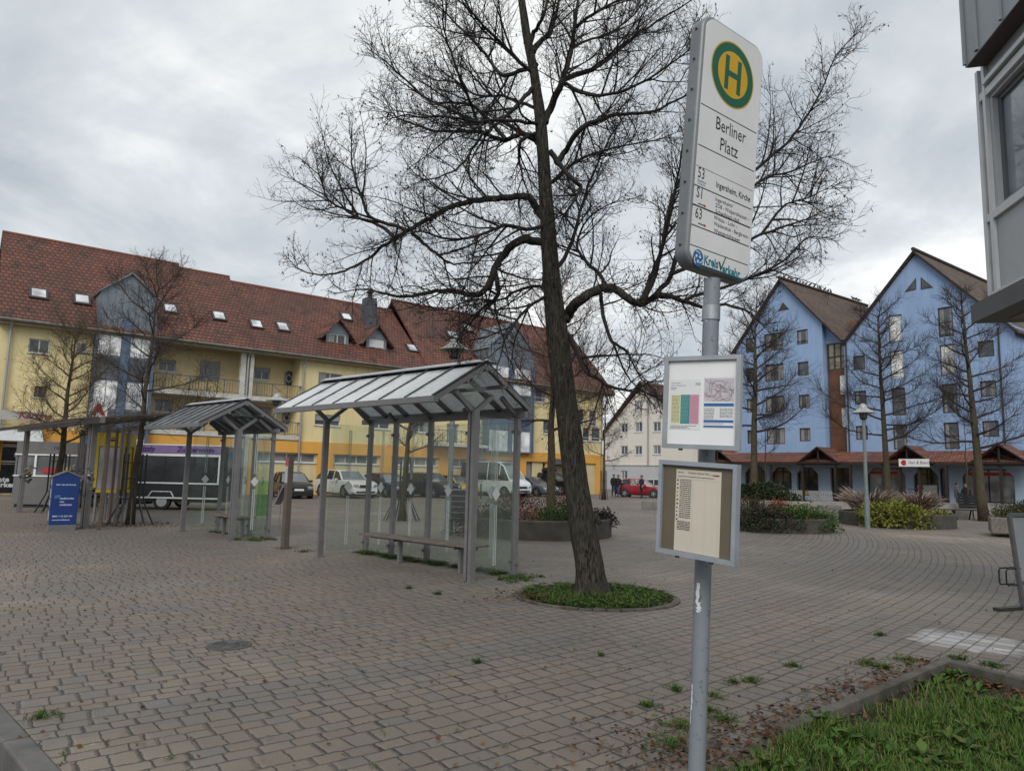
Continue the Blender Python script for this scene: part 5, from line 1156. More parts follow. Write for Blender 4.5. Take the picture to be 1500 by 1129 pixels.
LIMBS = [  # traced courses: (points, start radius px, end depth offset)
 ([(806, 356), (791, 355), (772, 351), (757, 354), (740, 370), (730, 383), (723, 396), (714, 420), (698, 432), (676, 429), (655, 425), (630, 428), (604, 434), (570, 432), (540, 424), (505, 428)], 9, -1.2),
 ([(724, 396), (727, 410), (730, 430), (722, 440), (708, 450), (695, 466), (680, 482), (668, 500)], 5, -.6),
 ([(800, 322), (789, 310), (780, 295), (772, 288), (755, 288), (735, 290), (715, 292), (698, 294), (680, 297), (662, 302), (645, 311), (630, 320), (612, 330), (596, 338), (578, 350), (560, 361), (545, 374), (528, 386), (505, 396), (485, 402), (460, 402), (442, 397), (428, 385)], 7.5, .8),
 ([(598, 337), (570, 328), (542, 318), (528, 285), (517, 252), (514, 215), (514, 182)], 4, .3),
 ([(580, 348), (555, 330), (528, 320), (503, 306), (482, 294), (472, 272), (466, 250), (463, 222)], 3.5, 1.2),
 ([(604, 342), (620, 356), (638, 371), (652, 381), (664, 387), (685, 385), (706, 387)], 3.5, .5),
 ([(792, 212), (785, 206), (772, 198), (761, 196), (748, 203), (736, 205), (715, 198), (698, 193), (668, 193), (638, 192), (610, 184), (583, 174), (570, 158), (560, 138)], 6, .9),
 ([(790, 198), (781, 197), (768, 202), (761, 212), (760, 226), (761, 240), (765, 257), (772, 276), (778, 292)], 4.5, .2),
 ([(784, 124), (778, 132), (765, 145), (753, 158), (742, 170), (730, 180), (718, 190), (706, 198), (692, 218), (680, 238), (660, 252), (636, 262), (610, 268)], 4.5, -1.4),
 ([(786, 96), (774, 101), (755, 106), (737, 111), (724, 98), (714, 84), (698, 66), (680, 47), (660, 26), (640, 5), (628, -15)], 5, 1.2),
 ([(704, 194), (694, 165), (684, 138), (672, 110), (660, 76), (651, 43), (648, 0), (650, -40)], 3.5, -.9),
 ([(742, 205), (722, 182), (705, 166), (689, 153), (660, 150), (630, 148), (600, 122), (572, 96), (556, 84), (544, 76)], 4, .6),
 ([(790, 182), (770, 180), (745, 176), (700, 178), (660, 172), (620, 172), (590, 168), (565, 178)], 3.5, -1.8),
 ([(797, 180), (806, 160), (816, 136), (825, 115), (832, 92), (838, 68), (842, 35), (847, 0), (850, -50), (846, -110)], 8, -.3),
 ([(781, 78), (790, 62), (806, 50), (812, 25), (822, -10), (836, -60)], 6.5, .8),
 ([(776, 62), (782, 48), (790, 36), (798, 15), (806, -12), (800, -60)], 5, -.5),
 ([(824, 116), (845, 110), (868, 102), (885, 90), (898, 80), (920, 62), (938, 48), (978, 22), (1020, -4), (1060, -40)], 5.5, 1.0),
 ([(806, 222), (815, 235), (826, 248), (838, 262), (850, 274), (848, 282), (843, 290), (833, 304), (824, 320), (815, 345)], 5.5, -.9),
 ([(815, 240), (826, 225), (838, 205), (852, 187), (872, 178), (895, 170), (925, 166), (957, 163), (990, 147), (1022, 128), (1050, 100)], 6, -.6),
 ([(828, 470), (833, 459), (842, 446), (857, 435), (873, 426), (890, 421), (908, 428), (925, 440), (938, 445), (955, 437), (971, 431), (1000, 440), (1029, 450), (1062, 446), (1100, 460), (1120, 480)], 11, -.8),
 ([(938, 442), (950, 415), (960, 388), (971, 360), (982, 310), (990, 268), (998, 230), (1006, 190), (1022, 140)], 5, .9),
 ([(945, 438), (958, 405), (968, 370), (975, 330), (985, 290), (1000, 255), (1030, 215), (1060, 190)], 4.5, -.4),
 ([(955, 437), (975, 415), (985, 395), (1000, 350), (1020, 320), (1060, 300), (1096, 260), (1125, 232), (1153, 210), (1178, 176), (1196, 148), (1212, 112), (1225, 81), (1254, 50)], 5, .6),
 ([(1060, 300), (1090, 285), (1120, 262), (1160, 250), (1195, 235), (1215, 230)], 3, .8),
 ([(985, 400), (1040, 380), (1080, 362), (1115, 344), (1153, 330), (1180, 322), (1201, 314)], 4, -.5),
 ([(1115, 344), (1150, 300), (1185, 290), (1220, 270)], 2.5, .2),
 ([(1000, 440), (1060, 420), (1105, 405), (1150, 380), (1180, 350), (1205, 348)], 3.5, .5),
 ([(835, 492), (845, 515), (858, 543), (880, 558), (904, 570), (940, 574), (970, 580)], 5, -1.2),
 ([(878, 425), (882, 450), (890, 487), (902, 505), (918, 515), (928, 533), (936, 552), (950, 565)], 4, -.8),
 ([(890, 421), (876, 400), (860, 385), (850, 373), (846, 350), (862, 320), (890, 300), (930, 290)], 4, 1.2),
 ([(806, 400), (826, 380), (842, 340), (850, 310), (862, 270), (880, 230), (900, 190), (930, 150)], 4.5, 1.6),
 ([(800, 270), (815, 262), (840, 240), (870, 225), (910, 215), (960, 205), (1000, 190)], 4, 1.8),
 ([(802, 330), (770, 335), (740, 330), (700, 345), (660, 350), (620, 340), (590, 345)], 4, -2.0),
 ([(810, 430), (790, 440), (770, 455), (750, 480), (735, 510), (728, 545)], 3.5, -1.0),
 ([(812, 440), (790, 420), (760, 425), (730, 440), (690, 440), (650, 455), (620, 452)], 3.5, 1.6),
 ([(790, 160), (760, 150), (735, 140), (700, 140), (665, 120), (630, 115), (600, 90)], 3.5, 2.0),
 ([(782, 110), (750, 80), (720, 50), (690, 15), (665, -30)], 4, -1.0),
 ([(842, 40), (870, 20), (905, 0), (940, -30)], 3.5, -1.0),
 ([(824, 120), (850, 135), (880, 140), (920, 130), (960, 110), (1000, 80), (1030, 60)], 3.5, -1.8),
 ([(838, 70), (860, 60), (890, 50), (930, 20), (960, -20)], 3, 1.8),
]
tw = MB(); lf = MB(); lb = []
for pl, w0, dz in LIMBS:
    n = len(pl); P_ = []; tot = 0
    for i, (x, y) in enumerate(pl):
        f = i/(n-1); p = D(x, y, TY+dz*f**.8+(.12*math.sin(i*1.7) if 0 < i < n-1 else 0)); P_.append(p)
    # smooth resample
    S = []
    for i in range(n-1):
        p0, p1, p2, p3 = P_[max(i-1, 0)], P_[i], P_[i+1], P_[min(i+2, n-1)]
        for k in range(3):
            t = k/3; S.append(.5*((2*p1)+(p2-p0)*t+(2*p0-5*p1+4*p2-p3)*t*t+(3*p1-p0-3*p2+p3)*t**3)+rv(r)*.012)
    S.append(P_[-1]); m_ = len(S); r0 = w0*.74*TY/FPX
    b = MB(); b.tube(S, [max(.005, r0*(1-i/(m_-1))**.8+.004) for i in range(m_)], 8 if w0 > 4 else 6, False)
    lb.append(mk('branch', b, M_BARK if w0 > 6 else M_TWIG, bt, smooth=True, ang=None))
    Ln = sum((S[i+1]-S[i]).length for i in range(m_-1)); out = .15 if w0 > 4 else .05
    cnt = int(Ln*10)
    for k in range(cnt):
        f = out+(1-out)*(k+r.random())/cnt
        if r.random() < .15+.5*(f < .3): continue
        p, d = at_(S, f); L = r.uniform(.6, 2.1)*(1.1-.82*f)
        up = r.choice((.30, .22, .10, -.12)); q = grow(tw, r, p, side(r, d, r.uniform(.45, 1.05), up*.6), L, .0112*(.60+.7*L)*(1.1-.5*f), 9, .15, up, 4, .002)
        twigs(tw, lf, r, q, .16+L*.30, int(4+L*8), 1, .0052, .18, .95, .13)
    p, d = S[-1], (S[-1]-S[-2]).normalized(); q = grow(tw, r, p, d, .28, .005, 5, .18, .15, 4, .002); twigs(tw, lf, r, q, .2, 6, 1, .004, .15)
crown = mk_twigs('crown_twigs', tw, M_TWIG, bt); mk('withered_leaves', lf, M_DEAD, crown)
for k in range(0): pass

def small_tree(name, px_py, Yd, h, spread, hfork, rt, seed, label, group, mtw=None, nl=9, den=1.0, lean=0.0, leafp=.06, loc=None, cone=False, twr=1.0):
    r = random.Random(seed); b0 = loc if loc is not None else D(*px_py, Yd); b0 = V((b0.x, b0.y, 0 if loc is None else loc.z)); t = thing(name, label, 'tree', b0, group=group)
    mb = MB(); n = 9; P_ = [b0+V((lean*i/n+r.uniform(-.03, .03)*(i > 0), r.uniform(-.03, .03)*(i > 0), h*.94*i/n)) for i in range(n+1)]
    mb.tube(P_, [rt*(1.25 if i == 0 else 1)*(1-.88*(i/n)**1.1)+.004 for i in range(n+1)], 10); mk('trunk', mb, M_BARK2, t, smooth=True, ang=None)
    tw = MB(); lf = MB(); lim = MB()
    for k in range(nl):
        f = hfork+(1-hfork)*.92*(k/(nl-1))**.9; p, d = at_(P_, f/.94 if f/.94 < 1 else .99); a = k*2.4+r.uniform(-.5, .5)
        g_ = (f-hfork)/(1-hfork); L = spread*(1.12-.75*g_ if cone else (1.0-.55*g_))*r.uniform(.8, 1.15); el = (.22 if not cone else .12)+.70*g_
        q = grow(lim, r, p, (math.cos(a)*math.cos(el), math.sin(a)*math.cos(el), math.sin(el)), L, rt*.30*(1-.6*g_)+.004, 8, .16, .17, 6, .004)
        for j in range(int(L*7*den)+3):
            ff = .10+.90*r.random(); pp, dd = at_(q, ff); l2 = (.30+L*.34)*r.uniform(.5, 1.15)*(1.1-.4*ff)
            q2 = grow(tw, r, pp, side(r, dd, r.uniform(.5, 1.1), .2), l2, .0085*twr, 5, .2, .2, 3, .0028*twr); twigs(tw, lf, r, q2, l2*.55, 6 if not cone else 7, 0 if cone else 1, .0042*twr, .18, .62, leafp)
    lm = mk_twigs('limbs', lim, mtw or M_TWIG2, t); ct = mk_twigs('crown_twigs', tw, mtw or M_TWIG2, t)
    if lf.f: mk('withered_leaves', lf, M_DEAD, ct)
    return t
def guard(c, label, h=2.0, rb=.30, rf=.62):
    t = thing('tree_guard', label, 'tree guard', V((c.x, c.y, 0)), group='steel guards round young trees'); 
    for k in range(10):
        a = 2*PI*k/10+.2; ca, sa = math.cos(a), math.sin(a); b = MB()
        b.tube([(ca*rf, sa*rf, -.01), (ca*rb*1.1, sa*rb*1.1, .62), (ca*rb, sa*rb, .75), (ca*rb, sa*rb, h)], .020, 5); mk('bar', b, M_BLACK, t, local=True)
    for z in (.72, 1.3, h-.25):
        b = MB(); b.tube([(math.cos(2*PI*k/20)*rb, math.sin(2*PI*k/20)*rb, z) for k in range(21)], .012, 5, False); mk('hoop', b, M_BLACK, t, local=True)
GT = 'small bare trees of the square'
small_tree('plane_tree', (80, 750), 24.9, 6.6, 2.3, .36, .13, 4, 'small bare tree with yellowish twigs, leftmost, above the pergola and the blue stele', GT, mat('yellowish_twigs', (.095, .072, .040), .85, 0, .3, 8), 22, 1.7, .1, .12)
small_tree('plane_tree', (190, 770), 20.5, 7.4, 2.3, .40, .105, 9, 'small bare tree in a flared black guard left of the farther shelter', GT, mat('dark_brown_twigs', (.045, .033, .026), .85, 0, .3, 8), 18, 1.6, .25, .08)
small_tree('plane_tree', (588, 763), 24.6, 4.6, 1.5, .50, .14, 14, 'small bare tree in a black guard, seen through the nearer shelter', GT, None, 13, 1.2, .2)
small_tree('maple_tree', (805, 764), 20.4, 7.3, 2.4, .40, .145, 17, 'bare tree with mossy trunk growing from the round planter behind the linden', GT, mat('reddish_twigs', (.060, .032, .024), .85, 0, .3, 8), 20, 1.6, .05, .1)
small_tree('maple_tree', (884, 730), 50.0, 7.0, 2.6, .38, .12, 23, 'thin bare tree at the right corner of the yellow building', GT, None, 14, .9, .1, .05, twr=1.15)
M_ASH = mat('ash_twigs', (.042, .032, .030), .85, 0, .3, 8)
GR = 'tall bare trees in front of the blue building'
small_tree('ash_tree', (1104, 738), 36.0, 11.2, 3.3, .36, .20, 31, 'tall bare tree before the left gable of the blue building, behind the timetable cases', GR, M_ASH, 30, 1.8, .3, .12, cone=True, twr=1.15)
small_tree('ash_tree', (1302, 745), 36.5, 11.0, 3.2, .34, .18, 37, 'tall bare tree between the two gables, behind the plume grass', GR, M_ASH, 31, 1.9, -.2, .06, cone=True, twr=1.15)
small_tree('ash_tree', (1442, 765), 33.0, 11.0, 3.1, .30, .21, 41, 'tall bare tree by the dark bench, before the right gable of the blue building', GR, M_ASH, 31, 1.8, -.5, .06, cone=True, twr=1.15)
small_tree('sapling', (1123, 738), 37.5, 5.0, 1.2, .6, .05, 47, 'thin pale sapling right of the leftmost ash in front of the arcade', None, M_TWIG, 7, .7, 0, .05, twr=1.4)
small_tree('sapling', (1419, 748), 40.0, 6.0, 1.3, .6, .05, 53, 'thin pale sapling behind the people by the right shop window', None, M_TWIG, 7, .7, 0, .05, twr=1.4)
guard(D(190, 770, 20.5), 'flared black steel guard round the tree left of the farther shelter')
guard(D(588, 763, 24.6), 'black steel guard round the tree seen through the nearer shelter')
guard(D(80, 750, 24.9), 'black steel guard round the leftmost tree behind the blue stele')
guard(D(884, 730, 50.0), 'black steel guard round the thin tree at the building corner', 2.0, .22, .3)

# ------------------------------------------------------------------ planters, shrubs
def bush(name, c, R, h, cols, n, label, leaf=(.05, .03), parent=None, group=None, droop=.0, squash=1.0, grass=False):
    r = random.Random(len(label)*7+n); mb = MB(); t = thing(name, label, 'shrub' if not grass else 'ornamental grass', c, group=group); st = MB()
    if grass:
        for k in range(n):
            a = r.uniform(0, 2*PI); o = r.random()**.5*R*.5; L = h*r.uniform(.6, 1.2); o_ = r.random(); d = V((math.cos(a)*.75*o_, math.sin(a)*.75*o_, 1)).normalized(); p = V((math.cos(a)*o, math.sin(a)*o, 0)); q = [p]
            for j in range(5): d = (d+V((math.cos(a)*.10, math.sin(a)*.10, -.06*j))).normalized(); q.append(q[-1]+d*L/5)
            mb.tube(q, [.006, .006, .006, .012, .022, .004], 3, False)
    else:
        for k in range(max(10, n//40)):
            a = r.uniform(0, 2*PI); e = r.uniform(.3, 1.4); st.tube([(0, 0, 0), (math.cos(a)*math.cos(e)*R*.45, math.sin(a)*math.cos(e)*R*.45*squash, math.sin(e)*h*.5), (math.cos(a)*math.cos(e)*R*.85, math.sin(a)*math.cos(e)*R*.85*squash, math.sin(e)*h*.85-droop*h*.4)], [.012, .008, .004], 3, False)
        for k in range(n):
            v = rv(r); v.z = abs(v.z)-droop*r.random(); v *= (.55+.45*r.random())*(1+.28*mnoise.noise(v*2.6+V((R, h, n)))); p = V((v.x*R, v.y*R*squash, max(-droop*.6, v.z*h))); d = (v+rv(r)*.8).normalized()
            mb.leaf(p, d, rv(r), leaf[0]*r.uniform(.7, 1.4), leaf[1]*r.uniform(.7, 1.4))
        mk('stems', st, M_TWIG2, t, local=True)
    mk('foliage', mb, foliage(name+'_'+str(len(_mats)), cols), t, local=True); return t
M_PLANT = mat('planter_concrete', (.062, .057, .049), .9, 0, .4, 3, .8, 45, tint=(.035, .036, .026)); M_EARTH = mat('planter_earth', (.03, .022, .016), .95, 0, .4, 8)
def round_planter(c, R, h, label, sy=1.0):
    t = thing('round_planter', label, 'planter', V((c.x, c.y, 0)), group='round concrete planters'); n = 20; b = MB()
    b.lathe((0, 0, 0), [(R, -.02), (R, h-.03), (R-.03, h), (R-.14, h), (R-.16, h-.12)], 40, 1, sy); mk('ring', b, M_PLANT, t, local=True, smooth=True)
    b = MB(); b.lathe((0, 0, 0), [(R-.13, h-.14), (R-.13, h-.06), (.05, h-.02)], 30, 1, sy); mk('earth', b, M_EARTH, t, local=True)
    return V((c.x, c.y, h-.06))
q = round_planter(V((.80, 20.5, 0)), 2.1, .50, 'round concrete planter with a tree and heather, behind the nearer shelter and the linden')
DARKP = [(.018, .014, .016), (.035, .025, .028), (.055, .042, .04)]; REDB = [(.05, .014, .010), (.10, .028, .018), (.13, .05, .03), (.04, .02, .012)]
GRN = [(.016, .045, .008), (.035, .085, .014), (.07, .12, .025)]; PINK = [(.28, .10, .10), (.34, .17, .14), (.07, .09, .03)]; DGRN = [(.008, .02, .007), (.016, .036, .012), (.03, .05, .02)]; YGRN = [(.10, .13, .02), (.18, .19, .025), (.25, .235, .05), (.05, .08, .015)]
bush('dark_shrub', q+V((-1.55, -.9, -.15)), 1.0, .75, DARKP, 2600, 'dark purple shrub hanging over the left edge of the planter by the nearer shelter', (.07, .03), droop=.8)
bush('barberry_shrub', q+V((-.6, .2, 0)), 1.0, .75, REDB, 2200, 'red leaved barberry in the planter, left of the mossy tree', (.05, .03)); bush('barberry_shrub', q+V((.8, .3, 0)), .9, .7, REDB, 1800, 'red leaved barberry in the planter, right of the mossy tree', (.05, .03))
bush('low_shrub', q+V((.55, -1.2, -.05)), .85, .42, GRN, 1800, 'bright green low shrub at the planter front, left of the linden trunk', (.06, .035)); bush('heather', q+V((-.35, -1.3, 0)), .45, .34, PINK, 900, 'pink heather at the front of the planter behind the nearer shelter', (.05, .025))
bush('dark_shrub', q+V((1.75, -.35, -.05)), .5, .45, DARKP, 800, 'small dark shrub at the right edge of the planter behind the linden trunk', (.08, .04), droop=.3)
bush('low_shrub', q+V((-1.0, -1.3, -.02)), .45, .3, DGRN, 700, 'dark green low shrub in the planter beside the pink heather', (.06, .035))
q = round_planter(V((9.05, 24.6, 0)), 1.85, .45, 'round concrete planter with autumn shrubs right of the timetable cases')
bush('autumn_shrub', q+V((-.7, .5, 0)), 1.1, .75, [(.05, .035, .02), (.09, .06, .03), (.03, .035, .012)], 2000, 'brownish autumn shrub at the back of the planter by the timetable cases', (.05, .03)); bush('low_shrub', q+V((.7, -.6, -.05)), 1.2, .62, GRN+YGRN[:1], 5200, 'bright green shrub spilling over the right of the planter by the timetable cases', (.07, .05), droop=.6)
bush('low_shrub', q+V((-.6, -1.0, -.05)), 1.2, .58, DGRN+[(.09, .02, .02)], 6000, 'dark green shrub spilling over the front of the planter by the timetable cases', (.07, .05), droop=.7); bush('rose_shrub', q+V((.1, -.2, .1)), .45, .62, [(.30, .035, .03), (.20, .05, .03), (.05, .07, .02)], 700, 'small shrub with red leaves in the middle of the planter by the timetable cases', (.06, .04))
q = round_planter(V((15.2, 28.3, 0)), 2.05, .52, 'round concrete planter with yellow green shrub behind the slim street lamp')
bush('golden_shrub', q+V((-.65, -1.05, -.1)), 1.35, .68, YGRN, 6500, 'yellow green leafy shrub spilling over the planter behind the slim street lamp', (.11, .08), droop=.7); bush('golden_shrub', q+V((1.2, -.9, -.05)), .45, .25, YGRN, 400, 'small yellow green shrub at the right rim of the planter by the slim lamp', (.08, .05))
bush('plume_grass', q+V((-.6, .9, 0)), 1.15, 1.0, [(.20, .155, .13), (.34, .27, .22), (.10, .07, .055)], 420, 'tall beige plume grass in the planter left of the tree between the gables', grass=True); bush('plume_grass', q+V((1.3, .6, 0)), .75, .9, [(.20, .155, .13), (.34, .27, .22), (.10, .07, .055)], 260, 'beige plume grass in the planter right of the tree between the gables', grass=True)
bush('dark_shrub', q+V((.75, -.1, 0)), .6, 1.0, REDB[:2]+DARKP[:1], 900, 'dark red shrub in the planter between the plume grasses', (.06, .04))
bx = G(1452, 786); BR = Matrix.Rotation(-.55, 3, 'Z'); t = thing('box_planter', 'square exposed aggregate concrete planter on feet at the right edge of the square', 'planter', bx+BR @ V((.9, .9, 0)), -.55)
b = MB(); b.box(-.9, 1.3, -.9, .9, .10, .62); o = mk('trough', b, mat('aggregate_concrete', (.18, .165, .145), .95, 0, .45, 40, 1.0, 60, tint=(.10, .09, .08)), t, local=True); bv = o.modifiers.new('bevel', 'BEVEL'); bv.width = .03
b = MB(); b.box(-.6, 1.0, -.6, .6, -.01, .10); mk('foot', b, M_DMETAL, t, local=True)
bush('yew_shrub', bx+BR @ V((1.1, .9, .58)), 1.15, .62, [(.02, .026, .008), (.04, .05, .014), (.065, .07, .025)], 5200, 'low dark green conifer shrub filling the square concrete planter', (.07, .02))
# low wall with terrace, hedge, chairs, bench
wl = [G(1120, 757), G(1180, 758.5), G(1250, 758), G(1330, 757.5), G(1420, 759), G(1560, 764)]
b = MB()
for i in range(len(wl)-1): d_ = (wl[i+1]-wl[i]).normalized()*.02; b.beam(wl[i]-d_+V((0, 0, .34)), wl[i+1]+d_+V((0, 0, .34)), .34, .76)
mk('low_wall', b, mat('pale_wall_concrete', (.30, .28, .25), .9, 0, .2, 2, .5, 30, tint=(.17, .155, .13)), loc=wl[2], label='low pale concrete wall bounding the terrace before the arcade shops', cat='wall')
b = MB(); b.obox(G(1214, 759.5)+V((0, -.12, .27)), (.5, 0, 0), (0, .12, 0), (0, 0, .33)); mk('stone_trough', b, M_CONC, loc=G(1214, 759.5), label='brownish stone block standing against the low wall below the grey chairs', cat='block')
bush('hedge', D(1103, 738, 35.5)+V((0, 0, .2)), 2.3, .85, DGRN+[(.05, .06, .02), (.07, .07, .03)], 5000, 'clipped green hedge below the leftmost ash in front of the arcade', (.12, .08), squash=.5); bush('hedge', D(1128, 735, 38.5)+V((0, 0, .2)), 1.6, .75, DGRN, 3200, 'dark green hedge between the leftmost ash and the grey chairs', (.12, .08), squash=.4)
M_CHAIR = mat('silvered_slats', (.17, .175, .18), .8, 0, .25, 6)
for k, (px, rz) in enumerate(((1155, .5), (1167, -.3), (1201, .35), (1212, -.25))):
    c = D(px, 737, 36.0+.3*(k % 2)); c.z = 0; t = thing('garden_chair', ('grey slatted garden chair on the terrace, leftmost of four', 'grey slatted garden chair, second from left, turned to the left one', 'grey slatted garden chair, third from left, before the shop door', 'grey slatted garden chair, rightmost of four, before the shop door')[k], 'chair', c, rz, 'grey slatted chairs on the terrace')
    b = MB()
    for j in range(6): x = -.27+j*.108; b.beam((x, .12, .40), (x, .45, 1.15), .085, .02, (0, -1, .4))
    b.beam((-.3, .38, .95), (.3, .38, .95), .03, .06); mk('backrest', b, M_CHAIR, t, local=True)
    b = MB()
    for j in range(5): b.beam((-.3, -.42+j*.12, .42-j*.02), (.3, -.42+j*.12, .42-j*.02), .10, .02)
    mk('seat', b, M_CHAIR, t, local=True)
    for sx in (-1, 1):
        b = MB(); b.beam((sx*.31, -.40, 0), (sx*.31, -.40, .62), .03, .09); b.beam((sx*.31, .3, 0), (sx*.31, .2, .62), .03, .08); mk('leg', b, M_CHAIR, t, local=True); b = MB(); b.beam((sx*.33, -.5, .63), (sx*.33, .35, .63), .11, .025); mk('armrest', b, M_CHAIR, t, local=True)
c = G(1412, 761); t = thing('park_bench', 'dark slatted park bench by the trunk of the rightmost ash', 'bench', c, -.15)
b = MB()
for j in range(4): b.beam((-1.05, -.25+j*.13, .46), (1.05, -.25+j*.13, .46), .11, .035)
mk('seat', b, M_BROWN, t, local=True); b = MB()
for j in range(5): b.beam((-.05, .32+j*.02, .58+j*.13), (1.05, .32+j*.02, .58+j*.13), .03, .12)
mk('backrest', b, M_BLACK, t, local=True)
for x in (-.7, -.35, .35, .75): b = MB(); b.beam((x, -.2, 0), (x+.1*(1 if x > 0 else -1), .1, .44), .05, .05); b.beam((x, .28, 0), (x, .05, .44), .05, .05); mk('leg', b, M_DMETAL, t, local=True)
for px in (947, 958): c = G(px, 746); b = MB(); b.prism([c+V((x, y, -.02)) for x, y in ((-.26, -.2), (.24, -.22), (.28, .18), (-.22, .2))], (0.02, 0, .42)); mk('stone_block', b, M_CONC, loc=c, label='rough stone block on the paving, %s of the pair left of the lower timetable case' % ('left' if px == 947 else 'right'), cat='stone block', group='stone blocks on the square')
# ------------------------------------------------------------------ street furniture
UPZ = V((0, 0, 1))
# blue stele
a = G(70, 777); c = G(108, 776); dv = (c-a); dv.z = 0; wd = 0.60; ux = dv.normalized(); uy = V((-ux.y, ux.x, 0)); base = a+ux*wd/2
M_STB = mat('stele_blue', (.012, .040, .185), .4, 0, .08, 2); M_STG = mat('stele_grey', (.17, .18, .20), .5, .2, .12, 4)
t = thing('info_stele', 'dark blue stele with white lettering and a roof shaped top on a grey plinth', 'stele', base)
H_ = 1.78; prof = [(-.30, .14), (.30, .14), (.30, 1.33), (0, 1.47), (-.30, 1.33)]
b = MB(); b.prism([base+ux*x+UPZ*z for x, z in prof], uy*.38); o = mk('body', b, M_STB, t); bv = o.modifiers.new('bevel', 'BEVEL'); bv.width = .012
b = MB(); b.obox(base+uy*.19+UPZ*.065, ux*.29, uy*.18, UPZ*.08); mk('plinth', b, M_STG, t)
b = MB()
for s in (-1, 1): b.beam(base+uy*.19+ux*0+UPZ*1.492, base+uy*.19+ux*s*.33+UPZ*1.335, .42, .035, UPZ)
mk('cap', b, M_STG, t)
M_PALE = mat('stele_letters', (.50, .56, .66), .5, 0, .05, 5)
for s, x, z, sz in (('Hier geht die Post ab', -.215, 1.13, .050), ('stadtwerke', -.11, .78, .068), ('netz', -.11, .70, .056), ('crailsheim', -.11, .62, .068), ('0800 / 112 223 344', -.24, .335, .055), ('www.stw-crailsheim.de', -.24, .25, .041)):
    text(s, sz, base+ux*x+UPZ*z, ux, UPZ, M_PALE, t, bold=.002)
b = MB()
for k in range(3): b.quad(*[base+ux*x+UPZ*z-uy*.002 for x, z in ((-.225, .80+k*.028), (-.10, .825+k*.024), (-.105, .84+k*.024), (-.23, .816+k*.028))])
mk('logo_wave', b, mat('stele_pale_blue', (.10, .22, .42), .5, 0, .05, 5), t)
b = MB()
for z0, z1 in ((1.13, 1.28), (.8, 1.04), (.6, .76), (.24, .48)): b.quad(*[base-ux*.302+uy*y+UPZ*z for y, z in ((.10, z0), (.34, z0), (.34, z1), (.10, z1))])
mk('side_notices', b, mat('notice_pale', (.34, .38, .42), .6, 0, .3, 12), t)
# yellow telephone booth column on legs
c = D(161, 760, 21.6); c.z = 0; ux = V((1, 0, 0)); uy = V((0, 1, 0)); t = thing('telephone_booth', 'yellow telephone booth with framed glass, raised on thin legs behind the pergola', 'phone booth', c)
M_TY = mat('booth_yellow', (.42, .30, .015), .5, 0, .12, 3)
b = MB()
for s in (-1, 1):
    for q in (-1, 1): b.obox(c+ux*s*.36+uy*q*.30+UPZ*1.72, ux*.045, uy*.045, UPZ*.86)
b.obox(c+UPZ*.90, ux*.405, uy*.345, UPZ*.05); b.obox(c+UPZ*2.42, ux*.41, uy*.35, UPZ*.20); b.obox(c+uy*.33+UPZ*1.6, ux*.33, uy*.015, UPZ*.62); b.obox(c+ux*.35+UPZ*1.6, ux*.012, uy*.27, UPZ*.62)
mk('frame', b, M_TY, t); b = MB(); b.obox(c-uy*.31+UPZ*1.58, ux*.315, uy*.006, UPZ*.62); mk('glass_door', b, panemat('booth_glass', (.20, .19, .20), .25), t)
b = MB(); b.obox(c+ux*.08-uy*.353+UPZ*2.40, ux*.08, uy*.002, UPZ*.03); b.obox(c+ux*.08-uy*.353+UPZ*2.47, ux*.06, uy*.002, UPZ*.015); mk('print', b, M_INK, t)
for s in (-1, 1):
    for q in (-1, 1): b = MB(); b.obox(c+ux*s*.33+uy*q*.27+UPZ*.42, ux*.03, uy*.03, UPZ*.44); mk('leg', b, M_SHEL, t)
# black food trailer with purple banner
tc = V((-13.25, 27.5, 0)); t = thing('food_trailer', 'black food trailer with white trim and purple lettered banner, left of the farther shelter', 'trailer', tc, .03)
x0, x1, y0, y1 = -2.22, 2.18, 0, 2.1; M_TRB = mat('trailer_black', (.014, .016, .019), .3, .1, .2, 3)
b = MB(); b.box(x0, x1, y0, y1, .42, 2.46); mk('body', b, M_TRB, t, local=True)
b = MB()
for z in (.46, 1.02): b.box(x0-.01, x1+.01, -.03, -.001, z-.025, z+.03)
b.box(x0-.02, x0+.05, -.035, -.001, .44, 2.48); b.box(x1-.05, x1+.02, -.035, -.001, .44, 2.48); b.box(x0+.2, x1-.08, -.035, -.001, 2.05, 2.14); b.box(x0+.2, x0+.27, -.035, -.001, 1.05, 2.05); b.box(x1-.16, x1-.09, -.035, -.001, 1.05, 2.05); b.box(x0-.02, x1+.02, -.03, y1, 2.461, 2.50)
b.beam((-.55, -.03, .48), (-.42, -.03, .70), .03, .05, (0, 1, 0)); b.beam((-.42, -.03, .70), (.30, -.03, .70), .03, .05, (0, 1, 0)); b.beam((.30, -.03, .70), (.42, -.03, .48), .03, .05, (0, 1, 0)); mk('white_trim', b, M_WHITE, t, local=True)
b = MB(); b.box(x0+.04, x1-.04, -.05, -.002, 2.15, 2.45); bn = mk('banner', b, mat('banner_purple', (.20, .14, .30), .6, 0, .12, 3), t, local=True)
M_PUR = mat('banner_letters', (.035, .012, .10), .6, 0, .1, 5)
for s, x in (('kizzly', -1.02), ('Zuckerwatte', .42)):
    me_o = text(s, .27, (0, 0, 0), (1, 0, 0), UPZ, M_PUR, None, bold=.01, shear=.15); me_o.parent = bn; me_o.location = (x, -.053, 2.22)
b = MB(); b.box(x0+.28, -.02, -.012, -.001, 1.06, 2.04); b.box(.02, x1-.17, -.012, -.001, 1.06, 2.04); mk('hatch', b, panemat('trailer_hatch', (.010, .012, .015), .12), t, local=True)
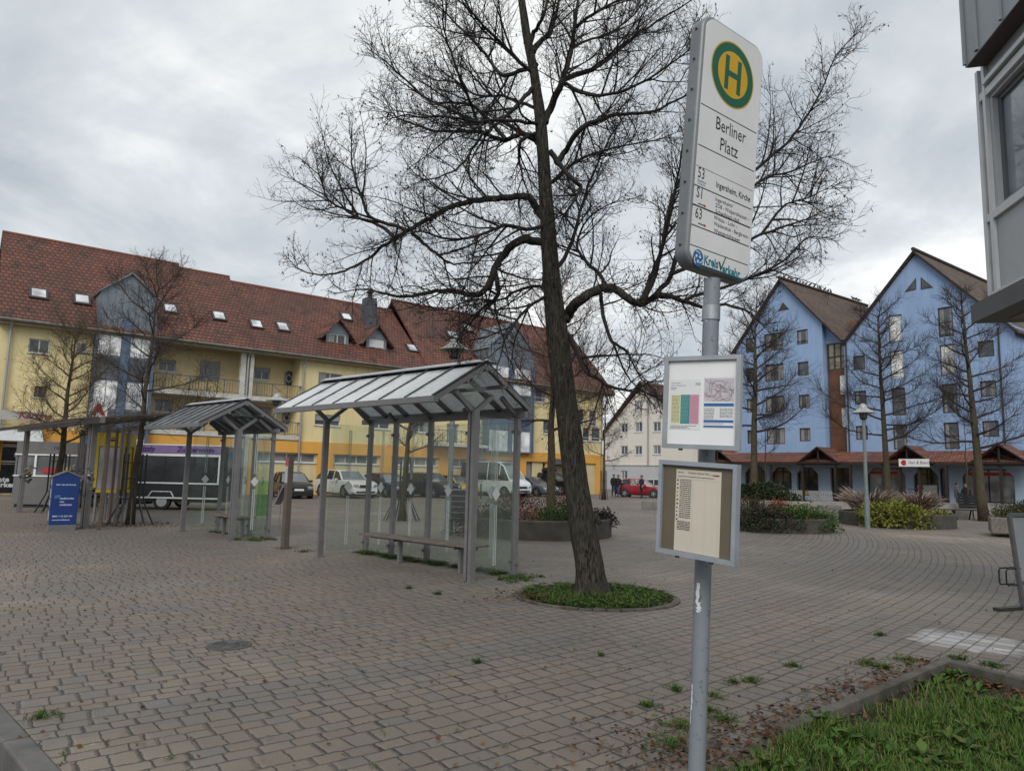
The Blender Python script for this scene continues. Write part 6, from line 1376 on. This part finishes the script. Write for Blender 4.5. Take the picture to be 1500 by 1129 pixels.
for y in (.12, 1.9):
    b = MB(); b.tube([(-.05, y-.1, .32), (-.05, y+.1, .32)], .31, 20); wh_ = mk('wheel', b, M_TYRE, t, local=True); b = MB(); b.tube([(-.05, y-.11, .32), (-.05, y-.095, .32)], .20, 16); mk('rim', b, M_RIM, wh_, local=True)
b = MB(); b.box(x0+.1, x1-.1, .1, y1-.1, .30, .42); b.beam((x0+.1, 1, .38), (x0-1.1, 1, .40), .08, .1); mk('chassis', b, M_BLACK, t, local=True)
# white delivery car glimpsed between booth and trailer is left to the cars; grey kiosk
kc = V((-17.75, 27.2, 0)); t = thing('kiosk', 'grey sales kiosk with white window bars and red fruit display, behind the pergola', 'kiosk', kc, .02); M_KG = mat('kiosk_grey', (.145, .145, .142), .6, .1, .1, 2)
b = MB(); b.box(-1.05, 1.25, 0, 1.9, .12, 1.18); b.box(-1.05, 1.25, 0, 1.9, 1.98, 2.48); b.box(-1.05, 1.25, 1.8, 1.9, 1.18, 1.98); b.box(-1.05, -.98, 0, 1.8, 1.18, 1.98); b.box(1.18, 1.25, 0, 1.8, 1.18, 1.98); mk('body', b, M_KG, t, local=True)
b = MB(); b.box(-1.07, 1.27, -.03, .04, 1.16, 1.21); b.box(-1.07, 1.27, -.03, .04, 1.96, 2.01); b.box(-.32, -.24, -.028, .04, 1.21, 1.96); mk('window_bars', b, M_WHITE, t, local=True)
b = MB(); b.box(-.97, 1.17, .03, .05, 1.21, 1.96); mk('pane', b, panemat('kiosk_glass', (.10, .105, .11), .15), t, local=True)
b = MB(); b.box(.0, .75, .0, .02, 1.30, 1.50); mk('red_display', b, M_RED, t, local=True); b = MB(); b.lathe((.95, .0, 1.42), [(.12, -.1), (.17, 0), (.1, .1)], 10); b.lathe((-.6, .0, 1.36), [(.1, -.1), (.14, 0), (.08, .1)], 10); mk('yellow_display', b, mat('display_yellow', (.45, .30, .05), .5, 0, .1, 5), t, local=True)
tx = text('OBST', .15, (0, 0, 0), (1, 0, 0), UPZ, M_INK, None); tx.parent = t; tx.location = (.35, -.004, 2.2)
b = MB(); b.box(-1.0, 1.2, .1, 1.8, -.01, .12); mk('base', b, M_DMETAL, t, local=True)
# pergola
PA, PB_ = V((-16.65, 24.52, 0)), V((-11.2, 19.1, 0)); ax = (PB_-PA).normalized(); ay = V((-ax.y, ax.x, 0)); Lp = (PB_-PA).length
pg = thing('pergola', 'long grey pergola with twin posts and a rusty slatted roof at the left edge', 'pergola', PA)
for k, f in enumerate((0, .5, 1.0)):
    for row in (0, 1.7):
        if k == 1 and row == 0 or k == 2 and row: continue
        b = MB()
        for s in (-.10, .10): q = PA+ax*(Lp*f+s)+ay*row; b.obox(q+UPZ*1.38, ax*.045, ay*.06, UPZ*1.39)
        mk('post', b, M_SHEL, pg)
        b = MB(); q = PA+ax*(Lp*f)+ay*row; rr2 = random.Random(int(k*7+row*3))
        for j in range(9 if row == 0 else 4): p = q+V((rr2.uniform(-.3, .3), rr2.uniform(-.2, .2), 1.28+rr2.uniform(-.3, .3))); b.beam(p, p+rv(rr2)*.22, .06, .05)
        b.beam(q-ax*.34+UPZ*1.45, q+ax*.34+UPZ*1.45, .05, .05); b.beam(q-ax*.34+UPZ*1.2, q+ax*.34+UPZ*1.2, .05, .05); mk('joint_brackets', b, M_SHEL, pg)
for k, (px, py) in enumerate(((145, 776), (119, 772), (148, 768), (160, 766), (168, 769), (178, 764))):
    q = G(px, py); b = MB(); b.obox(q+UPZ*1.36, ax*.035, ay*.035, UPZ*1.37); mk('trellis_bar', b, M_SHEL if k % 3 else mat('trellis_brown', (.13, .09, .07), .7, 0, .2, 6), pg)
M_LAT = mat('rusty_lattice', (.085, .070, .062), .8, .1, .35, 4)
for row in (-.15, 1.75): b = MB(); b.beam(PA+ax*-.6+ay*row+UPZ*2.80, PA+ax*(Lp+1.3)+ay*row+UPZ*2.80, .09, .14); mk('beam', b, M_SHEL, pg)
b = MB(); n = 74
for k in range(n): f = -.7+(Lp+2.0)*k/n; b.beam(PA+ax*f-ay*.75+UPZ*2.80, PA+ax*(f+.02)+ay*2.5+UPZ*3.22, .055, .03)
for y in (-.7, .2, 1.1, 2.0, 2.45): z = 2.80+(y+.75)*.129-.05; b.beam(PA+ax*-.7+ay*y+UPZ*z, PA+ax*(Lp+1.3)+ay*y+UPZ*z, .05, .05)
mk('slatted_roof', b, M_LAT, pg)
b = MB(); rr2 = random.Random(8)
for k in range(160):
    p = PA+ax*rr2.uniform(-.5, Lp+1)+ay*rr2.uniform(-.6, 1.8)+UPZ*(2.75+rr2.uniform(0, .35)); grow(b, rr2, p, (rr2.uniform(-1, 1), rr2.uniform(-1, 1), rr2.uniform(-.7, .5)), rr2.uniform(.3, .9), .010, 5, .35, -.1, 3, .003)
vin = thing('climbing_vine', 'bare climbing vine tangled over the slatted pergola roof', 'vine', PA+UPZ*2.8); mk_twigs('vine_stems', b, M_TWIG2, vin)
# timetable post right of the farther shelter
c = G(417, 803); t = thing('notice_post', 'square brownish post with red topped notice and hanging grey tray between the two shelters', 'post', c)
b = MB(); b.obox(c+UPZ*.96, SHA*.065, SHN*.06, UPZ*.97); mk('post', b, mat('post_taupe', (.115, .09, .075), .6, .1, .15, 4), t)
b = MB(); q = c-SHN*.062+UPZ*1.64; b.obox(q-SHA*.01, SHA*.052, SHN*.003, UPZ*.26); np_ = mk('notice', b, mat('notice_grey', (.40, .40, .41), .5, 0, .15, 30), t); b = MB(); b.obox(q-SHA*.01-SHN*.004+UPZ*.18, SHA*.052, SHN*.002, UPZ*.08); mk('red_header', b, mat('notice_red', (.45, .06, .08), .5, 0, .1, 5), np_)
b = MB(); b.beam(c-SHA*.07-SHN*.02+UPZ*1.30, c-SHA*.32-SHN*.05+UPZ*.92, .16, .04); b.beam(c-SHA*.05+UPZ*1.34, c-SHA*.25+UPZ*1.34, .03, .03); b.tube([c-SHA*.26+UPZ*.9, c-SHA*.28+UPZ*.4], .006, 4); mk('hanging_tray', b, M_SHEL, t)
# street lamps
def lamp(base, h, dia, label, rp=.055):
    t = thing('street_lamp', label, 'street lamp', base, group='street lamps with round hats')
    b = MB(); b.tube([(0, 0, -.02), (0, 0, 1.1), (0, 0, 1.12)], [rp*1.45, rp*1.45, rp*1.1], 14); b.tube([(0, 0, 1.1), (0, 0, h-.5)], [rp, rp*.85], 12); mk('pole', b, mat('lamp_pole_grey_green', (.19, .225, .225), .5, .2, .12, 4), t, local=True, smooth=True)
    b = MB(); R = dia/2; b.lathe((0, 0, h-.45), [(R, .14), (R, .155), (R*.62, .25), (R*.36, .33), (R*.34, .38), (R*.24, .46), (.02, .50)], 28); hd = mk('hat', b, mat('lamp_hat_grey', (.36, .37, .36), .45, .2, .12, 4), t, local=True, smooth=True)
    b = MB(); b.lathe((0, 0, h-.5), [(R*.26, 0), (R*.34, .19), (R*.30, .20)], 18); mk('lantern', b, mat('lamp_glass', (.16, .17, .17), .2, 0, .1, 5), hd, local=True)
    b = MB()
    for k in range(6): a_ = k*PI/3; b.tube([(math.cos(a_)*R*.30, math.sin(a_)*R*.30, h-.52), (math.cos(a_)*R*.40, math.sin(a_)*R*.40, h-.28)], .012, 4)
    b.lathe((0, 0, h-.56), [(rp, 0), (R*.3, .05), (R*.3, .07)], 14); mk('cage', b, M_DMETAL, hd, local=True); return t
c = D(657, 783, 19.9); c.z = 0; lamp(c, 5.42, .90, 'tall street lamp rising behind the roof of the nearer shelter', .08); LB = c
lamp(G(1271, 774), 4.48, .80, 'slim street lamp in front of the blue building', .065)
c = D(396, 739, 31.5); c.z = 0; lamp(c, 4.95, .98, 'street lamp whose pale hat shows between the two shelter roofs', .055)
t = thing('litter_bin', 'dark grey ribbed litter bin fixed to the lamp behind the nearer shelter', 'litter bin', LB+V((.27, -.12, .0)))
q = LB+V((.27, -.12, 0)); b = MB(); b.obox(q+UPZ*.78, (.19, 0, 0), (0, .17, 0), (0, 0, .42)); o = mk('body', b, M_DMETAL, t); b = MB()
for k in range(5): b.obox(q+UPZ*(.45+k*.15), (.195, 0, 0), (0, .175, 0), (0, 0, .012))
b.obox(q+UPZ*1.21, (.205, 0, 0), (0, .185, 0), (0, 0, .02)); mk('ribs', b, M_SHEL, t); b = MB(); b.obox(q-V((.21, -.08, -.8)), (.06, 0, 0), (0, .03, 0), (0, 0, .2)); mk('bracket', b, M_DMETAL, t)
for k, (px, py) in enumerate(((399, 731), (539, 732), (704, 731), (852, 731))):
    c = G(px, py); t = thing('bollard', 'thin dark bollard ' + ('before the black estate car', 'before the white off-roader', 'before the white van', 'left of the two people in dark coats')[k], 'bollard', c, group='thin dark bollards'); b = MB(); b.lathe((0, 0, -.02), [(.045, 0), (.045, .92), (.055, .93), (.05, .98), (.01, 1.0)], 10); mk('shaft', b, M_BLACK, t, local=True)
# pavement sign and cycle stand at the right edge
c = G(1499, 893); ux = V((.93, .36, 0)).normalized(); uy = V((-.36, .93, 0)); t = thing('pavement_sign', 'white panelled pavement sign with grey frame and foot, cut by the right edge', 'sign', c)
b = MB(); lean = V((-.02, .04, 1.28))-ux*.10; b.beam(c, c+lean, .05, .045, uy); b.beam(c+ux*.75, c+ux*.75+lean, .05, .045, uy); b.beam(c+lean, c+ux*.75+lean, .05, .045); b.beam(c+lean*.28, c+ux*.75+lean*.28, .045, .045); mk('frame', b, M_SHEL, t)
b = MB(); b.prism([c+ux*.03+lean*.30, c+ux*.72+lean*.30, c+ux*.72+lean*.97, c+ux*.03+lean*.97], uy*.01); mk('panel', b, mat('sign_panel_white', (.60, .63, .66), .4, 0, .06, 3), t)
b = MB(); b.obox(c+V((-.12, .0, .02)), ux*.36, uy*.05, (0, 0, .022)); b.obox(c+ux*.75+V((0, 0, .02)), ux*.06, uy*.3, (0, 0, .022)); mk('foot', b, mat('foot_olive', (.06, .062, .05), .6, .2, .2, 6), t)
q = c+V((-.02, .02, 0)); b = MB()
for dy in (0, .10): b.tube([q+UPZ*.33+uy*dy+ux*.05, q-ux*.22+UPZ*.33+uy*dy, q-ux*.25+UPZ*.36+uy*dy, q-ux*.25+UPZ*.52+uy*dy, q-ux*.22+UPZ*.55+uy*dy, q+UPZ*.55+uy*dy+ux*.05], .011, 6)
mk('wire_loop', b, M_DMETAL, t)

# ------------------------------------------------------------------ vehicles
def paint(name, col, rough=.25, metal=.2): 
    if name in _mats: return _mats[name]
    t = NT(name); a = t.noise(t.co(), 2, 3); _mats[name] = t.set(Base_Color=t.mix(t.rng(a, .3, .7), tuple(c*.9 for c in col), col), Roughness=t.rng(a, .3, .7, rough, rough+.12), Metallic=metal, Coat_Weight=.3, Coat_Roughness=.05); return _mats[name]
SHAPES = {  # station x (fraction of length from the tail), belt height, roof height, half width (fraction of height / width)
 'estate': [(0, .56, .57, .86), (.02, .62, .64, .94), (.06, .63, .80, .97), (.13, .64, .95, .99), (.3, .64, 1.0, 1), (.48, .63, 1.0, 1), (.58, .62, .95, 1), (.74, .60, .62, .99), (.88, .55, .565, .97), (.965, .46, .47, .9), (1, .30, .31, .8)],
 'suv': [(0, .55, .56, .88), (.015, .62, .63, .95), (.05, .63, .82, .97), (.13, .64, .96, .99), (.3, .64, 1.0, 1), (.5, .64, .99, 1), (.58, .63, .95, 1), (.72, .62, .64, .99), (.88, .58, .60, .97), (.97, .50, .51, .92), (1, .28, .29, .84)],
 'hatch': [(0, .55, .56, .86), (.02, .60, .62, .94), (.07, .62, .82, .97), (.15, .62, .96, .98), (.33, .62, 1.0, 1), (.52, .62, .98, 1), (.62, .61, .90, 1), (.80, .57, .59, .98), (.91, .50, .52, .95), (.975, .42, .43, .88), (1, .28, .29, .8)],
 'van': [(0, .44, .86, .93), (.015, .46, .97, .97), (.06, .46, 1.0, 1), (.3, .46, 1.0, 1), (.6, .46, 1.0, 1), (.70, .46, .97, 1), (.77, .46, .88, 1), (.89, .45, .50, .98), (.96, .40, .42, .95), (.99, .32, .33, .9), (1, .18, .19, .86)]}
def car(name, label, pos, heading, L, Wd, Hh, shape, col, wheel=.32, zb=.20, roofbox=False, rails=False, pn=None, group='parked cars'):
    t = thing(name, label, 'car' if shape != 'van' else 'van', V((pos.x, pos.y, 0)), math.atan2(heading.y, heading.x), group)
    P_ = paint(pn or name+'_'+col[0], col[1]); st = SHAPES[shape]; body, gl, dk = MB(), MB(), MB(); rings = []
    for f, zs, zr, w in st:
        x = (f-.5)*L; hw = w*Wd/2; s, r_ = zs*Hh, zr*Hh; rise = max(0, r_-s); rw = hw*(.98-.22*min(1, rise/(.34*Hh)))
        lo = zb if .03 < f < .97 else zb+.07
        rings.append([(x, hw*.86, lo), (x, hw*.97, lo+.10), (x, hw, lo+(s-lo)*.5), (x, hw*.985, s-.03), (x, hw*.95, s), (x, rw, max(s+.004, r_-.05*min(1, rise*4))), (x, rw*.86, r_), (x, 0, r_+.02)])
    N = 8
    def full(R): return R+[(x, -y, z) for x, y, z in R[-2::-1]]
    rings = [full(R) for R in rings]; M_ = len(rings[0]); o = MB(); allv = [p for R in rings for p in R]
    bf, gf, wf = [], [], []
    for i in range(len(rings)-1):
        c0, c1 = st[i][2]-st[i][1] > .12, st[i+1][2]-st[i+1][1] > .12
        dr = abs(st[i+1][2]-st[i][2])
        for k in range(M_-1):
            f = (i*M_+k, i*M_+k+1, (i+1)*M_+k+1, (i+1)*M_+k)
            sidek = k in (4, M_-6); topk = k in (6, 7)
            x_mid = (st[i][0]+st[i+1][0])/2
            if sidek and (c0 or c1) and not (shape == 'van' and .55 > x_mid and False) and i > 0: gf.append(f)
            elif (topk or k in (5, M_-7)) and dr > .075 and (c0 or c1) and i > 0 and not (shape == 'van' and x_mid < .5): (wf if topk else bf).append(f)
            else: bf.append(f)
    body.add(allv, bf+[tuple(range(M_))[::-1], tuple(range((len(rings)-1)*M_, len(rings)*M_))]); body.f += [(i*M_+M_-1, i*M_, (i+1)*M_, (i+1)*M_+M_-1) for i in range(len(rings)-1)]; body.mi += [0]*(len(rings)-1)
    bo = mk('body', body, P_, t, local=True, smooth=True, ang=38)
    def part_of(fs):
        b = MB(); ix = {}
        for f in fs:
            for i in f: ix.setdefault(i, len(ix))
        b.add([allv[i] for i in ix], [tuple(ix[i] for i in f) for f in fs]); return b
    for s_ in (-1, 1): mk('side_windows', part_of([f for f in gf if allv[f[0]][1]*s_ > 0]), M_CARGL, bo, local=True)
    for nm_, sel in (('windscreen', [f for f in wf if allv[f[0]][0] > 0]), ('rear_window', [f for f in wf if allv[f[0]][0] <= 0])):
        if sel: mk(nm_, part_of(sel), M_WSCR, bo, local=True)
    for f0 in ((.32, .50) if shape != 'van' else (.30, .52, .73)):
        x = (f0-.5)*L; zs = .63*Hh if shape != 'van' else .46*Hh
        for s in (-1, 1): b = MB(); b.beam((x, s*Wd/2*.965, zs), (x-.02, s*Wd/2*.80, Hh*.955), .07, .03, (0, 1, 0)); mk('pillar', b, P_, bo, local=True)
    if rails: 
        b = MB()
        for s in (-1, 1): b.tube([(-.33*L, s*Wd*.36, Hh-.02), (-.3*L, s*Wd*.36, Hh+.04), (.03*L, s*Wd*.36, Hh+.04), (.06*L, s*Wd*.36, Hh-.02)], .02, 5)
        mk('roof_rails', b, M_RIM, bo, local=True)
    if roofbox: b = MB(); b.lathe((-.12*L, 0, Hh+.05), [(.3, 0), (.62, .04), (.64, .22), (.4, .34), (.02, .36)], 20, 1.45, .55); mk('roof_box', b, M_BLACK, t, local=True, smooth=True)
    b = MB(); b.box(-L/2+.02, -L/2+.25, -Wd*.43, Wd*.43, zb+.02, zb+.2); b.box(L/2-.30, L/2-.005, -Wd*.39, Wd*.39, zb+.0, zb+.16); b.box(-L*.46, L*.46, -Wd*.44, Wd*.44, zb-.04, zb+.03); mk('bumper_trim', b, M_BLACK, t, local=True)
    zh = st[-2][1]*Hh
    b = MB(); b.obox((L/2-.035, 0, zh-.12), (.03, 0, -.01), (0, Wd*.2, 0), (0.01, 0, .075)); b.obox((L/2+.004, 0, zb+.17), (.012, 0, 0), (0, Wd*.33, 0), (0, 0, .05)); mk('grille', b, M_BLACK, t, local=True)
    for s in (-1, 1):
        b = MB(); b.obox((L/2-.12, s*Wd*.345, zh-.06), (.11, 0, -.02), (-s*.05, Wd*.075, 0), (.02, 0, .06)); mk('headlight', b, M_LAMPG, t, local=True, smooth=True)
        b = MB(); b.box(-L/2-.005, -L/2+.06, s*Wd*.40-.09, s*Wd*.40+.06, Hh*.5, Hh*.5+.13); mk('tail_light', b, M_TAIL, t, local=True)
        b = MB(); b.obox((.13*L if shape != 'van' else .25*L, s*(Wd/2+.10), Hh*(.655 if shape != 'van' else .56)), (.06, 0, 0), (0, .09, 0), (0, 0, .06 if shape != 'van' else .13)); mk('wing_mirror', b, P_ if shape != 'van' else M_BLACK, t, local=True)
        b = MB(); b.box(-.01*L, -.01*L+.16, s*Wd*.5-.012, s*Wd*.5+.012, Hh*.52, Hh*.52+.025); b.box(-.2*L, -.2*L+.16, s*Wd*.5-.012, s*Wd*.5+.012, Hh*.52, Hh*.52+.025); mk('door_handles', b, M_DMETAL, t, local=True)
        b = MB(); b.beam((.02*L, s*Wd*.494, zb+.12), (.02*L, s*Wd*.496, Hh*.6), .012, .012); b.beam((-.18*L, s*Wd*.494, zb+.12), (-.18*L, s*Wd*.496, Hh*.6), .012, .012); mk('door_gaps', b, M_BLACK, bo, local=True)
        for xf in ((-.305, .30) if shape != 'van' else (-.27, .325)):
            x = xf*L; y = s*(Wd/2-.105); b = MB(); b.tube([(x, s*(Wd/2-.22), wheel), (x, s*(Wd/2+.006), wheel)], wheel+.075, 24); mk('wheel_arch', b, M_BLACK, bo, local=True)
            b = MB(); b.tube([(x, y-s*.10, wheel), (x, y+s*.09, wheel), (x, y+s*.115, wheel)], [wheel, wheel, wheel*.9], 24); w_ = mk('wheel', b, M_TYRE, t, local=True, smooth=True)
            b = MB(); b.tube([(x, y+s*.10, wheel), (x, y+s*.119, wheel)], wheel*.66, 20)
            mk('rim', b, M_DMETAL, w_, local=True); b = MB()
            for k in range(5): a_ = 2*PI*k/5; b.beam((x, y+s*.124, wheel), (x+math.cos(a_)*wheel*.66, y+s*.124, wheel+math.sin(a_)*wheel*.66), .05, .02, (0, 1, 0))
            mk('spokes', b, M_RIM, w_, local=True)
    b = MB(); b.obox((L/2+.012, 0, zb+.30), (.006, 0, 0), (0, .26, 0), (0, 0, .055)); mk('number_plate', b, M_PLATE, t, local=True)
    return t
HD = V((Y.n.x, Y.n.y, 0)).normalized()
def cpos(px, d, back): p = D(px, 730, d); p.z = 0; return p-HD*back
def rot(v, deg): a = math.radians(deg); return V((v.x*math.cos(a)-v.y*math.sin(a), v.x*math.sin(a)+v.y*math.cos(a), 0))
car('estate_car', 'black car parked nose out, leftmost of the row along the yellow building', cpos(446, 40.3, 2.1), rot(HD, -10), 4.6, 1.82, 1.46, 'estate', ('black', (.010, .011, .014)))
car('off_roader', 'white off-roader parked beside the black car, seen through the nearer shelter', cpos(530, 42.6, 2.2), rot(HD, 4), 4.7, 1.92, 1.66, 'suv', ('white', (.72, .73, .74)), .36)
car('compact_car', 'dark blue car between the white off-roader and the guarded tree', cpos(590, 45.0, 2.1), rot(HD, 3), 4.4, 1.8, 1.5, 'estate', ('blue', (.012, .028, .07)))
car('people_carrier', 'dark grey brown car with silver headlights right of the guarded tree', cpos(656, 46.0, 2.2), rot(HD, 10), 4.6, 1.85, 1.60, 'suv', ('brown', (.045, .043, .043)), .33)
car('small_car', 'yellow small car behind the lamp post, right of the dark grey car', cpos(690, 50.0, 1.9), rot(HD, 0), 3.9, 1.72, 1.48, 'hatch', ('yellow', (.55, .36, .02)), .30)
v_ = car('minibus', 'white minibus with dark windows behind the nearer shelter', cpos(757, 50.6, 2.6), rot(HD, 10), 5.6, 2.02, 2.5, 'van', ('white', (.72, .74, .76)), .35, .25)
tx = text('TANZSCHULE', .26, (0, 0, 0), (1, 0, 0), UPZ, mat('van_letters', (.04, .22, .18), .5, 0, .1, 5), None); tx.parent = v_; tx.location = (-1.9, -1.016, .98)
car('estate_car', 'blue grey car half hidden behind the mossy planter tree', cpos(804, 53.0, 2.1), rot(HD, 8), 4.5, 1.8, 1.46, 'estate', ('steel', (.10, .13, .16)), .32, pn='steel_paint')
car('off_roader', 'black off-roader with roof box, half hidden by the linden trunk', cpos(838, 57.5, 2.3), rot(HD, 12), 4.7, 1.95, 1.80, 'suv', ('black', (.010, .011, .013)), .37, roofbox=True, pn='black_suv')
c = D(938, 728, 57.6); car('small_car', 'red hatchback seen from the side below the white house', V((c.x, c.y, 0)), V((1, -.32, 0)), 3.75, 1.66, 1.50, 'hatch', ('red', (.33, .016, .03)), .31)
c = D(974, 727, 63); car('compact_car', 'pale silver car half hidden behind the timetable case, right of the red hatchback', V((c.x, c.y, 0)), V((.9, -.5, 0)), 4.2, 1.75, 1.46, 'hatch', ('silver', (.45, .47, .5)), .31, pn='silver_paint')
c = D(178, 722, 33); car('delivery_van', 'pale van glimpsed between the yellow booth and the black trailer', V((c.x, c.y, 0)), V((.6, -.8, 0)), 4.9, 1.95, 2.1, 'van', ('pale', (.55, .60, .64)), .33, pn='pale_paint')

# pigeons on the ridge of the left gable
b = MB(); b.tube([(-.20, 0, .03), (-.10, 0, .06), (-.02, 0, .09), (.06, 0, .12), (.10, 0, .17), (.115, 0, .22), (.14, 0, .235), (.185, 0, .225)], [.018, .045, .075, .07, .04, .036, .03, .004], 9)
M_PIG = mat('pigeon_grey', (.06, .063, .07), .8, 0, .35, 20); rp = random.Random(4); pig = None
for k in range(17):
    d = -.5-k*.62-rp.uniform(0, .3) if k < 14 else -13.2-.5*(k-14); q = B.pt(-4.97, 20.30, d)
    if pig is None: pig = mk('pigeon', b, M_PIG, loc=(0, 0, 0), smooth=True, ang=None); o = pig
    else: o = pig.copy(); COL.objects.link(o)
    o.location = q; o.rotation_euler = (0, 0, rp.uniform(0, 6)); o.scale = (1.25,)*3 if k < 14 else (1.6,)*3
    tag(o, 'grey pigeon sitting in the row along the ridge of the left blue gable' if k < 14 else 'grey pigeon in the cluster at the far end of the left blue gable ridge', 'pigeon', 'pigeons on the roof ridge')
# ------------------------------------------------------------------ people
def person(label, pos, face, h, top, legs, hairc, arms=((.10, -.02), (.10, -.02)), stride=.12, bag=None, lean=0.0):
    f = V((face[0], face[1], 0)).normalized(); t = thing('person', label, 'person', V((pos.x, pos.y, 0)), math.atan2(f.y, f.x)); k = h/1.75
    vs, es, rs = [], [], []
    def add(p, r_, par=None):
        vs.append(V(p)*k); rs.append(r_*k)
        if par is not None: es.append((par, len(vs)-1))
        return len(vs)-1
    pel = add((0, 0, .95), .135); wa = add((lean*.3, 0, 1.10), .125, pel); chs = add((lean*.7, 0, 1.30), .150, wa); nb = add((lean, 0, 1.47), .075, chs); nk = add((lean+.01, 0, 1.53), .055, nb); h1 = add((lean+.03, 0, 1.60), .078, nk); h2 = add((lean+.025, 0, 1.67), .092, h1); add((lean+.02, 0, 1.735), .06, h2)
    nose = add((lean+.118, 0, 1.625), .016, h1); chin = add((lean+.085, 0, 1.565), .035, h1)
    for s in (-1, 1): add((lean+.01, s*.098, 1.63), .018, h1)
    for s in (-1, 1):
        hp = add((0, s*.095, .90), .105, pel); kn = add((s*stride*.5+.03, s*.10, .50), .070, hp); an = add((s*stride, s*.10, .09), .048, kn); add((s*stride+.14, s*.115, .035), .035, an)
        sh = add((lean*.9, s*.19, 1.40), .075, chs); ao, ar_ = arms[0 if s < 0 else 1]; el = add((lean*.6-.04+ao*.3, s*.255, 1.13), .052, sh); wr_ = add((lean*.4+ao, s*(.25+ar_), .90+max(0, ao-.15)*.9), .036, el)
        d_ = (vs[wr_]-vs[el]).normalized(); pm_ = add(tuple((vs[wr_]+d_*.07*k)/k), .034, wr_)
        for j in range(4): add(tuple((vs[pm_]+d_*(.075-.008*abs(j-1))*k+V((.018*(j-1.5), 0, 0))*k)/k), .010, pm_)
        add(tuple((vs[wr_]+d_*.055*k+V((.04, 0, 0))*k)/k), .011, wr_)
    me = bpy.data.meshes.new('body'); me.from_pydata([tuple(v) for v in vs], es, []); ob_ = bpy.data.objects.new('body', me); COL.objects.link(ob_)
    sk = ob_.modifiers.new('skin', 'SKIN'); sk.use_smooth_shade = True
    for i, sv in enumerate(me.skin_vertices[0].data): sv.radius = (rs[i], rs[i]); sv.use_root = (i == 0)
    sb_ = ob_.modifiers.new('sub', 'SUBSURF'); sb_.levels = 1; sb_.render_levels = 1
    dg = bpy.context.evaluated_depsgraph_get(); m2 = bpy.data.meshes.new_from_object(ob_.evaluated_get(dg)); bpy.data.objects.remove(ob_)
    m2.materials.clear(); skin = mat('skin', (.36, .22, .16), .6, 0, .05, 5); shoe = M_BLACK
    for x in (skin, top, legs, shoe): m2.materials.append(x)
    for p in m2.polygons:
        z = p.center.z/k; y = abs(p.center.y)/k; p.use_smooth = True
        p.material_index = 3 if z < .10 else 2 if z < .92 and y < .22 else 1 if z < 1.50 and not (y > .2 and z < .89+max(0, max(a[0] for a in arms)-.15)*.9) else 0
    bo = bpy.data.objects.new('body', m2); COL.objects.link(bo); bo.parent = t; m2.name = 'person_body'
    b = MB(); c = V((lean+.005, 0, 1.675))*k; b.lathe(c, [(.102*k, -.06*k), (.108*k, 0), (.095*k, .05*k), (.055*k, .085*k), (.005*k, .098*k)], 14); b.v = [(x-(.03*k if z < c.z-.02*k else 0), y, z) for x, y, z in b.v]; mk('hair', b, hairc, t, local=True, smooth=True)
    b = MB(); b.lathe((lean*.5, 0, .86*k), [(.175*k, 0), (.165*k, .2*k), (.19*k, .42*k), (.15*k, .56*k)], 14, .80, 1.12); mk('jacket', b, top, t, local=True, smooth=True)
    b = MB()
    for s in (-1, 1): b.lathe(((lean+.098)*k, s*.032*k, 1.645*k), [(.004*k, -.006*k), (.011*k, 0), (.004*k, .006*k)], 6)
    mk('eyes', b, M_INK, t, local=True)
    if bag: b = MB(); b.box(-.12, .16, -.40, -.28, .45, .80); mk('bag', b, bag, t, local=True)
    return t
C_BLK = mat('black_cloth', (.012, .012, .014), .9, 0, .2, 8); C_NAVY = mat('navy_cloth', (.018, .022, .045), .9, 0, .2, 8); C_JEAN = mat('blue_jeans', (.05, .075, .14), .9, 0, .2, 8); C_GREY = mat('grey_cloth', (.10, .10, .105), .9, 0, .2, 8); C_KH = mat('khaki_cloth', (.09, .08, .06), .9, 0, .2, 8)
HRD = mat('dark_hair', (.012, .009, .008), .6, 0, .2, 8)
person('person in long black coat with a bag, left of the pair by the red hatchback', D(899, 727, 57.4), (.2, -1, 0), 1.78, C_BLK, C_BLK, HRD, stride=.08)
person('person in black jacket and blue jeans, right of the pair by the red hatchback', D(905.5, 727, 57.0), (-.6, -.7, 0), 1.74, C_BLK, C_JEAN, HRD, stride=.15, bag=C_JEAN)
person('person in dark blue jacket standing in front of the red hatchback', D(940, 728, 55.0), (-.9, -.4, 0), 1.75, C_NAVY, C_BLK, HRD, stride=.10, arms=((.3, 0), (.1, 0)))
person('person in grey top with khaki trousers, left of the two before the right shop window', D(1403, 747, 43.0), (.9, -.3, 0), 1.74, C_GREY, C_KH, HRD, stride=.10, arms=((.3, 0), (.28, 0)))
person('person in dark jacket, right of the two before the right shop window', D(1417, 748, 42.0), (-.8, -.5, 0), 1.70, C_BLK, C_BLK, HRD, stride=.10, arms=((.32, 0), (.15, 0)))
